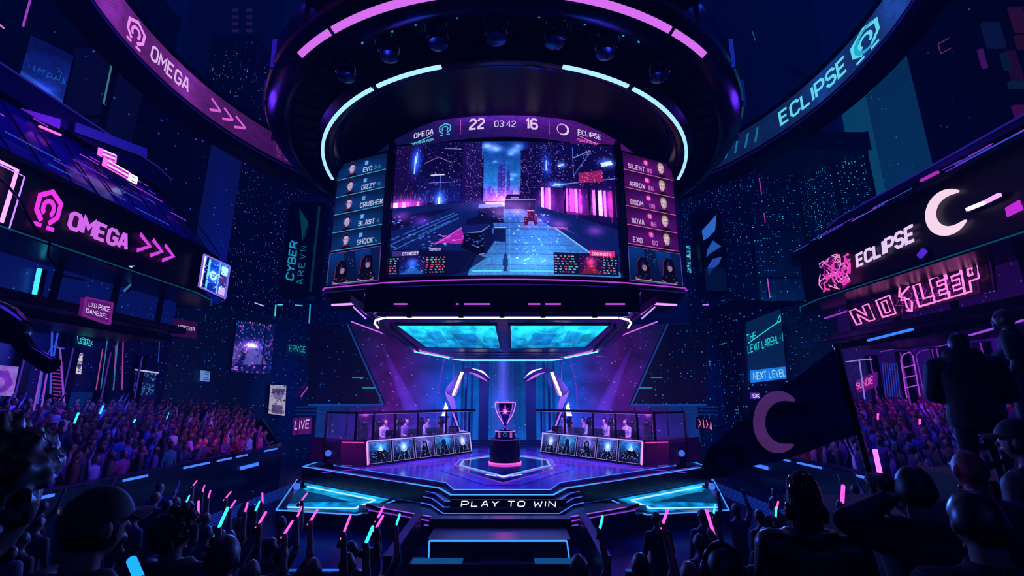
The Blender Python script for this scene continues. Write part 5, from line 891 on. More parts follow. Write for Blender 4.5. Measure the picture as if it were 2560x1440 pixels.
# small lights on the ECLIPSE building
for pts, em, es, X, th, lab in ((((2418, 524), (2462, 506)), 'ffd0ff', 2.0, 11.8, .08, 'bright pink white light bar crossing the crescent'), (((2466, 504), (2500, 486)), 'ff9cff', 1.6, 11.8, .08, 'pink light bar just past the crescent'), (((2473, 421), (2506, 403)), 'ff50e0', 1.3, 12.6, .12, 'pink light bar on the ECLIPSE eave'), (((2302, 452), (2345, 430)), 'c030c0', 1.0, 12.4, .07, 'thin magenta bar on top of the ECLIPSE eave'), (((2170, 851), (2282, 823)), '2a70ff', 2.0, 13.22, .07, 'long blue fluorescent tube under the ECLIPSE building'), (((2062, 796), (2118, 778)), 'a040d0', 1.0, 13.4, .05, 'thin violet tube before the NO SLEEP sign'), (((2298, 642), (2312, 625)), '5a2ae0', 1.0, 11.85, .14, 'short violet slash light under the word ECLIPSE'), (((2425, 838), (2560, 800)), '9a50e8', 1.1, 13.22, .04, 'long violet tube behind the standing men')):
    a, b = PX(*pts[0], X), PX(*pts[1], X); t = thing('light_bar', lab, 'light', a); MB().bar(a, b, .08, th).build('tube', E('bar_'+em, em, es), t); MB().bar(a+V((.1, 0, .0)), b+V((.1, 0, 0)), .1, th*1.25).build('housing', BLACK, t)
q = [PX(x, y, 11.85) for x, y in ((2512, 520), (2546, 500), (2555, 524), (2517, 542))]; tag(MB().slab(q, (-1, 0, 0), .04).build('lit_square', E('magenta_square', 'd030e8', 1.0)), 'flat glowing magenta square past the crescent on the ECLIPSE eave', 'light')
# ================================================================= curved ribbon boards high up
def ribbon_fn(s_): return lambda a, zz, d=0: V((s_*(13.1-d)*math.sin(a), 15.2-(13.1-d)*math.cos(a), Z0+11.9+zz))
for s_, sd, cols in ((-1, 'OMEGA', ('e050f0', '8a2ab0', '4a1468', 'a03ac0')), (1, 'ECLIPSE', ('2a6ae0', '2a58c0', '102a60', '2050b0'))):
    f = ribbon_fn(s_); a0, a1 = .6, 2.2
    t = thing('ribbon_screen', 'high curved ribbon screen showing the word %s in bright letters' % sd, 'ribbon screen', f(1.4, .6))
    p = Pic(260, 26); 
    for x in range(260):
        u = x/259; k = (0, .3, .62, 1); cc = [hs(c) for c in cols]; cc = [hs(cols[0]), hs(cols[1]), hs(cols[3])*.8, hs(cols[2])]
        for i in range(3):
            if k[i] <= u <= k[i+1]: v_ = (u-k[i])/(k[i+1]-k[i]); p.a[:, x] = (cc[i]*(1-v_)+cc[i+1]*v_)*.85
    for x, w_ in ((120, 9), (60, 14), (170, 10)): p.glow(x, 10, w_, 30, cols[3], .3)
    for y in range(0, 26, 2): p.line([(0, y), (260, y)], .6, '000010', .25)
    p.noise(3, .12)
    p.obj('screen', lambda u, v, f=f: f(a0+(a1-a0)*u, 1.25*v, .04), picmat('ribbon_led', 1.0, True), t)
    def arc(nm, prof, m):
        vs = []; n = 60; k = len(prof); F_ = []
        for i in range(n+1): vs += [f(.5+1.85*i/n, z, d) for d, z in prof]
        for i in range(n): F_ += [(i*k+j, i*k+(j+1) % k, (i+1)*k+(j+1) % k, (i+1)*k+j) for j in range(k)]
        MB().add(vs, F_).build(nm, m, t)
    arc('lower_rim', [(.15, -.12), (.1, -.6), (-.5, -.75), (-.9, -.1), (-.2, -.02)], M('ribbon_rim', '0a0a1c', .25, .7)); arc('rim_line', [(.17, -.2), (.17, -.25), (.13, -.25), (.13, -.2)], M('rim_line_v', '3a2080', .3, .7, '2a2080', .3)); arc('upper_rim', [(.1, 1.28), (.1, 1.42), (-.6, 1.5), (-.6, 1.28)], BLACK); arc('back', [(-.02, -.1), (-.02, 1.3), (-.5, 1.3), (-.5, -.1)], BLACK)
    LT = E('ribbon_letters_'+sd, 'f0c0ff' if s_ < 0 else '6ae8ff', 1.1, False)
    def ang(px):
        best = None
        for i in range(700):
            a = .5+i*.0025; q = f(a, .5); dd = (q-CAM).dot(V((0, CP, SP))); X_ = 1280+F*(q.x-CAM.x)/dd
            if best is None or abs(X_-px) < best[0]: best = (abs(X_-px), a)
        return best[1]
    if s_ < 0:
        A, B = ang(372), ang(468); polys = fitted(text2('OMEGA', 1, .2)); MB().strip([[(A+(B-A)*x, .28+.66*y) for x, y in q] for q in polys], lambda a, b, c: f(a, b, .07)).build('lettering', LT, t)
        for px in (520, 552, 582):
            A = ang(px); B = ang(px+28); MB().strip([[(A+(B-A)*x, .28+.66*y) for x, y in q] for q in fitted(ribbon2([(0, 1), (.8, .55), (.8, .45), (0, 0)], .2))], lambda a, b, c: f(a, b, .07)).build('arrow', E('ribbon_arrow', 'f070f0', 1.0, False), t)
        A, B = ang(312), ang(355); q = fitted(omega2(0, 0, 1, .13)); MB().strip([[(A+(B-A)*x, .12+1.0*y) for x, y in pp] for pp in q], lambda a, b, c: f(a, b, .07)).build('emblem', E('ribbon_em', 'ff9cff', 1.1, False), t)
        A, B = ang(688), ang(724); MB().strip([[(A+(B-A)*x, .12+1.0*y) for x, y in pp] for pp in q], lambda a, b, c: f(a, b, .07)).build('emblem', E('ribbon_em2', '80308a', .8, False), t)
    else:
        B, A = ang(1952), ang(2118); polys = fitted(text2('ECLIPSE', 1, .2)); MB().strip([[(B+(A-B)*x, .26+.72*y) for x, y in q] for q in polys], lambda a, b, c: f(a, b, .07)).build('lettering', LT, t)
        for px in (1812, 1836, 1862, 1887):
            A = ang(px); B = ang(px+16); MB().strip([[(A, .3), (A+(B-A)*.35, .3), (B, .95), (B-(B-A)*.35, .95)]], lambda a, b, c: f(a, b, .07)).build('slash', E('ribbon_slash', '1f8ab8', .8, False), t)
        A, B = ang(2135), ang(2205); q = [[(A+(B-A)*x, .08+1.1*y) for x, y in pp] for pp in fitted(omega2(0, 0, 1, .12))]; MB().strip(q, lambda a, b, c: f(a, b, .07)).build('emblem', LT, t)
        q = [[(A+(B-A)*(.1+.8*x), .2+.9*y) for x, y in pp] for pp in fitted(ring2(0, 0, 1, .3, .8, 5.4, 30, True))]; MB().strip(q, lambda a, b, c: f(a, b, .075)).build('crescent', E('ribbon_cres', '2ac0f0', 1.0, False), t)
    for k in range(3):
        a = 1.0+k*.35; p_, r_ = f(a, 1.4, -.3), f(a+.25, 5.5, -3); MB().tube([p_, r_], .035, 5).build('stay_cable', M('cable_teal', '1a4a60', .3, .8), t); MB().tube([p_+V((.4, .3, 0)), r_+V((.4, .3, 0))], .02, 5).build('stay_cable', BLACK, t)

for s_, sd, em in ((-1, 'OMEGA', '5a30d0'), (1, 'ECLIPSE', '9a30d0')):
    for k in range(8):
        y = 9.5+k*1.75; t = thing('shop_pier', 'narrow dark pier with a dim neon edge on the %s side wall' % sd, 'pier', (s_*17.3, y, 0), 'wall piers on the %s side' % sd); MB().b(s_*17.15, s_*17.49, y, y+.35, 0, Z0+2.05).build('shaft', DARK, t); MB().b(s_*17.12, s_*17.16, y, y+.04, 2.2, Z0+2.0).build('neon_edge', E('pier_'+em, em, .7, False), t)
        MB().b(s_*17.3, s_*17.49, y+.5, y+1.5, 2.6+.3*(k % 3), 3.4+.5*(k % 2)).build('lit_bay', M('bay_%d_%d' % (s_, k % 3), ('0c1a50', '1a0c40', '08204a')[k % 3] if s_ < 0 else ('2a0c50', '1a1460', '3a0a48')[k % 3], .3, em=('102a80', '2a1270', '0a3a70')[k % 3] if s_ < 0 else ('4a1280', '2a1a90', '5a1070')[k % 3], es=.35), t)
# ================================================================= towers
def tower(px0, px1, pytop, Y, fm, lab, depth=6, nm='tower', top=None, zbase=0, crown=True, extra=None):
    a, b = PY(px0, pytop, Y), PY(px1, pytop, Y); x0, x1, zt = a.x, b.x, max(a.z, b.z); c = ((x0+x1)/2, Y, zbase); t = thing(nm, lab, 'building', c)
    MB().b(x0, x1, Y, Y+depth, zbase, zt).build('shaft', fm, t)
    w = x1-x0
    if crown:
        MB().b(x0-.15, x1+.15, Y-.15, Y+depth+.15, zt, zt+.35).build('roof_slab', DARK, t); MB().b(x0+w*.25, x1-w*.25, Y+1, Y+depth-1, zt+.35, zt+1.6).build('plant_room', BLACK, t); MB().tube([(x0+w*.4, Y+2, zt+1.6), (x0+w*.4, Y+2, zt+4)], .06, 5).build('mast', BLACK, t)
    for f_ in (0, 1): MB().b((x0, x1)[f_]-.12, (x0, x1)[f_]+.12, Y-.12, Y+.12, zbase, zt).build('corner_pier', BLACK, t)
    n = max(2, int((zt-zbase)/5))
    for k in range(1, n): MB().b(x0-.05, x1+.05, Y-.08, Y, zbase+(zt-zbase)*k/n, zbase+(zt-zbase)*k/n+.18).build('floor_band', DARK, t)
    return t, x0, x1, zt
fa = lambda nm, base, c1, c2, thr, es, seed, w=.4, h=.34, **k: facade(nm, base, w, h, thr, c1, c2, es, seed=seed, **k)
tower(60, 290, -140, 31, fa('f1', '060710', '2a50c0', '5a30a0', 1.0, .8, 11), 'tall black tower block behind the OMEGA ribbon, nearest the edge of the picture', 8, crown=False)
tower(180, 300, 120, 24.5, fa('f2', '0a1030', '3a60ff', '3a80ff', .98, .8, 12, glow='0a0e38', ges=.6), 'smooth dark blue round-cornered tower beneath the OMEGA ribbon', 2.2)
tower(303, 400, 205, 27, fa('f3', '0a0e2c', '5070ff', '7040ff', .95, 1, 13), 'narrow indigo tower beside the smooth dark blue one', 4)
tower(380, 470, 255, 34, fa('f4', '080a1e', '4a60ff', 'c050e0', .93, 1.2, 14), 'black tower in front of the pale blue column', 3.2)
tower(468, 540, 265, 38, fa('f5', '1a2c80', '50a0ff', '4060ff', .96, 1, 15, glow='16246a', ges=.45), 'pale blue lit column tower rising under the OMEGA ribbon', 5)  # even emission paints hazy light onto the column
tower(536, 640, 100, 44, fa('f6', '07091a', '4a90ff', '8a80ff', .80, 2.2, 16, .3, .24), 'dark skyscraper with vertical strings of blue windows, left of the ring', 8)
tower(628, 720, 180, 53, fa('f7', '05081a', '3ab0ff', '9aa0ff', .80, 2.2, 17, .34, .28), 'dark skyscraper with scattered white windows behind the vertical banner', 8)
tower(700, 850, 250, 73, fa('f8', '061430', '2ac0ff', '3a60ff', .86, 1.8, 18, .4, .3), 'far blue skyscraper beside the scoreboard on the OMEGA side', 8)
t, x0, x1, zt = tower(520, 690, -200, 82, fa('f9', '030306', '3a50a0', '30307a', 1.02, .6, 19), 'very tall black skyscraper with a grid of cyan windows behind the ring', 8, crown=False)
for i in range(2):
    for j in range(4):
        q = PY(582+i*34, 22+j*17, 81.9); MB().b(q.x, q.x+1.3, 81.8, 81.95, q.z-.75, q.z).build('window', M('cyan_window', '1a6080', .4, em='2a90b0' if (i+j) % 2 else '503a70', es=.55), t)
tower(1735, 1850, 330, 59, fa('g1', '061430', '2ac0ff', '3a80ff', .84, 2.0, 21, .4, .3), 'far blue skyscraper beside the scoreboard on the ECLIPSE side', 8)
tower(1848, 1975, 355, 44, fa('g2', '06102a', '2ae0ff', '2a80ff', .76, 2.6, 22, .32, .24), 'dark skyscraper with many cyan windows behind the leaf banner', 8)
tower(1960, 2075, 340, 53, fa('g3', '070c24', '2ad0ff', '3a60ff', .80, 2.2, 23, .36, .28), 'broad stepped skyscraper crowned by a ledge under the ECLIPSE ribbon', 8)
tower(2075, 2165, 385, 40, fa('g4', '06122e', '2af0ff', '20a0ff', .70, 2.8, 24, .3, .2), 'skyscraper with bright cyan vertical window strings next to the hazy gap', 6)
t, x0, x1, zt = tower(1955, 2165, 330, 38.0, DARK, 'projecting dark ledge block on top of the skyscrapers', 5, zbase=PY(2000, 388, 39).z, crown=False, nm='ledge_block')
tower(2165, 2330, 120, 68, fa('g5', '0a3a68', '1a80b0', '2a6ab0', .99, .8, 25, .5, .4, glow='1a7aa8', ges=.8), 'far tower coloured as lit teal haze in the gap over the ECLIPSE eave', 8)  # teal colour and emission paint the lit haze of the gap
tower(2245, 2372, 20, 33, fa('g6', '0a1c4c', '2a70c0', '3a50d0', .95, 1.0, 26, glow='0e4a78', ges=.6), 'deep blue tower rising behind the ECLIPSE eave', 5)  # teal emission paints haze over the tower
tower(2372, 2500, -200, 25, fa('g7', '0a0a20', '5a40b0', '2a50a0', .97, .8, 27), 'near black tower beside the picture edge on the ECLIPSE side', 5, crown=False)
tower(1830, 1990, -200, 94, fa('g8', '030306', '2a7aa0', '40307a', 1.02, .6, 28), 'very tall black skyscraper behind the ECLIPSE ribbon', 8, crown=False)
tower(1700, 1850, 0, 80, fa('g9', '0a0c2c', '3a40b0', '6030a0', .97, .8, 29), 'violet dark skyscraper behind the ring on the ECLIPSE side', 8)
t, x0, x1, zt = tower(2475, 2640, -250, 20.5, M('panel_tower', '0a0812', .5), 'black tower clad in purple and teal square panels at the picture edge', 4, crown=False, nm='panelled_tower')
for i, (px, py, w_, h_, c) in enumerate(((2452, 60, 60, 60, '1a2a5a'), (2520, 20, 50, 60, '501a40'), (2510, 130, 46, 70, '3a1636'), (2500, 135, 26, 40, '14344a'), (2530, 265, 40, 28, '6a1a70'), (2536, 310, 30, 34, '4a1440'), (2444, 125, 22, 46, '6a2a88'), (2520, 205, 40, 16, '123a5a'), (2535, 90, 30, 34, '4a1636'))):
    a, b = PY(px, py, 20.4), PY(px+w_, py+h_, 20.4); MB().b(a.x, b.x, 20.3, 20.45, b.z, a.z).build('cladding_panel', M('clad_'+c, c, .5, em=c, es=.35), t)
# blue billboard with faint mirrored script on top of the OMEGA building
p = Pic(90, 110, '0a1a78'); p.grad(0, 0, 90, 110, '0a1258', '1a3ab0'); p.noise(12, .25); p.poly([(0, 80), (30, 84), (90, 100), (90, 110), (0, 110)], '2a70e0', .6); p.glow(50, 92, 26, 8, '3a3ad0', .5); p.dots(0, 60, 90, 108, 60, ['7a90ff', 'c050d0', '2ab0ff'], 1, 1)
for i, ch in enumerate('rerteH'): pass
xs = 20
for pl_ in ([(22, 56), (22, 66), (26, 68)], [(30, 62), (36, 62), (33, 57), (30, 62), (33, 68)], [(40, 70), (40, 58), (45, 57)], [(50, 70), (50, 58), (58, 58), (58, 66), (50, 66)], [(64, 66), (66, 57), (71, 64), (63, 64)], [(74, 69), (74, 46), (68, 46)], [(80, 66), (80, 54), (84, 66), (84, 52)], [(70, 42), (66, 40)]): p.line(pl_, 1.3, '1a70e0')
q = [PY(x, y, 23.5) for x, y in ((78, 88), (184, 140), (155, 262), (43, 210))]
sign('rooftop_billboard', 'dim blue rooftop billboard with faint handwritten scrawl above the OMEGA eave', 'billboard', q, BLACK, pic=p, picm=SCREEN_DIM)
# lit strips on towers
for pts, em, es, Y, th, lab, *XX in ((((290, 126), (262, 262)), '5ab0c0', .6, 24.2, .22, 'pale teal lit strip standing on the smooth dark blue tower'), (((76, 0), (58, 66)), 'c050f0', 1.0, 24, .1, 'pink neon edge line of the black tower by the picture edge'), (((0, 62), (9, 70)), 'ff80f0', 1.4, 22, .1, 'tiny pink neon dash at the picture edge under the black tower'), (((1878, 340), (1884, 385)), 'b030b0', .9, 43.5, .14, 'upper short magenta strip on the skyscraper behind the leaf banner'), (((1897, 445), (1903, 487)), 'd040d0', 1.1, 43.5, .2, 'middle magenta strip on the skyscraper behind the leaf banner'), (((1909, 533), (1912, 556)), 'd040b0', 1.0, 43.5, .2, 'short rosy strip below the middle magenta strip'), (((1918, 697), (1924, 745)), 'e060e0', 1.2, 43.5, .16, 'lowest pink strip near the THE NEXT sign box'), (((1880, 80), (1887, 102)), '2ab0c8', .9, 59.5, .25, 'small cyan strip high on the black skyscraper behind the ECLIPSE ribbon'), (((690, 762), (687, 802)), '2ae0d0', 1.4, 36, .12, 'green cyan upright tube below the vertical banner'), (((776, 760), (772, 838)), '2ab8ff', 1.2, 36, .14, 'upright pale blue tube between vertical banner and scoreboard'), (((1818, 764), (1822, 808)), '3a90ff', 1.8, 36, .13, 'upright blue tube below the leaf banner'), (((637, 757), (660, 765)), 'b0e0ff', 1.2, 34, .07, 'small white dash light left of the green cyan tube'), (((1757, 762), (1772, 762)), 'c080ff', 1.6, 36, .12, 'small violet lamp under the leaf banner'), (((1808, 762), (1818, 762)), 'a0b0ff', 1.6, 36, .12, 'small pale lamp at the head of the upright blue tube'), (((694, 762), (706, 762)), '60e0ff', 1.4, 36, .1, 'small cyan lamp under the vertical banner'), (((738, 763), (756, 764)), '40c8ff', 1.4, 36, .1, 'cyan dash lamp under the vertical banner'), (((2424, 24), (2450, 2)), 'e0e0ff', 1.3, 23, .1, 'white strip light at the top corner on the ECLIPSE side'), (((2045, 600), (2053, 592)), '60d0ff', 1.4, 38, .14, 'tiny cyan lamp at the ECLIPSE building nose'), (((100, 672), (86, 742)), '3ac8ff', 2.0, 14.2, .1, 'upright cyan tube under the OMEGA emblem', -13.45), (((322, 668), (334, 667)), 'b0d0ff', 1.5, 15.8, .06, 'small white lamp under the OMEGA arrows', -12.0), (((340, 700), (310, 728)), '3a80c0', .8, 16, .02, 'thin slanting blue stay below the OMEGA board', -13.0)):
    a, b = (PX(*pts[0], XX[0]), PX(*pts[1], XX[0])) if XX else (PY(*pts[0], Y), PY(*pts[1], Y)); t = thing('strip_light', lab, 'light', a); MB().bar(a, b, th, .08).build('tube', E('strip_%s_%s' % (em, es), em, es, False), t); MB().bar(a+V((0, .1, 0)), b+V((0, .1, 0)), th*1.5, .1).build('channel', BLACK, t)
# neon outline rectangle on the near black tower
q = [PY(x, y, 24.8) for x, y in ((2345, 110), (2437, 60), (2444, 84), (2352, 134))]; tag(MB().tube(q, .035, 5, True).build('neon_outline', E('neon_plum', '9a3a9a', .6, False)), 'dim plum neon outline of a long box on the near black tower', 'neon tube')
# ================================================================= vertical banners
def banner(nm, lab, px, Y, bgc, side_px):
    q = [PY(x, y, Y) for x, y in px]; q[0].x = q[3].x = (q[0].x+q[3].x)/2; q[1].x = q[2].x = (q[1].x+q[2].x)/2; q[0].z = q[1].z = (q[0].z+q[1].z)/2; q[2].z = q[3].z = (q[2].z+q[3].z)/2
    t = thing(nm, lab, 'banner', q[3]); x0, x1, z0, z1 = q[0].x, q[1].x, q[3].z, q[0].z; MB().b(x0, x1, Y, Y+1.2, z0, z1).build('box', M('banner_box', '04101c', .4, .4), t)
    MB().path([V((x0, Y-.02, z0)), V((x1, Y-.02, z0)), V((x1, Y-.02, z1)), V((x0, Y-.02, z1))], .1, closed=True).build('frame', BLACK, t); return t, x0, x1, z0, z1
t, x0, x1, z0, z1 = banner('cyber_arena_banner', 'tall dark banner with cyan sideways words CYBER ARENA beside the scoreboard', ((722, 508), (800, 508), (790, 740), (706, 740)), 30, '', None)
fc = Frame((x0, 29.9, z0), (0, 0, 1), (-1, 0, 0), (0, -1, 0)); W_, H_ = z1-z0, x1-x0
MB().strip(text2('CYBER', H_*.21, .2, 1, 1.5, .16, x=W_*.16, y=-H_*.36, fit=W_*.4), fc).build('lettering', E('banner_cyan', '18b4e6', 1.0, False), t); MB().strip(text2('AREVN', H_*.17, .13, 1, 3, .0, x=W_*.12, y=-H_*.66, fit=W_*.4), fc).build('lettering', E('banner_cyan2', '1690bc', .9, False), t)
MB().strip([[(W_*.58, -H_*.5), (W_*.78, -H_*.62), (W_*.92, -H_*.32)]]+ribbon2([(W_*.58, -H_*.52), (W_*.75, -H_*.45), (W_*.93, -H_*.3), (W_*.78, -H_*.62), (W_*.6, -H_*.55)], .06), fc).build('bird_emblem', M('bird_teal', '0a4a58', .5, em='0a5a6a', es=.5), t)
MB().b(x1-.25, x1-.12, 29.88, 29.98, z0+.3, z1-.3).build('edge_strip', M('edge_teal', '0a3a48', .4, em='0a4a60', es=.4), t)
t, x0, x1, z0, z1 = banner('leaf_banner', 'tall dark banner with three blue curved leaf shapes beside the scoreboard', ((1745, 525), (1800, 525), (1818, 735), (1758, 735)), 30, '', None)
fc = Frame((x0, 29.9, z0), (1, 0, 0), (0, 0, 1), (0, -1, 0)); W_, H_ = x1-x0, z1-z0
for k, (c, pts) in enumerate((('3a80f0', [(.15, .62), (.12, .74), (.35, .8), (.85, .94), (.7, .74), (.4, .66)]), ('2a68d8', [(.2, .42), (.25, .5), (.55, .62), (.9, .55), (.6, .5), (.35, .46)]), ('2a60d0', [(.2, .2), (.2, .3), (.45, .4), (.88, .43), (.7, .34), (.4, .28)]))):
    MB().add([fc(a*W_, b*H_) for a, b in pts], [tuple(range(len(pts)))]).build('leaf_emblem', E('leaf_'+c, c, .9, False), t)
MB().b(x0+.1, x1-.1, 29.9, 29.95, z0+.2, z0+H_*.3).build('lower_panel', M('leaf_panel', '0a2a4a', .4, em='0a2a50', es=.3), t)
# ================================================================= shop signs and posters on the side walls
MGS, CYS, DKS = M('magenta_sign_back', '3a0a48', .4, em='7a1a90', es=.55), M('cyan_sign_back', '062030', .4, em='08303a', es=.4), M('dark_sign_back', '08060f', .5)
TWm, TC, TP = E('sign_white', 'f0d8ff', 1.1, False), E('sign_cyan', '30e8f8', 1.2, False), E('sign_pink', 'ff70d0', 1.2, False)
sign('hanging_shop_sign', 'magenta hanging sign with two lines of garbled letters under the OMEGA building', 'sign', quad_on(((213, 744), (279, 758), (272, 811), (207, 788)), 4.5, 0), MGS, (('LXG PSIICE', (.12, .55, .92, .8), TWm, .16), ('DAMEXFL.', (.06, .2, .95, .45), TWm, .16)), frame=E('sign_frame_m', 'a030b0', .6, False))
sign('hanging_shop_sign', 'dull purple sign with the garbled word NOSEGA on a dark pier', 'sign', quad_on(((435, 795), (495, 805), (492, 847), (433, 838)), 3.25, 0), M('dull_purple_back', '2a0830', .4, em='4a1058', es=.5), (('NOSEGA', (.14, .4, .86, .66), TWm, .13),))
sign('neon_scrawl_sign', 'small cyan neon scrawl sign under the magenta hanging sign', 'neon sign', quad_on(((190, 838), (233, 848), (229, 868), (188, 860)), .6), DKS, ((omega2(0, 0, 2, .1)+ring2(1.6, .1, .8, .16)+ribbon2([(-2, 1), (-1.5, -.8), (3, -1.1)], .2)+text2('LOX', 1.2, .16, x=.4, y=-.6), (.02, .05, .98, .95), TC, .1),))
p = Pic(40, 56, 'e8dcf0'); p.dots(0, 0, 40, 56, 60, ['2a1a50', '4a3a80'], 5, 4); p.poly([(18, 0), (22, 0), (22, 56), (18, 56)], '2a1a4a'); p.ell(30, 34, 6, 8, '3a2a60', .8); p.poly([(4, 10), (14, 4), (12, 40), (3, 46)], '3a2a68', .8)
sign('white_poster', 'white lit poster with dark blotches beside the pink lit stairs', 'poster', quad_on(((176, 881), (208, 884), (203, 936), (172, 932)), .3), DKS, pic=p, picm=SCREEN_DIM)
p = Pic(60, 70, 'a070e8'); p.ell(24, 38, 26, 26, '6a2ab8', .8); p.ell(22, 40, 15, 14, '9a60e0'); p.poly([(6, 20), (40, 10), (54, 40), (40, 60), (46, 36), (30, 22)], '7a30c8', .8); p.noise(8, .15)
sign('swirl_poster', 'lilac glowing poster with a purple swirl at the picture edge', 'poster', quad_on(((-30, 910), (47, 917), (33, 992), (-40, 985)), .8), DKS, pic=p, picm=SCREEN_DIM)
p = Pic(80, 100, '0a1248'); p.grad(0, 0, 80, 100, '0a1a58', '1a1a70'); p.dots(0, 0, 80, 70, 160, ['2ab0ff', 'c050ff', '4060ff', 'ff80d0'], 2, 3); p.glow(34, 48, 22, 10, 'b080ff', 1); p.glow(34, 46, 8, 5, 'ffd8f0', 1); p.poly([(30, 50), (44, 50), (70, 80), (20, 84)], '7a6ad8', .8); p.poly([(0, 50), (26, 48), (10, 80), (0, 90)], 'a06ae0', .5); p.dots(0, 50, 80, 100, 90, ['0a0a30', '2a60d0', 'd070ff'], 4, 3); p.rect(58, 0, 61, 100, '0a0a30', .8)
sign('street_poster', 'large blue and pink screen showing a glowing road, over the OMEGA stand', 'screen', quad_on(((592, 800), (688, 812), (676, 936), (578, 930)), .3), DKS, pic=p, picm=SCREEN)
p = Pic(50, 60, '0a1a50'); p.dots(0, 0, 50, 60, 130, ['2a60c0', '60a0ff', '0a0a2a', '8ab0e0'], 4, 3); p.rect(0, 0, 50, 4, 'b0c0ff')
sign('blue_poster', 'dim blue speckled poster under a white strip on the OMEGA side', 'poster', quad_on(((338, 922), (392, 930), (384, 988), (332, 986)), .3), DKS, pic=p, picm=SCREEN_DIM)
sign('glyph_sign', 'small pale sign of two stacked glyph squares over the OMEGA stand', 'sign', quad_on(((506, 926), (526, 929), (524, 954), (504, 952)), .3), M('pale_back', '6a90c8', .4, em='7aa8e8', es=.8), ((ribbon2([(0, 0), (1, 1), (2, .2), (3, 1)], .3)+ribbon2([(0, 1.6), (3, 1.5)], .3), (.15, .58, .85, .9), DKS, .1), (ribbon2([(0, 0), (3, .3)], .4)+ribbon2([(.5, .8), (1, 1.3), (2.6, .9)], .3), (.15, .1, .85, .42), DKS, .1)))
sign('live_sign', 'magenta sign reading LIVE at the far end of the OMEGA stand', 'sign', [PY(x, y, 29) for x, y in ((733, 1046), (778, 1042), (775, 1084), (730, 1088))], MGS, (('LIVE', (.12, .28, .92, .86), TWm, .14),))
sign('cyan_word_sign', 'cyan neon word sign with a struck-through garble beside the road screen', 'neon sign', quad_on(((720, 858), (766, 862), (764, 888), (719, 884)), .15), CYS, (('ERVGE', (.05, .2, .95, .85), E('sign_cyan_dim', '20b0c0', 1, False), .14),))
p = Pic(44, 78, 'c0b8d8'); p.dots(0, 0, 44, 78, 50, ['3a2a68', '8a80b0'], 5, 4); p.ell(22, 26, 13, 12, '5a4a90', .6); p.poly([(4, 10), (10, 26), (16, 16), (22, 28), (28, 16), (36, 26), (40, 8)], '3a2a68', .8); p.rect(8, 52, 36, 74, '3a2a60', .7)
sign('hanging_banner', 'pale hanging banner with a dark figure near the far end of the OMEGA stand', 'banner', quad_on(((676, 962), (716, 964), (712, 1040), (671, 1034)), .3), DKS, pic=p, picm=SCREEN_DIM)
sign('next_arena_sign', 'tall cyan lit sign box reading THE LEXIT LAREHL on the ECLIPSE side', 'sign', [PY(x, y, 27) for x, y in ((1862, 806), (1952, 770), (1966, 926), (1868, 956))], M('cyan_box_back', '06263c', .4, em='0a3a68', es=.5), (('THE', (.03, .66, .27, .78), TC, .14), ('LEXIT LAREHL-1', (.04, .46, .98, .6), TC, .13), (ribbon2([(0, 0), (2.4, .55), (2.8, .6), (3.2, 1.1), (3.2, .65), (2.9, .62)], .07), (.06, .62, .97, .92), TC, .1)), frame=M('box_frame', '0a3050', .3, .6))
sign('next_level_sign', 'bright cyan strip sign reading NEXT LEVEL at the foot of the sign box', 'sign', [PY(x, y, 26.4) for x, y in ((1878, 926), (1964, 916), (1967, 946), (1880, 957))], M('cyan_bright_back', '0a50a0', .4, em='1a80e0', es=1.2), (('NEXT LEVEL', (.04, .15, .96, .85), E('sign_pale_cyan', 'b0f4ff', 1.2, False), .15),))
q = [PY(x, y, 27.1) for x, y in ((1850, 770), (1958, 735), (1970, 965), (1858, 985))]; tb_ = thing('sign_tower', 'dark square tower carrying the cyan sign box', 'building', q[3]); MB().b(q[3].x, q[2].x, 27.1, 31, 0, q[0].z).build('shaft', fa('st', '071830', '2ac0ff', '2a70ff', .84, 1.6, 33, .25, .2), tb_); MB().b(q[3].x-.2, q[2].x+1.6, 26.9, 31.2, q[0].z, q[0].z+.4).build('roof_slab', DARK, tb_)
sign('cyan_word_sign', 'small cyan garbled word sign on the back wall left of the sign box', 'neon sign', quad_on(((1770, 900), (1817, 900), (1815, 920), (1772, 920)), .15), CYS, (('RHAFE', (.05, .2, .95, .85), E('sign_teal', '1ad0b8', 1, False), .14),))
sign('arrow_neon_sign', 'pink neon strokes like arrow marks at the far end of the ECLIPSE stand', 'neon sign', [PY(x, y, 27) for x, y in ((1742, 1042), (1782, 1048), (1782, 1078), (1742, 1072))], DKS, ((ribbon2([(0, 6), (1.5, 3), (0, 0)], .5)+ribbon2([(3, 6), (3.6, 0)], .5)+ribbon2([(5, 6), (6, 3), (5, 0)], .5)+ribbon2([(8.6, 0), (8, 6), (7.4, .5), (8.6, 0)], .5), (.08, .1, .95, .9), TP, .1),))
sign('pink_word_sign', 'slanting pink neon word on a plum board behind the flag', 'neon sign', quad_on(((2138, 952), (2186, 930), (2186, 966), (2142, 982)), .8), M('plum_back', '5a1068', .4, em='8a1aa0', es=.5), (('SUNDIE', (.05, .2, .95, .8), TP, .16),))
sign('small_glyph_sign', 'small violet glyph sign left of the pink neon word', 'sign', [PY(x, y, 25.5) for x, y in ((1878, 982), (1900, 982), (1901, 997), (1879, 997))], M('violet_back', '3a1a80', .4, em='5a3ac0', es=.7), (('SK', (.1, .15, .9, .85), TWm, .18),))
p = Pic(12, 60, '0a3a60'); p.dots(0, 0, 12, 60, 60, ['30e0ff', '0a1a40', 'a0f4ff'], 5, 3); sign('code_strip_sign', 'narrow upright cyan sign of block marks beside the scoreboard', 'sign', [PY(x, y, 31) for x, y in ((1715, 614), (1726, 614), (1728, 682), (1718, 682))], DKS, pic=p, picm=SCREEN_DIM)
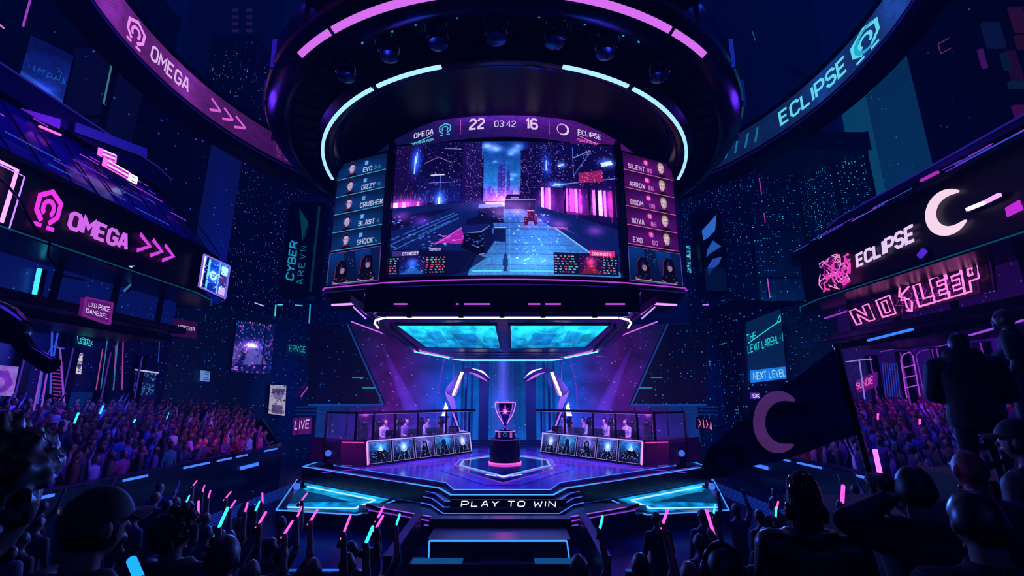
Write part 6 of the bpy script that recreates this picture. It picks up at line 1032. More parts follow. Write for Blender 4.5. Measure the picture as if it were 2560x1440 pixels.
# neon window frames, ladders and dotted curtains on the side walls
def neon(nm, lab, lines, em, es, off, r=.03, pl=None, cat='neon tube', group=None):
    t = thing(nm, lab, cat, WP(*lines[0][0], off, pl), group)
    for L_ in lines: MB().tube([WP(x, y, off, pl) for x, y in L_], r, 5).build('tube', E('nn_%s_%s' % (em, es), em, es, False), t)
neon('neon_doorway', 'blue neon arch outline beside the pink lit stairs', [((126, 985), (131, 812), (140, 798), (148, 812), (134, 890)), ((94, 1010), (110, 900), (130, 866), (160, 872))], '3a60ff', .9, .5)
neon('neon_upright', 'pink violet neon upright left of the pink lit stairs', [((104, 925), (84, 1026)), ((118, 930), (102, 1030)), ((150, 870), (160, 1006))], 'a050e0', .9, .7)
neon('lit_stairs', 'flight of pink lit slats climbing the OMEGA side wall', [((128+i*.6, 905+i*9), (157-i*.5, 908+i*9)) for i in range(11)], '9a2ab0', .8, .4, .028, cat='stairs')
neon('dotted_curtain', 'cyan and violet dotted light strings around a dark doorway', [((275, 800), (252, 972)), ((300, 795), (283, 975))], '2a9ae0', .7, .4, .02); neon('dotted_curtain', 'rosy dotted light strings beside the cyan ones', [((257, 872), (240, 974)), ((290, 862), (284, 974)), ((308, 850), (305, 974))], 'd050b0', .8, .35, .022)
neon('slant_tube', 'white strip tube over the dim blue poster', [((352, 926), (396, 932))], 'd0c0ff', 1.2, .36, .03); neon('wall_tube', 'thin blue tube line on the wall left of the dull purple sign', [((402, 792), (396, 905))], '2a60d0', .7, .4, .02)
neon('purple_window', 'violet neon window frame with bars behind the standing man', [((2268, 1000), (2252, 900), (2258, 886), (2275, 880), (2282, 890), (2300, 990)), ((2256, 920), (2288, 912)), ((2260, 945), (2292, 938)), ((2264, 970), (2296, 962))], 'c050e0', 1.0, .4, .025); neon('purple_window', 'violet neon window outline further along behind the standing men', [((2310, 985), (2290, 890), (2300, 878), (2330, 872), (2345, 970))], '8a3ad0', .8, .4, .02)
for k in range(7): neon('light_string', 'blue light strings hanging like rain by the violet window', [((2206+k*6, 908), (2214+k*6, 992))], '2a50e0', .7, .45, .016, group='blue light strings')
neon('sign_post', 'white violet post with a cross arm behind the flag', [((2115, 905), (2150, 900), (2180, 898)), ((2148, 900), (2162, 998))], 'a090ff', .9, 1.2, .03); neon('wall_strip', 'pink and violet strip lines high under the ECLIPSE building', [((2120, 832), (2060, 850)), ((2330, 870), (2420, 850)), ((2200, 880), (2310, 858))], '8a30c0', .8, .3, .025)
neon('pink_arch', 'pink neon arch on a dark kiosk behind the OMEGA stand end', [((752, 992), (775, 960), (815, 960), (820, 974), (778, 975))], 'd040c0', 1.0, .2, .05, 1)
# dark boom arm lamp near the edge
bmq = [PY(x, y, 6.5) for x, y in ((-60, 770), (0, 800), (40, 830), (70, 880), (130, 915))]; bm_ = thing('boom_lamp', 'black boom arm lamp reaching in from the OMEGA side edge', 'lamp', bmq[0])
MB().tube(bmq[:3], [.22, .24, .2], 12).build('lamp_housing', GLOSS, bm_, True); MB().tube(bmq[2:], [.12, .1, .12], 10).build('arm', GLOSS, bm_, True); MB().ball(bmq[2], .17, 14, 10).build('joint', DARK, bm_, True); MB().tube([bmq[0], bmq[0]+V((-1.2, .2, -.6)), bmq[0]+V((-1.4, .2, -5))], .1, 8).build('post', DARK, bm_)
for a in (0, 1): MB().path([PX(20+a*60, 480+a*160, -11.6), PX(80+a*40, 560+a*120, -11.6), PX(100+a*30, 640+a*60, -12.4), PX(160+a*40, 690+a*40, -12.8)], .03).build('cable_loop', BLACK, None) if False else None
cb_ = thing('hanging_cable', 'black cable drooping in front of the OMEGA emblem', 'cable', PX(0, 430, -11.6)); MB().tube([PX(x, y, -11.6) for x, y in ((-20, 430), (20, 465), (50, 500), (75, 550), (95, 580), (125, 600), (120, 640), (160, 690), (210, 700))], .03, 6).build('wire', BLACK, cb_)
# back structures flanking the stage
for s_, sd in ((-1, 'OMEGA'), (1, 'ECLIPSE')):
    t = thing('back_balcony', 'dark hanging balcony with thin railings behind the %s desk' % sd, 'balcony', (s_*11, 28, 3), 'back balconies'); 
    A = [V((s_*abs(q.x), q.y, q.z)) for q in (PY(868, 810, 28), PY(958, 1012, 28), PY(770, 1012, 28), PY(770, 810, 28))]
    MB().slab(A, (0, -1, 0), .6).build('hull', fa('balcony', '061228', '2ac0ff', '2a60ff', .9, 1.0, 41, .2, .16, glow='020818', ges=.5), t); MB().bar(A[1], A[2], .08).bar(A[0], A[1], .08).build('edge_trim', M('balcony_trim', '1a60a0', .3, .6, '1a60b0', .5), t)
    for k in range(3): MB().tube([V((s_*abs(PY(740, 1018+k*9, 27.6).x), 27.6, PY(740, 1018+k*9, 27.6).z)), V((s_*abs(PY(960, 1014+k*9, 27.6).x), 27.6, PY(960, 1014+k*9, 27.6).z))], .03, 5).build('rail', M('rail_blue', '1a4a90', .3, .7, '1a50a0', .35), t)
    for k in range(6): q = PY(750+k*40, 1018, 27.6); MB().tube([V((s_*abs(q.x), 27.6, q.z)), V((s_*abs(q.x), 27.6, q.z-1.6))], .03, 5).build('baluster', BLACK, t)
    for px, py, w_ in ((880, 945, 26), (905, 971, 30)): a = PY(px, py, 27.3); MB().b(s_*abs(a.x), s_*(abs(a.x)-w_/40), 27.3, 27.38, a.z, a.z+.06).build('dash_light', LCYd, t)
# ================================================================= people
def cap2(mb, p, q, r0, r1, m, n=10, fl=None):
    """tapered limb with rings every 4 cm so colours can be read back after the surfaces are fused"""
    p, q = V(p), V(q); d = q-p; L = d.length; d = d.normalized() if L > 1e-6 else V((0, 0, 1)); k = max(1, int(L/.04)); pts, rs = [], []
    for t in (-.97, -.75, -.4): pts.append(p+d*r0*t); rs.append(r0*math.sqrt(1-t*t))
    for i in range(k+1): pts.append(p.lerp(q, i/k)); rs.append(r0+(r1-r0)*i/k)
    for t in (.4, .75, .97): pts.append(q+d*r1*t); rs.append(r1*math.sqrt(1-t*t))
    mb.tube(pts, rs, n, m=m)
def limb(mb, pts, rs, m, n=10):
    for i in range(len(pts)-1): cap2(mb, pts[i], pts[i+1], rs[i], rs[i+1], m, n)
def head_fn(c, R, s=1.0):
    """skull with forehead, jaw and chin: unit sphere direction to a point"""
    def f(d, off=0.0):
        x, y, z = d; rx, ry, rz = .076, .096, .117
        if z < 0: rx *= 1-.30*(-z)**1.3; ry *= 1-.16*(-z)
        if y > 0 and z < .1: ry *= 1-.05*y
        if y < 0 and z < -.2: ry *= 1-.28*min(1, (-z-.2)*1.4)
        p = V((x*(rx+off), y*(ry+off)+(.008 if z < -.3 and y > 0 else 0), z*(rz+off)))
        return c+R@(p*s)
    return f
def sph(nu=22, nv=16):
    vs = [V((0, 0, 1))]+[V((math.sin(PI*i/nv)*math.cos(2*PI*j/nu), math.sin(PI*i/nv)*math.sin(2*PI*j/nu), math.cos(PI*i/nv))) for i in range(1, nv) for j in range(nu)]+[V((0, 0, -1))]
    m = MB(); m.ball((0, 0, 0), 1, nu, nv); return vs, m.f
def add_head(mb, c, R, s=1.0, m=0, face=True):
    f = head_fn(c, R, s); vs, fs = sph(); mb.add([f(d) for d in vs], fs, m)
    if face:
        T = lambda x, y, z: c+R@(V((x, y, z))*s)
        cap2(mb, T(0, .088, .012), T(0, .107, -.022), .009*s, .014*s, m, 8); cap2(mb, T(-.022, .094, -.052), T(.022, .094, -.052), .009*s, .009*s, m, 6); cap2(mb, T(-.02, .094, -.066), T(.02, .094, -.066), .009*s, .009*s, m, 6); cap2(mb, T(-.012, .088, -.1), T(.012, .088, -.1), .016*s, .016*s, m, 8)
        cap2(mb, T(-.05, .078, .03), T(.05, .078, .03), .012*s, .012*s, m, 8)
        for q in (-1, 1): mb.ball(T(q*.079, -.008, -.005), (.012*s, .02*s, .034*s), 10, 8, m, R)
def hair_shell(c, R, s, off, fn, nu=40, nv=28, jag=0.0, seed=1):
    """skull cap: keeps the directions fn(d) allows"""
    f = head_fn(c, R, s); vs, fs = sph(nu, nv); mb = MB(); sd3 = V((seed*3.7, seed, 0)); keep = [q for q in fs if fn(sum((vs[i] for i in q), V((0, 0, 0))).normalized())]
    rr = random.Random(seed); jit = [off+(jag*(1.5*mnoise.noise(v*3.2+sd3)+.9*mnoise.noise(v*8+sd3)+.5*abs(mnoise.noise(v*17+sd3))) if jag else 0) for v in vs]; used = sorted({i for q in keep for i in q}); ix = {i: k for k, i in enumerate(used)}; n = len(used)
    out = [f(vs[i], jit[i]) for i in used]+[f(vs[i], -.012) for i in used]; F_ = [tuple(ix[i] for i in q) for q in keep]+[tuple(n+ix[i] for i in reversed(q)) for q in keep]
    ed = {}
    for q in keep:
        for a, b in zip(q, q[1:]+q[:1]): ed[(a, b)] = 1
    F_ += [(ix[b], ix[a], n+ix[a], n+ix[b]) for a, b in ed if (b, a) not in ed]
    mb.add(out, F_); return mb
CROP = lambda d: d.z > .18+.55*max(0, d.y)-.75*max(0, -d.y) and not (d.y > .55 and d.z < .62)
def hand(mb, w, dirv, palm, s=1.0, m=0, curl=.5, fist_axis=None):
    """palm and five fingers; dirv the way the hand points, palm the way the palm faces"""
    d = V(dirv).normalized(); n = V(palm); n = (n-d*n.dot(d)).normalized(); sd = d.cross(n); w = V(w)
    cap2(mb, w+d*.01, w+d*.055*s+sd*.012*s, .022*s, .026*s, m, 8); cap2(mb, w+d*.02*s-sd*.012*s, w+d*.06*s-sd*.02*s, .02*s, .022*s, m, 8)
    for k, (o, l) in enumerate(((.031, .038), (.011, .045), (-.010, .042), (-.029, .032))):
        b = w+d*.075*s+sd*o*s; a1 = curl*1.3; p1 = b+(d*math.cos(a1)+n*math.sin(a1))*l*s; a2 = curl*2.6; p2 = p1+(d*math.cos(a2)+n*math.sin(a2))*l*.75*s; a3 = curl*3.6; p3 = p2+(d*math.cos(a3)+n*math.sin(a3))*l*.5*s
        limb(mb, [b, p1, p2, p3], [.0098*s, .0092*s, .0085*s, .0075*s], m, 8)
    t0 = w+d*.022*s+sd*.026*s; t1 = t0+(d*.6+sd*.6+n*.4*(curl+.3)).normalized()*.036*s; t2 = t1+(d*.8-sd*.15+n*.9*(curl+.2)).normalized()*.03*s; limb(mb, [t0, t1, t2], [.0125*s, .0105*s, .0085*s], m, 8)
def torso_rings(grow=0.0, top=True, lean=0.0, belly=0.0):
    r = [(.80, .150, .105), (.86, .168, .115), (.93, .17, .118), (1.0, .158, .112), (1.06, .148, .106), (1.12, .15, .108), (1.18, .16, .112), (1.24, .170, .118), (1.30, .178, .118), (1.36, .184, .112), (1.41, .172, .1), (1.45, .125, .085), (1.48, .085, .07)]
    return [((0, lean*(z-.9)+(belly*.5 if .95 < z < 1.25 else 0), z), rx+grow, ry+grow+(belly if .95 < z < 1.25 else 0)) for z, rx, ry in r]
def fuse(mb, name, mats, voxel, smooth=4):
    """one continuous skin over everything in mb; each face takes the colour of the nearest source point"""
    me = bpy.data.meshes.new('t'); me.from_pydata(mb.v, [], mb.f); o = bpy.data.objects.new('t', me); COL.objects.link(o)
    vm_ = {}
    for f, m in zip(mb.f, mb.m):
        for i in f: vm_[i] = m
    a = o.modifiers.new('r', 'REMESH'); a.mode = 'VOXEL'; a.voxel_size = voxel; b = o.modifiers.new('s', 'SMOOTH'); b.iterations = smooth; b.factor = .5
    dg = bpy.context.evaluated_depsgraph_get(); out = bpy.data.meshes.new_from_object(o.evaluated_get(dg), preserve_all_data_layers=False, depsgraph=dg); bpy.data.objects.remove(o); bpy.data.meshes.remove(me)
    out.name = name; out.materials.clear()
    for x in (mats if isinstance(mats, (list, tuple)) else [mats]): out.materials.append(x)
    if isinstance(mats, (list, tuple)) and len(mats) > 1:
        kd = kdtree.KDTree(len(mb.v))
        for i, v in enumerate(mb.v): kd.insert(v, i)
        kd.balance(); out.polygons.foreach_set('material_index', [vm_.get(kd.find(p.center)[1], 0) for p in out.polygons])
    out.polygons.foreach_set('use_smooth', [True]*len(out.polygons)); out.update(); return out
SHO = {-1: V((-.185, 0, 1.40)), 1: V((.185, 0, 1.40))}
def figure(arms, turn=0.0, tilt=0.0, legs=None, lean=0.0, sleeve=True, long_=True, hair=True, voxel=.022, name='person', mats=None, belly=0.0):
    """small complete figure in one mesh: 0 skin 1 top 2 trousers 3 hair 4 shoes"""
    mb = MB(); mb.loft(torso_rings(0, True, lean, belly), 18, m=1); hd = lean*.72
    c = V((0, hd+.02, 1.632)); R = Matrix.Rotation(turn, 3, 'Z') @ Matrix.Rotation(tilt, 3, 'X'); cap2(mb, (0, hd*.9, 1.44), (0, hd+.005, 1.56), .058, .052, 0); add_head(mb, c, R, 1.0, 0, True)
    for s_ in (-1, 1):
        sh = SHO[s_]+V((0, lean*.5, 0)); e, w = V(arms[s_][0]), V(arms[s_][1]); limb(mb, [V((s_*.1, lean*.5, 1.40)), sh, e], [.07, .062, .046], 1); limb(mb, [e, w], [.044, .032], 1 if long_ else 0); d = (w-e).normalized(); cap2(mb, w, w+d*.09, .036, .03, 0, 8); cap2(mb, w+d*.02+V((-s_*.02, 0, .0)), w+d*.06+V((-s_*.045, .01, .02)), .013, .011, 0, 6)
    lg = legs or {-1: [(-.09, 0, .9), (-.105, .03, .5), (-.11, -.01, .09)], 1: [(.09, 0, .9), (.105, .03, .5), (.11, -.01, .09)]}
    for s_ in (-1, 1):
        limb(mb, lg[s_], [.095, .062, .043], 2); a = V(lg[s_][2]); cap2(mb, a+V((0, 0, -.035)), a+V((s_*.02, .15, -.05)), .045, .036, 4)
    me = fuse(mb, name, mats, voxel, 3)
    if hair:
        Ri = R.inverted(); mi = [p.material_index for p in me.polygons]
        for i, p in enumerate(me.polygons):
            q = Ri@(p.center-c)
            if q.length < .16 and mi[i] == 0 and q.z > -.06:
                d = V((q.x/.076, q.y/.096, q.z/.117)).normalized()
                if CROP(d): mi[i] = 3
        me.polygons.foreach_set('material_index', mi)
    return me
DN = {-1: ((-.25, .0, 1.13), (-.24, .1, .89)), 1: ((.25, .0, 1.13), (.24, .1, .89))}
POSES = [('arms down', DN, 0.0), ('right arm up', {-1: DN[-1], 1: ((.29, .05, 1.60), (.25, .1, 1.86))}, .2), ('both arms up', {-1: ((-.3, .04, 1.6), (-.26, .12, 1.85)), 1: ((.3, .04, 1.6), (.27, .12, 1.85))}, 0),
         ('left arm up', {-1: ((-.28, .06, 1.6), (-.2, .16, 1.84)), 1: DN[1]}, -.25), ('hands up in front', {-1: ((-.26, .1, 1.16), (-.1, .3, 1.36)), 1: ((.26, .1, 1.16), (.1, .3, 1.36))}, 0.1), ('arm bent by head', {-1: DN[-1], 1: ((.33, .06, 1.42), (.3, .16, 1.68))}, -.4),
         ('looking aside', DN, .8), ('clapping', {-1: ((-.27, .12, 1.17), (-.04, .33, 1.24)), 1: ((.27, .12, 1.17), (.04, .33, 1.24))}, -.6)]
SKN = M('skin', '8a5a58', .5); SKN2 = M('skin_deep', '4a2c2c', .5); HAIR = M('hair_black', '0c0a0e', .45); HAIRB = M('hair_brown', '2a1810', .5); TRO = M('trousers_dark', '0c0d16', .7); SHOE = M('shoes_black', '0a0a0c', .5)
CLO = [('black', '0c0c12'), ('navy', '121a44'), ('purple', '4a1e78'), ('grey', '4a4a5a'), ('white', 'c0bcd0'), ('blue', '22409a'), ('magenta', '98207a'), ('teal', '14686c'), ('dark red', '561226'), ('lilac', '9078c8'), ('brown', '3a2620'), ('pale blue', '7c98d0')]
CM = {n: M('cloth_'+n.replace(' ', '_'), c, .75) for n, c in CLO}
base5 = [SKN, CM['black'], TRO, HAIR, SHOE]
near_me = [figure(a, t, 0, mats=base5, voxel=.021, name='person', long_=i % 3 != 1) for i, (n, a, t) in enumerate(POSES)]
far_me = [figure(a, t, 0, mats=base5, voxel=.036, name='person') for n, a, t in POSES]
GAR = ['hoodie', 'T-shirt', 'jacket', 'sweatshirt']
HCOL = [HAIR, HAIR, HAIRB, M('hair_dark_blond', '6a5030', .5)]
def set_mats(o, lst):
    for i, m in enumerate(lst):
        o.material_slots[i].link = 'OBJECT'; o.material_slots[i].material = m
# ---- where everyone stands
spots = []                                           # (distance, x, y, z, facing, kind)
R_ = random.Random(5)
for s_ in (-1, 1):
    y = 3.0
    while y < 12.2:
        x = 2.55+R_.uniform(0, .25)
        while x < 9.0:
            if y < 8.2+(x-2.5)*.52 and not (y < 3.4 and x < 2.6):
                xx, yy = s_*(x+R_.uniform(-.12, .12)), y+R_.uniform(-.14, .14)
                px = 1280+F*(xx-CAM.x)/(yy*CP-1.5*SP)
                if -40 < px < 2600 and not (px > 1930 and yy < 6.2) and not (px < 430 and yy < 4.6): spots.append((math.hypot(xx, yy), xx, yy, terz(yy), R_.uniform(-.25, .25)+s_*.3*min(1, x/8), s_, 0))
            x += .66+.06*R_.random()+(.12 if y > 6 else 0)
        y += .86
GR = 10
for s_ in (-1, 1):
    t = thing('grandstand', 'raked grandstand packed with people on the %s side' % ('OMEGA' if s_ < 0 else 'ECLIPSE'), 'grandstand', (s_*9.6, 18, 0), 'side grandstands')
    for r in range(GR):
        x0 = 9.75+.7*r; z = .62+.145*r; y1 = min(20.6+(x0-9.8)*1.35, 24+(17.5-x0-1.6)*3.02-.4)
        MB().b(s_*x0, s_*(x0+.7), 8.6, y1, 0, z).build('tier', CONC, t)
        y = 9.2
        while y < y1-.25:
            spots.append((math.hypot(x0, y)+8, s_*(x0+.35+R_.uniform(-.1, .1)), y+R_.uniform(-.12, .12), z, s_*(PI/2)*.86+R_.uniform(-.5, .5), s_, 1)); y += .5+.1*R_.random()
    MB().b(s_*9.55, s_*9.7, 8.6, 20.7, 0, 1.68).build('front_barrier', M('barrier_metal', '0c1030', .25, .5), t); MB().bar((s_*9.6, 8.6, 1.74), (s_*9.6, 20.7, 1.74), .16, .06).build('barrier_cap', PURP, t)
    for k, (a, b) in enumerate(((10.2, 10.6), (12.4, 13.2), (14.6, 15.8), (16.2, 17.0), (17.3, 18.0), (19.2, 20.2))): MB().bar((s_*9.53, a, 1.62), (s_*9.53, b, 1.62), .03, .06).build('barrier_light', E('barrier_led', '3a70ff', 1.8), t)
    MB().bar((s_*9.5, 17.6, 1.2), (s_*9.5, 18.8, 1.2), .03, .12).build('barrier_light', E('barrier_led', '3a70ff', 1.8), t)
    MB().hexa([(s_*9.7, 20.9, 0), (s_*13.1, 25.5, 0), (s_*13.1, 25.7, 0), (s_*9.7, 21.1, 0)], [(s_*9.7, 20.9, 1.6), (s_*13.1, 25.5, 2.6), (s_*13.1, 25.7, 2.6), (s_*9.7, 21.1, 1.6)]).hexa([(s_*13.1, 25.5, 0), (s_*16.4, 24.3, 0), (s_*16.4, 24.5, 0), (s_*13.1, 25.7, 0)], [(s_*13.1, 25.5, 2.6), (s_*16.4, 24.3, 3.4), (s_*16.4, 24.5, 3.4), (s_*13.1, 25.7, 2.6)]).build('end_wall', M('stand_end', '1a0a30', .4, .4), t)
spots.sort()
used, made, rest = {}, 0, MB()
prot = [None]*16
FLOORP = []
for i, (dd, x, y, z, rz, s_, kd_) in enumerate(spots):
    sd = 'OMEGA' if s_ < 0 else 'ECLIPSE'; pz = R_.choice([0, 0, 6, 1, 2, 3, 4, 5, 7, 0]) if not kd_ else R_.choice([0, 6, 0, 1, 2, 3, 4, 5, 7])
    pal = (CLO+[CLO[j] for j in (0, 0, 0, 1, 1, 2, 2, 8, 10, 0, 1, 2, 5)]) if kd_ else [CLO[j] for j in (0, 0, 1, 2, 3, 0, 5, 8, 10, 1)]
    cn_ = R_.choice(pal)[0]; hc = R_.choice(HCOL); sk = R_.choice([SKN, SKN, SKN2]); sc = R_.uniform(.94, 1.05)
    if made < 300:
        me = (near_me if dd < 11 and not kd_ else far_me)[pz]; o = bpy.data.objects.new('person', me); COL.objects.link(o); o.location = (x, y, z); o.rotation_euler = (0, 0, rz); o.scale = (sc,)*3; set_mats(o, [sk, CM[cn_], TRO, hc, SHOE]); made += 1
        if kd_: tag(o, 'small spectator in %s, %s, in the %s grandstand' % (cn_, POSES[pz][0], sd), 'person', 'spectators in %s %s in the %s grandstand' % (cn_, POSES[pz][0], sd))
        else:
            for gk in range(24):
                hn = {HAIR: 'black', HAIRB: 'brown'}.get(hc, 'fair'); lb = '%s-haired fan in %s %s, %s, %s of the %s floor crowd' % (hn, cn_, GAR[(gk+i) % 4], POSES[pz][0], ['front', 'middle', 'back'][0 if y > 8.4 else 1 if y > 5.6 else 2], sd)
                if lb not in used: break
                if gk > 4: cn_ = R_.choice(CLO[:9])[0]; o.material_slots[1].material = CM[cn_]
            used[lb] = 1; tag(o, lb, 'person', 'floor crowd on the %s side' % sd); FLOORP.append((o, pz, x, y, z, rz, s_))
    else:
        me = far_me[pz]; mt = Matrix.Translation((x, y, z)) @ Matrix.Rotation(rz, 4, 'Z')
        n = len(me.vertices)
        co = np.empty(n*3); me.vertices.foreach_get('co', co); co = co.reshape(-1, 3); Rm = np.array(mt.to_3x3()); co = co@Rm.T+np.array(mt.translation)
        rest.__dict__.setdefault('chunks', []).append((co, me, [n_ for n_, _ in CLO].index(cn_)))
if getattr(rest, 'chunks', None):
    vs = np.concatenate([c[0] for c in rest.chunks]); fs, mi, off = [], [], 0
    for co, me, ci in rest.chunks:
        for p in me.polygons: fs.append([v+off for v in p.vertices]); mi.append({0: 0, 1: 4+ci, 2: 1, 3: 2, 4: 3}[p.material_index])
        off += len(co)
    me = bpy.data.meshes.new('spectator_crowd'); me.from_pydata(vs.tolist(), [], fs)
    for m in [SKN, TRO, HAIR, SHOE]+[CM[n] for n, _ in CLO]: me.materials.append(m)
    me.polygons.foreach_set('material_index', mi); me.polygons.foreach_set('use_smooth', [True]*len(mi)); me.update(); o = bpy.data.objects.new('spectator_crowd', me); COL.objects.link(o)
    tag(o, 'far packed rows of tiny spectators filling both side grandstands', 'crowd', kind='stuff')
# ---- light sticks held in the floor crowd
SC_, SP_ = E('stick_cyan', '30f0e0', 1.8, False), E('stick_pink', 'ff50c8', 1.8, False)
stk = [(482, 1218, 1, 0), (505, 1234, 1, 0), (463, 1263, 0, 0), (519, 1250, 1, 0), (564, 1250, 1, 0), (493, 1283, 1, 0), (575, 1276, 1, 0), (611, 1285, 1, 0), (637, 1284, 0, 0), (545, 1328, 0, 1), (647, 1316, 1, 0), (654, 1258, 1, 0), (754, 1256, 1, 0), (742, 1299, 1, 0), (776, 1309, 1, 0), (711, 1342, 1, 0), (859, 1338, 1, 1), (944, 1302, 1, 0), (941, 1326, 1, 0), (990, 1320, 0, 0), (914, 1368, 0, 0), (1500, 1330, 0, 0), (1659, 1318, 1, 0), (1785, 1291, 0, 0), (1781, 1336, 1, 1), (1942, 1280, 1, 0), (1940, 1300, 0, 0), (2108, 1270, 1, 0)]
for k, (px, py, pk, big) in enumerate(stk):
    r = ray(px, py); Y = min((abs(CAM.z+r.z*(yy-.12)/r.y-(terz(yy)+1.9)), yy) for yy in (3.2+.05*i_ for i_ in range(172)))[1]
    c = PY(px, py, Y+.1); o, pz, *_q = FLOORP.pop(min(range(len(FLOORP)), key=lambda i_: (FLOORP[i_][2]-c.x)**2+(FLOORP[i_][3]-Y)**2))
    o.data = near_me[1]; set_mats(o, [o.material_slots[i_].material for i_ in range(5)]) if False else None
    kz = (c.z-terz(Y))/1.92; kz = max(.85, min(1.15, kz)); o.scale = (kz, kz, kz); o.rotation_euler = (0, 0, 0); o.location = (c.x-.24*kz, Y-.0, terz(Y)); o['label'] = o['label'].replace(POSES[pz][0], '%s light stick up' % ('pink' if pk else 'cyan'))
    c = V((c.x-.24*kz+.245*kz, Y+.11*kz, terz(Y)+1.93*kz+.03)); px_ = px
    L = .11*(1.35 if big else 1); a = R_.choice([.5, -.2, .3, .6, .1, .45]) if pk else R_.choice([.35, .25, .3]); a = -.12 if px == 545 else a
    if px in (545, 637, 463): a = .28
    d = V((math.sin(a), .1, math.cos(a))).normalized()
    t = thing('light_stick', '%s light stick held up in the crowd, %s' % ('pink' if pk else 'cyan', ['front row on the OMEGA side', 'by the aisle on the OMEGA side', 'by the aisle on the ECLIPSE side', 'on the ECLIPSE side'][0 if px < 720 else 1 if px < 1264 else 2 if px < 1700 else 3]), 'light stick', c-d*L, '%s light sticks in the crowd %d' % ('pink' if pk else 'cyan', 0 if px < 720 else 1 if px < 1264 else 2 if px < 1700 else 3))
    MB().tube([c-d*L*.55, c+d*L*.9, c+d*L*.98], [.013, .012, .006], 8).build('glow_tube', SP_ if pk else SC_, t); MB().tube([c-d*L, c-d*L*.55], .021, 8).build('grip', BLACK, t)
for side, px, py, Y in (('OMEGA', 186, 1058, 14), ('OMEGA', 250, 1035, 17), ('OMEGA', 330, 1070, 17), ('OMEGA', 415, 1050, 20), ('OMEGA', 510, 1112, 19), ('ECLIPSE', 2300, 1072, 15), ('ECLIPSE', 2195, 1055, 17)):
    c = PY(px, py, Y); t = thing('light_stick', 'tiny %s light stick in the %s grandstand' % ('cyan' if px < 1200 else 'pink', side), 'light stick', c, 'tiny light sticks in the %s grandstand' % side); MB().tube([c, c+V((.03, 0, .18)), c+V((.06, 0, .3))], .03, 6).build('glow_tube', SC_ if px < 1200 else SP_, t); MB().tube([c-V((.02, 0, .1)), c], .03, 6).build('grip', BLACK, t)
# ---- seat partitions beside the aisle
for s_, sd in ((-1, 'OMEGA'), (1, 'ECLIPSE')):
    for k, (x0, x1, y, h) in enumerate(((2.2, 3.1, 8.7, .72), (2.2, 3.0, 7.6, .66), (2.2, 2.9, 6.6, .62), (3.3, 4.4, 8.7, .72))):
        z = terz(y); t = thing('seat_divider', '%s seat divider with a lit top edge on the %s aisle side' % (('front low', 'second low', 'rear low', 'outer low')[k], sd), 'divider', (s_*x0, y, z)); MB().b(s_*x0, s_*x1, y-.08, y, z, z+h).build('panel', M('partition_metal', '0a0e20', .3, .4), t); MB().b(s_*x0, s_*(x0+.09), y-.75, y-.08, z, z+h*.8).build('side_panel', M('partition_metal', '0a0e20', .3, .4), t); MB().bar((s_*x0, y-.04, z+h), (s_*x1, y-.04, z+h), .1, .02).build('top_trim', M('partition_trim', '1a4a80', .25, .7, '1a6ab0', .35), t)
# ================================================================= players and chairs on the stage
gc = None
def make_chair():
    r = thing('gaming_chair', 'black gaming chair', 'chair', (0, 0, 0), 'gaming chairs at the player desks'); bk = M('chair_black', '0a0810', .4, noise=(6, '16101e'))
    pr = [(-.2, .46), (-.25, .62), (-.28, .95), (-.24, 1.08), (-.27, 1.2), (-.2, 1.4), (-.1, 1.45), (.1, 1.45), (.2, 1.4), (.27, 1.2), (.24, 1.08), (.28, .95), (.25, .62), (.2, .46)]
    MB().hexa([(x, -.30-.12*(z-.46), z) for x, z in pr], [(x*.92, -.19-.12*(z-.46), z) for x, z in pr]).build('backrest', bk, r, bevel=.02)
    MB().hexa([(-.28, -.24, .42), (.28, -.24, .42), (.27, .26, .42), (-.27, .26, .42)], [(-.26, -.22, .52), (.26, -.22, .52), (.25, .25, .5), (-.25, .25, .5)]).build('seat', bk, r, bevel=.02)
    MB().ball((0, -.24, 1.3), (.13, .05, .07), 14, 10).build('head_cushion', M('chair_pad', '1c1430', .6), r, True)
    for s_ in (-1, 1): MB().path([(s_*.31, -.1, .44), (s_*.33, -.05, .68)], .04).b(s_*.29, s_*.37, -.2, .14, .68, .71).build('armrest', BLACK, r)
    MB().lathe([(.03, .1), (.03, .42)], (0, 0, 0), 12).build('gas_lift', DARK, r, True); mb = MB()
    for k in range(5): a = 2*PI*k/5; mb.bar((0, 0, .1), (.3*math.sin(a), .3*math.cos(a), .06), .05, .04); mb.ball((.3*math.sin(a), .3*math.cos(a), .035), .035, 8, 6)
    mb.build('star_base', BLACK, r)
    MB().path([(-.285, -.335, .95), (-.24, -.35, 1.08), (-.27, -.36, 1.2), (-.2, -.38, 1.4), (-.1, -.385, 1.45)], .012).build('piping', M('chair_piping', 'a02060', .4, em='a02060', es=.3), r)
    return r
chair0 = make_chair(); fresh = [True]
def place_chair(loc, rz, lab):
    if fresh[0]: fresh[0] = False; chair0.location = loc; chair0.rotation_euler = (0, 0, rz); chair0['label'] = lab; return chair0
    return dup(chair0, loc, rz, lab)
seat_arm = {-1: ((-.27, .14, 1.12), (-.12, .4, 1.04)), 1: ((.27, .14, 1.12), (.12, .4, 1.04))}
seat_leg = {-1: [(-.09, 0, .9), (-.12, .42, .92), (-.12, .46, .47)], 1: [(.09, 0, .9), (.12, .42, .92), (.12, .46, .47)]}
JW = M('jersey_white', 'c8b0d8', .6, noise=(9, '6a4a90')); JP = M('jersey_mauve', '8a5aa0', .6, noise=(9, '5a3a80')); PSK = M('player_skin', 'c08a98', .45)
pm = [figure(seat_arm, t, -.15, legs=seat_leg, lean=.12, long_=False, voxel=.017, mats=[PSK, JW, TRO, HAIR, SHOE], name='person') for t in (-.15, .15, -.05, .25)]
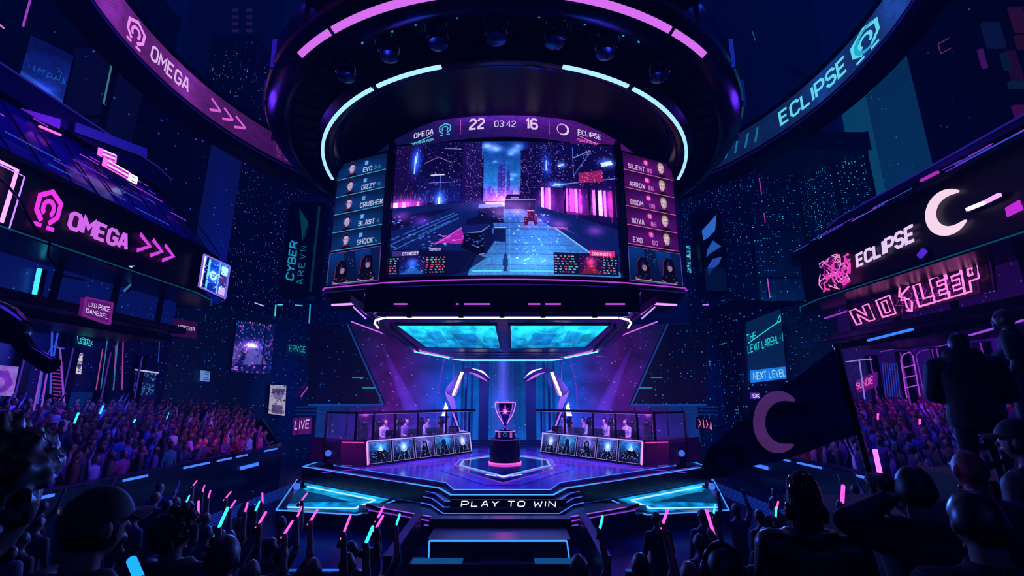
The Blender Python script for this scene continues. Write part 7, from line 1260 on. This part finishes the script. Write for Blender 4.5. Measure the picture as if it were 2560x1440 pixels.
for s_, sd in ((-1, 'OMEGA'), (1, 'ECLIPSE')):
    A, u, w, L, H, D = DESKS[s_]
    face = math.atan2(-w.y, -w.x)-PI/2; face += .25 if s_ < 0 else -.25
    for k, px in enumerate((957, 1010, 1064, 1114)):
        f = solve_px(lambda a: D(a, 1.35, 1.5), px if s_ < 0 else to_px(V((-PY(px, 1000, 20).x, 20, PY(px, 1000, 20).z)))[0], -1.5, L+1)/L; p = D(f*L, 1.35, 0); p.z = ZS-.02; wh = ('nearest the outer end', 'second from outer end', 'third from outer end', 'nearest the trophy')[k]
        o = bpy.data.objects.new('person', pm[k]); COL.objects.link(o); o.location = (p.x, p.y, ZS-.37+.0); o.rotation_euler = (0, 0, face); set_mats(o, [PSK, JP if (k == 1 and s_ < 0) else JW, TRO, HAIR if k else HAIRB, SHOE])
        o.location.z = ZS-.3; o.scale = (1.14,)*3; tag(o, 'seated player in %s jersey and headset at the %s desk, %s' % ('mauve' if (k == 1 and s_ < 0) else 'pale', sd, wh), 'person', 'players at the %s desk' % sd)
        R = Matrix.Rotation(face, 3, 'Z'); hb = MB(); hc = V((0, .12*.72+.02, 1.632))
        for q in (-1, 1): hb.ball(hc+V((q*.088, 0, 0)), (.022, .04, .045), 12, 8)
        hb.tube([hc+V((.09*math.cos(a), 0, .128*math.sin(a)+.005)) for a in np.linspace(0, PI, 11)], .012, 6); hb.tube([hc+V((.09, .02, -.03)), hc+V((.07, .1, -.06)), hc+V((.03, .12, -.065))], .006, 5)
        h = hb.build('headset', M('headset_blue', '101a3a', .3, .3), None, True); h.parent = o
        d_ = R@V((0, .08, 0)); place_chair((p.x+d_.x, p.y+d_.y, ZS+.24), face, 'black gaming chair behind the player %s of the %s desk' % (wh, sd))
    p = D(solve_px(lambda a: D(a, 1.4, 1.3), 922 if s_ < 0 else to_px(V((-PY(922, 1000, 20).x, 20, PY(922, 1000, 20).z)))[0], -2, L), 1.4, 0); place_chair((p.x, p.y, ZS+.24), face, 'empty black gaming chair at the outer end of the %s desk' % sd)
# ================================================================= people close to the camera
def hero(label, px, py, Y, face, floor, top=None, topm=None, arms=None, sleeve='long', hair='short', hairm=None, skin=None, turn=0.0, tilt=0.0, trm=None, vox=.011, belly=0.0, broad=1.0, group=None, hs_=1.0, wide=.0, bulk=0.0, hood=.042):
    hp = PY(px, py, Y); face -= math.atan2(hp.x-CAM.x, hp.y); sc = (hp.z-floor)/1.632; Rf = Matrix.Rotation(face, 3, 'Z'); base = V((hp.x, hp.y, floor)); hp_off = Rf@V((0, .02, 0))*sc; base -= V((hp_off.x, hp_off.y, 0)); loc = lambda p: (Rf.inverted()@(V(p)-base))/sc
    sk = skin or SKN; root = thing('person', label, 'person', base, group); root.rotation_euler = (0, 0, face); root.scale = (sc,)*3
    def put(nm, me, par=root):
        o = bpy.data.objects.new(nm, me); COL.objects.link(o); o.parent = par; return o
    A = {}
    for s_ in (-1, 1):
        a = (arms or {}).get(s_); A[s_] = tuple(V(q) for q in DN[s_]) if a is None else (tuple(V(q) for q in a[1:]) if a[0] == 'L' else tuple(loc(q) for q in a[1:]))
        if A[s_][0].x*s_ > 0 and a is None: A[s_] = tuple(V((q.x+s_*wide, q.y, q.z)) for q in A[s_])
    R = Matrix.Rotation(turn, 3, 'Z') @ Matrix.Rotation(tilt, 3, 'X'); c = V((0, .02, 1.632))
    mb = MB(); mb.loft(torso_rings(-.012, belly=belly), 20); cap2(mb, (0, -.01, 1.42), (0, .0, 1.57), .062, .054, 0); add_head(mb, c, R, hs_)
    lg = {s_: [V((s_*.09, 0, .9)), V((s_*.11, .03, .5)), V((s_*.115, -.01, .09))] for s_ in (-1, 1)}
    for s_ in (-1, 1):
        sh = V((s_*.185*broad, 0, 1.4)); e, w_ = A[s_]; limb(mb, [V((s_*.1, 0, 1.4)), sh, e, w_], [.06, .052, .04, .027], 0); d = (w_-e).normalized(); hand(mb, w_, d, (-s_, .25, 0) if abs(d.z) > .5 else (0, .3, -1), 1.0, 0, .55 if arms and arms.get(s_) else .3)
        limb(mb, lg[s_], [.085, .055, .038], 0); a = lg[s_][2]; cap2(mb, a+V((0, 0, -.045)), a+V((s_*.02, .15, -.06)), .038, .03, 0)
    put('body', fuse(mb, 'body', sk, vox, 3))
    tm = MB(); g = (.022 if top in ('jacket', 'hoodie') else .012)+bulk; tm.loft([r for r in torso_rings(g, belly=belly) if r[0][2] > (.83 if top != 'jacket' else .78)], 22)
    for s_ in (-1, 1):
        sh = V((s_*.185*broad, 0, 1.4)); e, w_ = A[s_]; limb(tm, [V((s_*.08, 0, 1.405)), sh, e if sleeve == 'long' else sh.lerp(e, .72)], [.078+g*.6, .068+g*.9, .052+g*.8 if sleeve == 'long' else .064], 0)
        if sleeve == 'long': limb(tm, [e, e.lerp(w_, .93)], [.05+g*.8, .038+g*.5], 0)
    if top == 'hoodie' or top == 'jacket':
        for k in range(10):
            a = PI*(1.05+.9*k/9)+PI*0; a2 = PI*(1.05+.9*(k+1)/9); cap2(tm, (.1*math.cos(a), .09*math.sin(a)-.0, 1.475), (.1*math.cos(a2), .09*math.sin(a2), 1.475+(hood-.042)*2.2), hood, hood, 0)
        cap2(tm, (-.1, .0, 1.47), (.1, .0, 1.47), .04, .04, 0) if False else None
    else: tm.sweep([(.058, .0), (.078, .0), (.075, .045), (.058, .05)], (0, .0, 1.465), n=20)
    put({'jacket': 'jacket', 'hoodie': 'hooded_top', 'polo': 'polo_shirt', 'shirt': 'plaid_shirt'}.get(top, 'top'), fuse(tm, 'top', topm or CM['black'], max(vox, .011), 4))
    pm_ = MB(); pm_.loft([((0, 0, .98), .168, .12+belly*.6), ((0, 0, .92), .182, .128+belly*.4), ((0, 0, .84), .17, .12)], 20)
    for s_ in (-1, 1): limb(pm_, [lg[s_][0]+V((0, 0, -.02)), lg[s_][1], lg[s_][2]+V((0, 0, .02))], [.104, .074, .06], 0)
    put('trousers', fuse(pm_, 'trousers', trm or TRO, .018, 3))
    for s_ in (-1, 1):
        a = lg[s_][2]; sm = MB(); cap2(sm, a+V((0, -.02, -.045)), a+V((s_*.02, .16, -.055)), .048, .04, 0); put('shoe', fuse(sm, 'shoe', SHOE, .014, 2))
    hm = hairm or HAIR
    if hair == 'short': put('hair', hair_shell(c, R, hs_, .012, CROP).mesh('hair', hm, True))
    elif hair == 'quiff': put('hair', hair_shell(c, R, hs_, .022, lambda d: d.z > .2+.35*max(0, d.y)-.8*max(0, -d.y), 80, 60, .012, 3).mesh('hair', hm, True))
    elif hair == 'curly': put('hair', hair_shell(c, R, hs_, .034, lambda d: d.z > .15+.4*max(0, d.y)-.7*max(0, -d.y), 90, 64, .024, 5).mesh('hair', hm, True))
    elif hair == 'long': put('hair', hair_shell(c, R, hs_, .024, lambda d: d.y < .45 and d.z > -.95, 40, 30).mesh('hair', hm, True))
    if hair in ('cap', 'capbrim'):
        put('hair', hair_shell(c, R, hs_, .006, lambda d: -.55 < d.z < .3 and d.y < .25).mesh('hair', hm, True)); f = head_fn(c, R, hs_); cm_ = hair_shell(c, R, hs_, .02, lambda d: d.z > .22).mesh('cap', M('cap_black', '07070b', .7), True); co = put('cap', cm_)
        br = MB(); n = 12; up_, lo_ = [], []
        for i in range(n+1):
            a = -1.15+2.3*i/n; r0 = V((.086*math.sin(a), .1*math.cos(a), .045)); r1 = V((.088*math.sin(a), .1*math.cos(a)+.08*math.cos(a*.9)**.6 if abs(a) < 1.5 else .1*math.cos(a), .025+.012*math.cos(a)-.012*abs(a)))
            up_ += [r0, r1]
        vs = [c+R@(q*hs_) for q in up_]; vs += [v-V((0, 0, .008)) for v in vs]; m_ = 2*(n+1); fs = []
        for i in range(n):
            fs += [(2*i, 2*i+1, 2*i+3, 2*i+2), (m_+2*i, m_+2*i+2, m_+2*i+3, m_+2*i+1), (2*i+1, m_+2*i+1, m_+2*i+3, 2*i+3), (2*i, 2*i+2, m_+2*i+2, m_+2*i)]
        b_ = put('brim', br.add(vs, fs).mesh('brim', M('cap_black', '07070b', .7)), co)
    return root, put, c, R, loc, base, sc
RISE = 1.45
tag(MB().b(1.2, 5.2, .55, 3.4, .3, RISE).build('standing_riser', M('riser_metal', '0a0a12', .5, .3), bevel=.01), 'low dark riser under the people on the ECLIPSE side', 'platform')
pf = thing('viewing_platform', 'raised dark viewing platform with a handrail under the two standing men', 'platform', (5, 4.8, 1.4)); MB().b(3.4, 8.4, 4.0, 5.7, .3, 2.54).build('deck', M('riser_metal', '0a0a12', .5, .3), pf); MB().b(4.9, 8.4, 4.75, 5.7, 2.54, 2.84).build('upper_step', M('riser_metal', '0a0a12', .5, .3), pf)
q0 = [PY(x, y, 4.1) for x, y in ((2455, 1120), (2500, 1098), (2600, 1080))]; MB().tube(q0, .03, 8).build('handrail', M('rail_red', '300a18', .3, .5), pf); MB().tube([q+V((0, 0, -.16)) for q in q0], .025, 8).build('mid_rail', M('rail_red', '300a18', .3, .5), pf); MB().tube([q0[1], V((q0[1].x, 4.1, 2.54))], .028, 8).build('rail_post', M('rail_red', '300a18', .3, .5), pf)
dk = M('coat_black', '08080d', .7, noise=(12, '0e0e16')); PLAID = bpy.data.materials.new('plaid'); PLAID.use_nodes = True
nt = PLAID.node_tree; b = nt.nodes['Principled BSDF']; tc = nt.nodes.new('ShaderNodeTexCoord'); s3 = nt.nodes.new('ShaderNodeSeparateXYZ'); nt.links.new(tc.outputs['Object'], s3.inputs[0]); b.inputs['Roughness'].default_value = .8
ln = None
for i, k in ((0, 11), (2, 11)):
    v = math_(nt, 'LESS_THAN', math_(nt, 'FRACT', math_(nt, 'MULTIPLY', s3.outputs[i], k)), .07); ln = v if ln is None else math_(nt, 'MAXIMUM', ln, v)
mx = nt.nodes.new('ShaderNodeMixRGB'); mx.inputs[1].default_value = (*hx('0a0a14'), 1); mx.inputs[2].default_value = (*hx('30305a'), 1); nt.links.new(ln, mx.inputs[0]); nt.links.new(mx.outputs[0], b.inputs['Base Color'])
hero('huge dark head of a curly-fringed person at the picture edge on the OMEGA side', -66, 1262, .84, -.55, terz(.82), 'hoodie', dk, hair='quiff', skin=SKN2, vox=.007)
capman = hero('person in a black baseball cap and pale-collared jacket, brim towards the stage', 238, 1318, 1.85, -1.05, terz(1.85), 'jacket', M('jacket_grey', '16181f', .75), hair='cap', vox=.008)
cl_, put, c, R, loc, base, sc = capman
lf = lambda a, b, d=0: c+R@V((a, -.108-d, b)); pt = Pic(40, 16, '1a1c2c'); pt.text('DVICOR', 5, 12, 6, '606890', .18, .8); pt.obj('cap_patch', lambda u_, v_: c+R@V((.092*math.sin(PI+.5-u_*.55), .112*math.cos(PI+.5-u_*.55), .062+.024*v_)), SCREEN_DIM, None).parent = [k for k in cl_.children if k.name.startswith('cap')][0]
hero('person with a bushy curly top of hair behind the cap wearer', 440, 1335, 3.2, -.55, terz(3.2), 'jacket', M('jacket_navy', '0c1230', .7), hair='curly')
hero('short-haired person low at the bottom edge between curly hair and light sticks', 556, 1400, 2.9, -.25, terz(2.9), 'top', M('top_rust', '2a1018', .7), hair='short')
hp_ = hero('person wearing big round headphones at the bottom edge beside the helmeted figure', 1808, 1425, 2.9, .0, terz(2.9), 'jacket', dk, hair='short')
cl_, put, c, R, loc, base, sc = hp_
mb = MB(); mb.tube([c+R@V((.098*math.cos(a), -.0, .135*math.sin(a)+.004)) for a in np.linspace(-.1, PI+.1, 15)], .014, 8)
for q in (-1, 1): mb.ball(c+R@V((q*.1, 0, -.012)), (.028, .05, .055), 14, 10, 0, R)
put('headphones', mb.mesh('headphones', M('phones_steel', '1a2034', .25, .6), True))
hm_ = hero('helmeted figure in a black jacket with a ring emblem on the back', 2012, 1258, 2.75, .12, RISE, 'jacket', M('leather_black', '07070c', .35), hair='none', broad=1.06)
rt, put, c, R, loc, base, sc = hm_
mb = MB(); mb.loft([(c+V((0, 0, z)), rx*.88, ry*.92) for z, rx, ry in ((-.15, .075, .085), (-.12, .085, .1), (-.06, .094, .112), (.02, .098, .118), (.08, .096, .115), (.12, .086, .103), (.15, .065, .08), (.167, .036, .045), (.172, .01, .012))], 32)
hl = put('helmet', mb.mesh('helmet', M('helmet_gloss', '0a0c14', .06, .6, spec=.9), True))
mb = MB().hexa([c+V(p) for p in ((-.055, -.114, -.1), (.055, -.114, -.1), (.06, -.119, .06), (-.06, -.119, .06))], [c+V(p) for p in ((-.05, -.124, -.095), (.05, -.124, -.095), (.055, -.129, .055), (-.055, -.129, .055))]); put('back_plate', mb.mesh('back_plate', M('helmet_plate', '0c1020', .12, .8)), hl)
for q in (-1, 1): put('ear_cup', MB().ball(c+V((q*.088, 0, -.05)), (.022, .045, .05), 14, 10).mesh('ear_cup', M('helmet_cup', '0a0a14', .2, .7), True), hl)
put('lamp_dome', MB().ball(c+V((0, -.1, .1)), (.022, .022, .022), 12, 8).mesh('lamp_dome', M('helmet_lamp', '101a38', .05, .8), True), hl)
put('neck_ring', MB().sweep([(.066, 0), (.085, 0), (.082, .03), (.066, .03)], c+V((0, -.01, -.185)), n=24).mesh('neck_ring', M('helmet_cup', '0a0a14', .2, .7), True), hl)
EMB = M('emblem_grey', '141426', .6, em='20203c', es=.45); bkf = lambda a, b, d=0: V((a, -.168-.03*(1.3-b if b < 1.3 else 0)-d+.35*a*a, b))
put('back_emblem', MB().strip(ring2(-.07, 1.27, .042, .014, 0, 2*PI, 16)+ring2(0.0, 1.26, .05, .018, 0, 2*PI, 18)+[[(.05, 1.24), (.12, 1.28), (.13, 1.25), (.06, 1.21)], [(.04, 1.2), (.09, 1.16), (.08, 1.2), (.05, 1.22)]], bkf).mesh('back_emblem', EMB))
# flag bearer
pole_lo, pole_hi = PY(2203, 1300, 2.75), PY(2090, 864, 3.2); pol = lambda t: pole_lo.lerp(pole_hi, t)
hA, hB = pol(.245), pol(.135)
fb = hero('person in a dark hooded top holding the flagpole with both raised hands', 2290, 1228, 2.65, .12, RISE, 'hoodie', M('hoodie_navy', '0c1024', .8), hair='short', hairm=M('hair_jet', '060508', .5), arms={-1: ('W', PY(2122, 1302, 2.6), hB+V((.015, -.07, -.03))), 1: ('W', PY(2262, 1250, 2.95), hA+V((.06, -.02, -.06)))}, vox=.008)
fp = thing('flag', 'large dark flag with a mauve crescent waved on a pole over the crowd', 'flag', pole_lo)
MB().tube([pole_lo, pole_hi], .016, 10).build('pole', M('pole_black', '0a0a12', .3, .5), fp); MB().ball(pole_hi, .022, 10, 8).build('finial', DARK, fp, True)
def topc(u): k = [(2091, 868), (2040, 905), (1985, 950), (1920, 992), (1860, 1045), (1808, 1090), (1772, 1118)]; t = u*(len(k)-1); i = min(int(t), len(k)-2); f = t-i; return k[i][0]*(1-f)+k[i+1][0]*f, k[i][1]*(1-f)+k[i+1][1]*f
def botc(u): k = [(2142, 1087), (2085, 1104), (2020, 1130), (1950, 1152), (1880, 1165), (1815, 1192), (1742, 1198)]; t = u*(len(k)-1); i = min(int(t), len(k)-2); f = t-i; return k[i][0]*(1-f)+k[i+1][0]*f, k[i][1]*(1-f)+k[i+1][1]*f
def fdepth(px, py): u = (2115-px)/370; tt = (py-864)/(1300-864); return 3.2-.45*tt*max(0, 1-u*1.3)+.1*u+.055*math.sin(px*.035+py*.012)*u+.03*math.sin(px*.08-py*.05)*u+.02*math.sin(px*.02+py*.09)
def fpt(px, py, off=0): return PY(px, py, fdepth(px, py)-off)
mb = MB(); nu, nv = 60, 24; vs = []
for i in range(nu+1):
    for j in range(nv+1):
        a, b = topc(i/nu), botc(i/nu); v = j/nv; vs.append(fpt(a[0]*(1-v)+b[0]*v, a[1]*(1-v)+b[1]*v))
mb.add(vs, [(i*(nv+1)+j, i*(nv+1)+j+1, (i+1)*(nv+1)+j+1, (i+1)*(nv+1)+j) for i in range(nu) for j in range(nv)])
mb.build('cloth', M('flag_cloth', '1a2258', .7, noise=(5, '242c70')), fp, True)
cres = []
for p in ring2(1945, 1055, 78, 38, -.78, -.78-4.65, 60, True, .8): cres.append(p)
mb = MB()
for p in cres:
    a, b, c2, d2 = [V(q) for q in p]
    for k in range(3):
        q = [a.lerp(d2, k/3), b.lerp(c2, k/3), b.lerp(c2, (k+1)/3), a.lerp(d2, (k+1)/3)]; mb.add([fpt(z.x, z.y, .008) for z in q], [(0, 1, 2, 3)])
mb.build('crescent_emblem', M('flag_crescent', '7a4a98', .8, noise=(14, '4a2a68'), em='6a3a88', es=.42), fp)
gs = thing('light_stick', 'large glowing pink light stick beside the flagpole hands', 'light stick', PY(2207, 1228, 3.0)); MB().tube([PY(2209, 1226, 3.0), PY(2187, 1124, 3.06)], .014, 10).build('glow_tube', E('stick_big_pink', 'ff70e0', 1.7), gs); MB().tube([PY(2213, 1246, 2.99), PY(2209, 1226, 3.0)], .016, 10).build('grip', BLACK, gs)
bs = thing('light_stick', 'bright blue light stick at the bottom edge beside the cap wearer', 'light stick', PY(345, 1450, 1.55)); MB().tube([PY(350, 1450, 1.55), PY(329, 1400, 1.6)], .014, 10).build('glow_tube', E('stick_blue', '1a9aff', 1.5), bs); MB().tube([PY(360, 1474, 1.53), PY(350, 1450, 1.55)], .015, 10).build('grip', BLACK, bs)
hero('person with a reddish lit shaved head below the standing hooded man', 2425, 1178, 3.0, .55, RISE, 'top', M('top_wine', '2a0c1a', .7), hair='none', skin=M('skin_red', '6a2a38', .5), vox=.009)
hero('person with slicked-back hair in a dark plaid shirt at the bottom corner', 2446, 1312, 1.98, .42, RISE, 'shirt', PLAID, hair='short', hairm=M('hair_slick', '140e14', .3), vox=.007)
hero('person in a black cap facing the stage at the ECLIPSE side picture edge', 2552, 1105, 3.25, 1.25, RISE, 'jacket', M('jacket_midnight', '0a0e20', .6), hair='cap', vox=.008)
jm = hero('tall person in a dark hooded jacket standing with back turned, arms forward', 2397, 862, 4.75, .05, 2.54, 'jacket', M('jacket_black', '0c0c14', .75, noise=(8, '12121c')), hair='short', broad=1.1, arms={-1: ('L', (-.27, .05, 1.13), (-.08, .25, 1.06)), 1: ('L', (.27, .05, 1.13), (.08, .25, 1.06))}, vox=.011, bulk=.028, hood=.066)
rt, put, c, R, loc, base, sc = jm
for k in range(3): put('back_patch', MB().strip([[(-.16+k*.11, 1.3), (-.07+k*.11, 1.3), (-.07+k*.11, 1.37), (-.16+k*.11, 1.37)]], lambda a, b, d=0: V((a, -.19+.9*a*a, b))).mesh('back_patch', M('patch_dark', '15151f', .7)))
hero('bald stout man in polo shirt standing on the platform with one arm bent', 2510, 798, 5.1, 1.5, 2.84, 'polo', M('polo_grey', '1c1a2a', .75), sleeve='short', hair='none', belly=.05, arms={1: ('L', (.31, -.12, 1.16), (.2, .06, 1.02))}, trm=M('shorts_dark', '14142a', .75), vox=.011)
# ================================================================= sky, haze in the air and lamps
w = bpy.data.worlds.new('night_sky'); SC.world = w; w.use_nodes = True; nt = w.node_tree; bg = nt.nodes['Background']
tc = nt.nodes.new('ShaderNodeTexCoord'); sp = nt.nodes.new('ShaderNodeSeparateXYZ'); nt.links.new(tc.outputs['Generated'], sp.inputs[0])
rp = nt.nodes.new('ShaderNodeValToRGB'); rp.color_ramp.elements[0].position = .0; rp.color_ramp.elements[0].color = (*hx('0a2a78'), 1); rp.color_ramp.elements[1].position = .75; rp.color_ramp.elements[1].color = (*hx('010106'), 1)
e = rp.color_ramp.elements.new(.3); e.color = (*hx('0a4a80'), 1); e = rp.color_ramp.elements.new(.5); e.color = (*hx('040c24'), 1)
nt.links.new(sp.outputs[2], rp.inputs[0]); nt.links.new(rp.outputs[0], bg.inputs[0]); bg.inputs[1].default_value = .65
va = nt.nodes.new('ShaderNodeVolumeAbsorption'); va.inputs['Density'].default_value = .012; va.inputs['Color'].default_value = (0, 0, 0, 1)
ve = nt.nodes.new('ShaderNodeEmission'); ve.inputs['Color'].default_value = (*hx('1440e0'), 1); ve.inputs['Strength'].default_value = .0008
ad = nt.nodes.new('ShaderNodeAddShader'); nt.links.new(va.outputs[0], ad.inputs[0]); nt.links.new(ve.outputs[0], ad.inputs[1]); nt.links.new(ad.outputs[0], nt.nodes['World Output'].inputs['Volume'])
lamp('AREA', (0, 17.5, 5.6), 1000, '7a50ff', 6, to=(0, 18, 1)); lamp('AREA', (0, 22.5, 5.6), 450, '4a7aff', 5, to=(0, 23, 1))
lamp('POINT', (0, 18.6, 3.0), 25, 'ff50d0', .2)
for sx in (-1, 1):
    lamp('AREA', (sx*4.6, 19.4, 4.9), 620, 'c8a0ff', 1.2, to=(sx*4.3, 22.6, 2.2))             # added lamp to brighten the players, no fixture there
    lamp('AREA', (sx*4.6, 13.5, 4.3), 520, '3a70ff', 1.2, to=(sx*1.5, 2, 3.0))                 # back light on the floor crowd
    lamp('SPOT', (sx*8.2, 24, 6.5), 2000, 'a848ff', .8, to=(sx*12.5, 17, 1.2), spot=62, blend=.8)                        # this spot and the next are added to brighten the stands
    lamp('SPOT', (sx*5.5, 15, 6.0), 900, '5a50ff', .8, to=(sx*13, 14, 1.2), spot=58, blend=.8)
    lamp('AREA', (sx*9.0, 9, 16), 1200, '4a2cff' if sx < 0 else '2a4cff', 5, to=(sx*13.5, 13, 10))  # added lamp that colours the eaves
    lamp('AREA', (sx*15.2, 17, 5.4), 260, '4a5aff' if sx < 0 else 'a030ff', 2, to=(sx*17.4, 18, 3.2))  # this lamp and the next are added to tint the side walls
    lamp('AREA', (sx*14.6, 11, 5.4), 260, '4a3aff' if sx < 0 else 'b030ff', 2, to=(sx*17.4, 12, 3.2))
    lamp('AREA', (sx*17, 34, 6), 5000, '2a50ff' if sx < 0 else '1a80ff', 8, to=(sx*20, 60, 14))   # added unseen uplight on the towers
    lamp('AREA', (sx*10.5, 30, 4.5), 500, '1a60ff', 4, to=(sx*12.5, 39, 4))
lamp('AREA', (26, 40, 8), 5000, '20b0d0', 8, to=(40, 66, 22))  # added teal lamp to brighten the far tower
for sx in (-1, 1):
    lamp('POINT', (sx*11.2, 15, 12.6), 260, '6a30ff', .5); lamp('AREA', (sx*9.5, 15.5, 3.2), 60, 'ff40c0', .8, to=(sx*7.0, 19.5, 1.5)); lamp('POINT', (sx*5.2, 14.6, 5.2), 130, 'a050ff', .3)  # added lamps: violet on the ring rim, pink on desk ends, purple under canopy
for sx in (-1, 1): lamp('SPOT', (sx*6.5, 19, 7.5), 700, 'c040ff', .6, to=(sx*14, 21, 2), spot=40, blend=.9)
lamp('AREA', (1.8, -2.5, 6.5), 26, '4050c0', 3, to=(2.4, 3, 3.2))  # this and the next: added unseen fill near the camera for front figures
lamp('AREA', (-1.5, -2.5, 6.0), 8, '4050c0', 3, to=(-1.2, 3, 2.8))
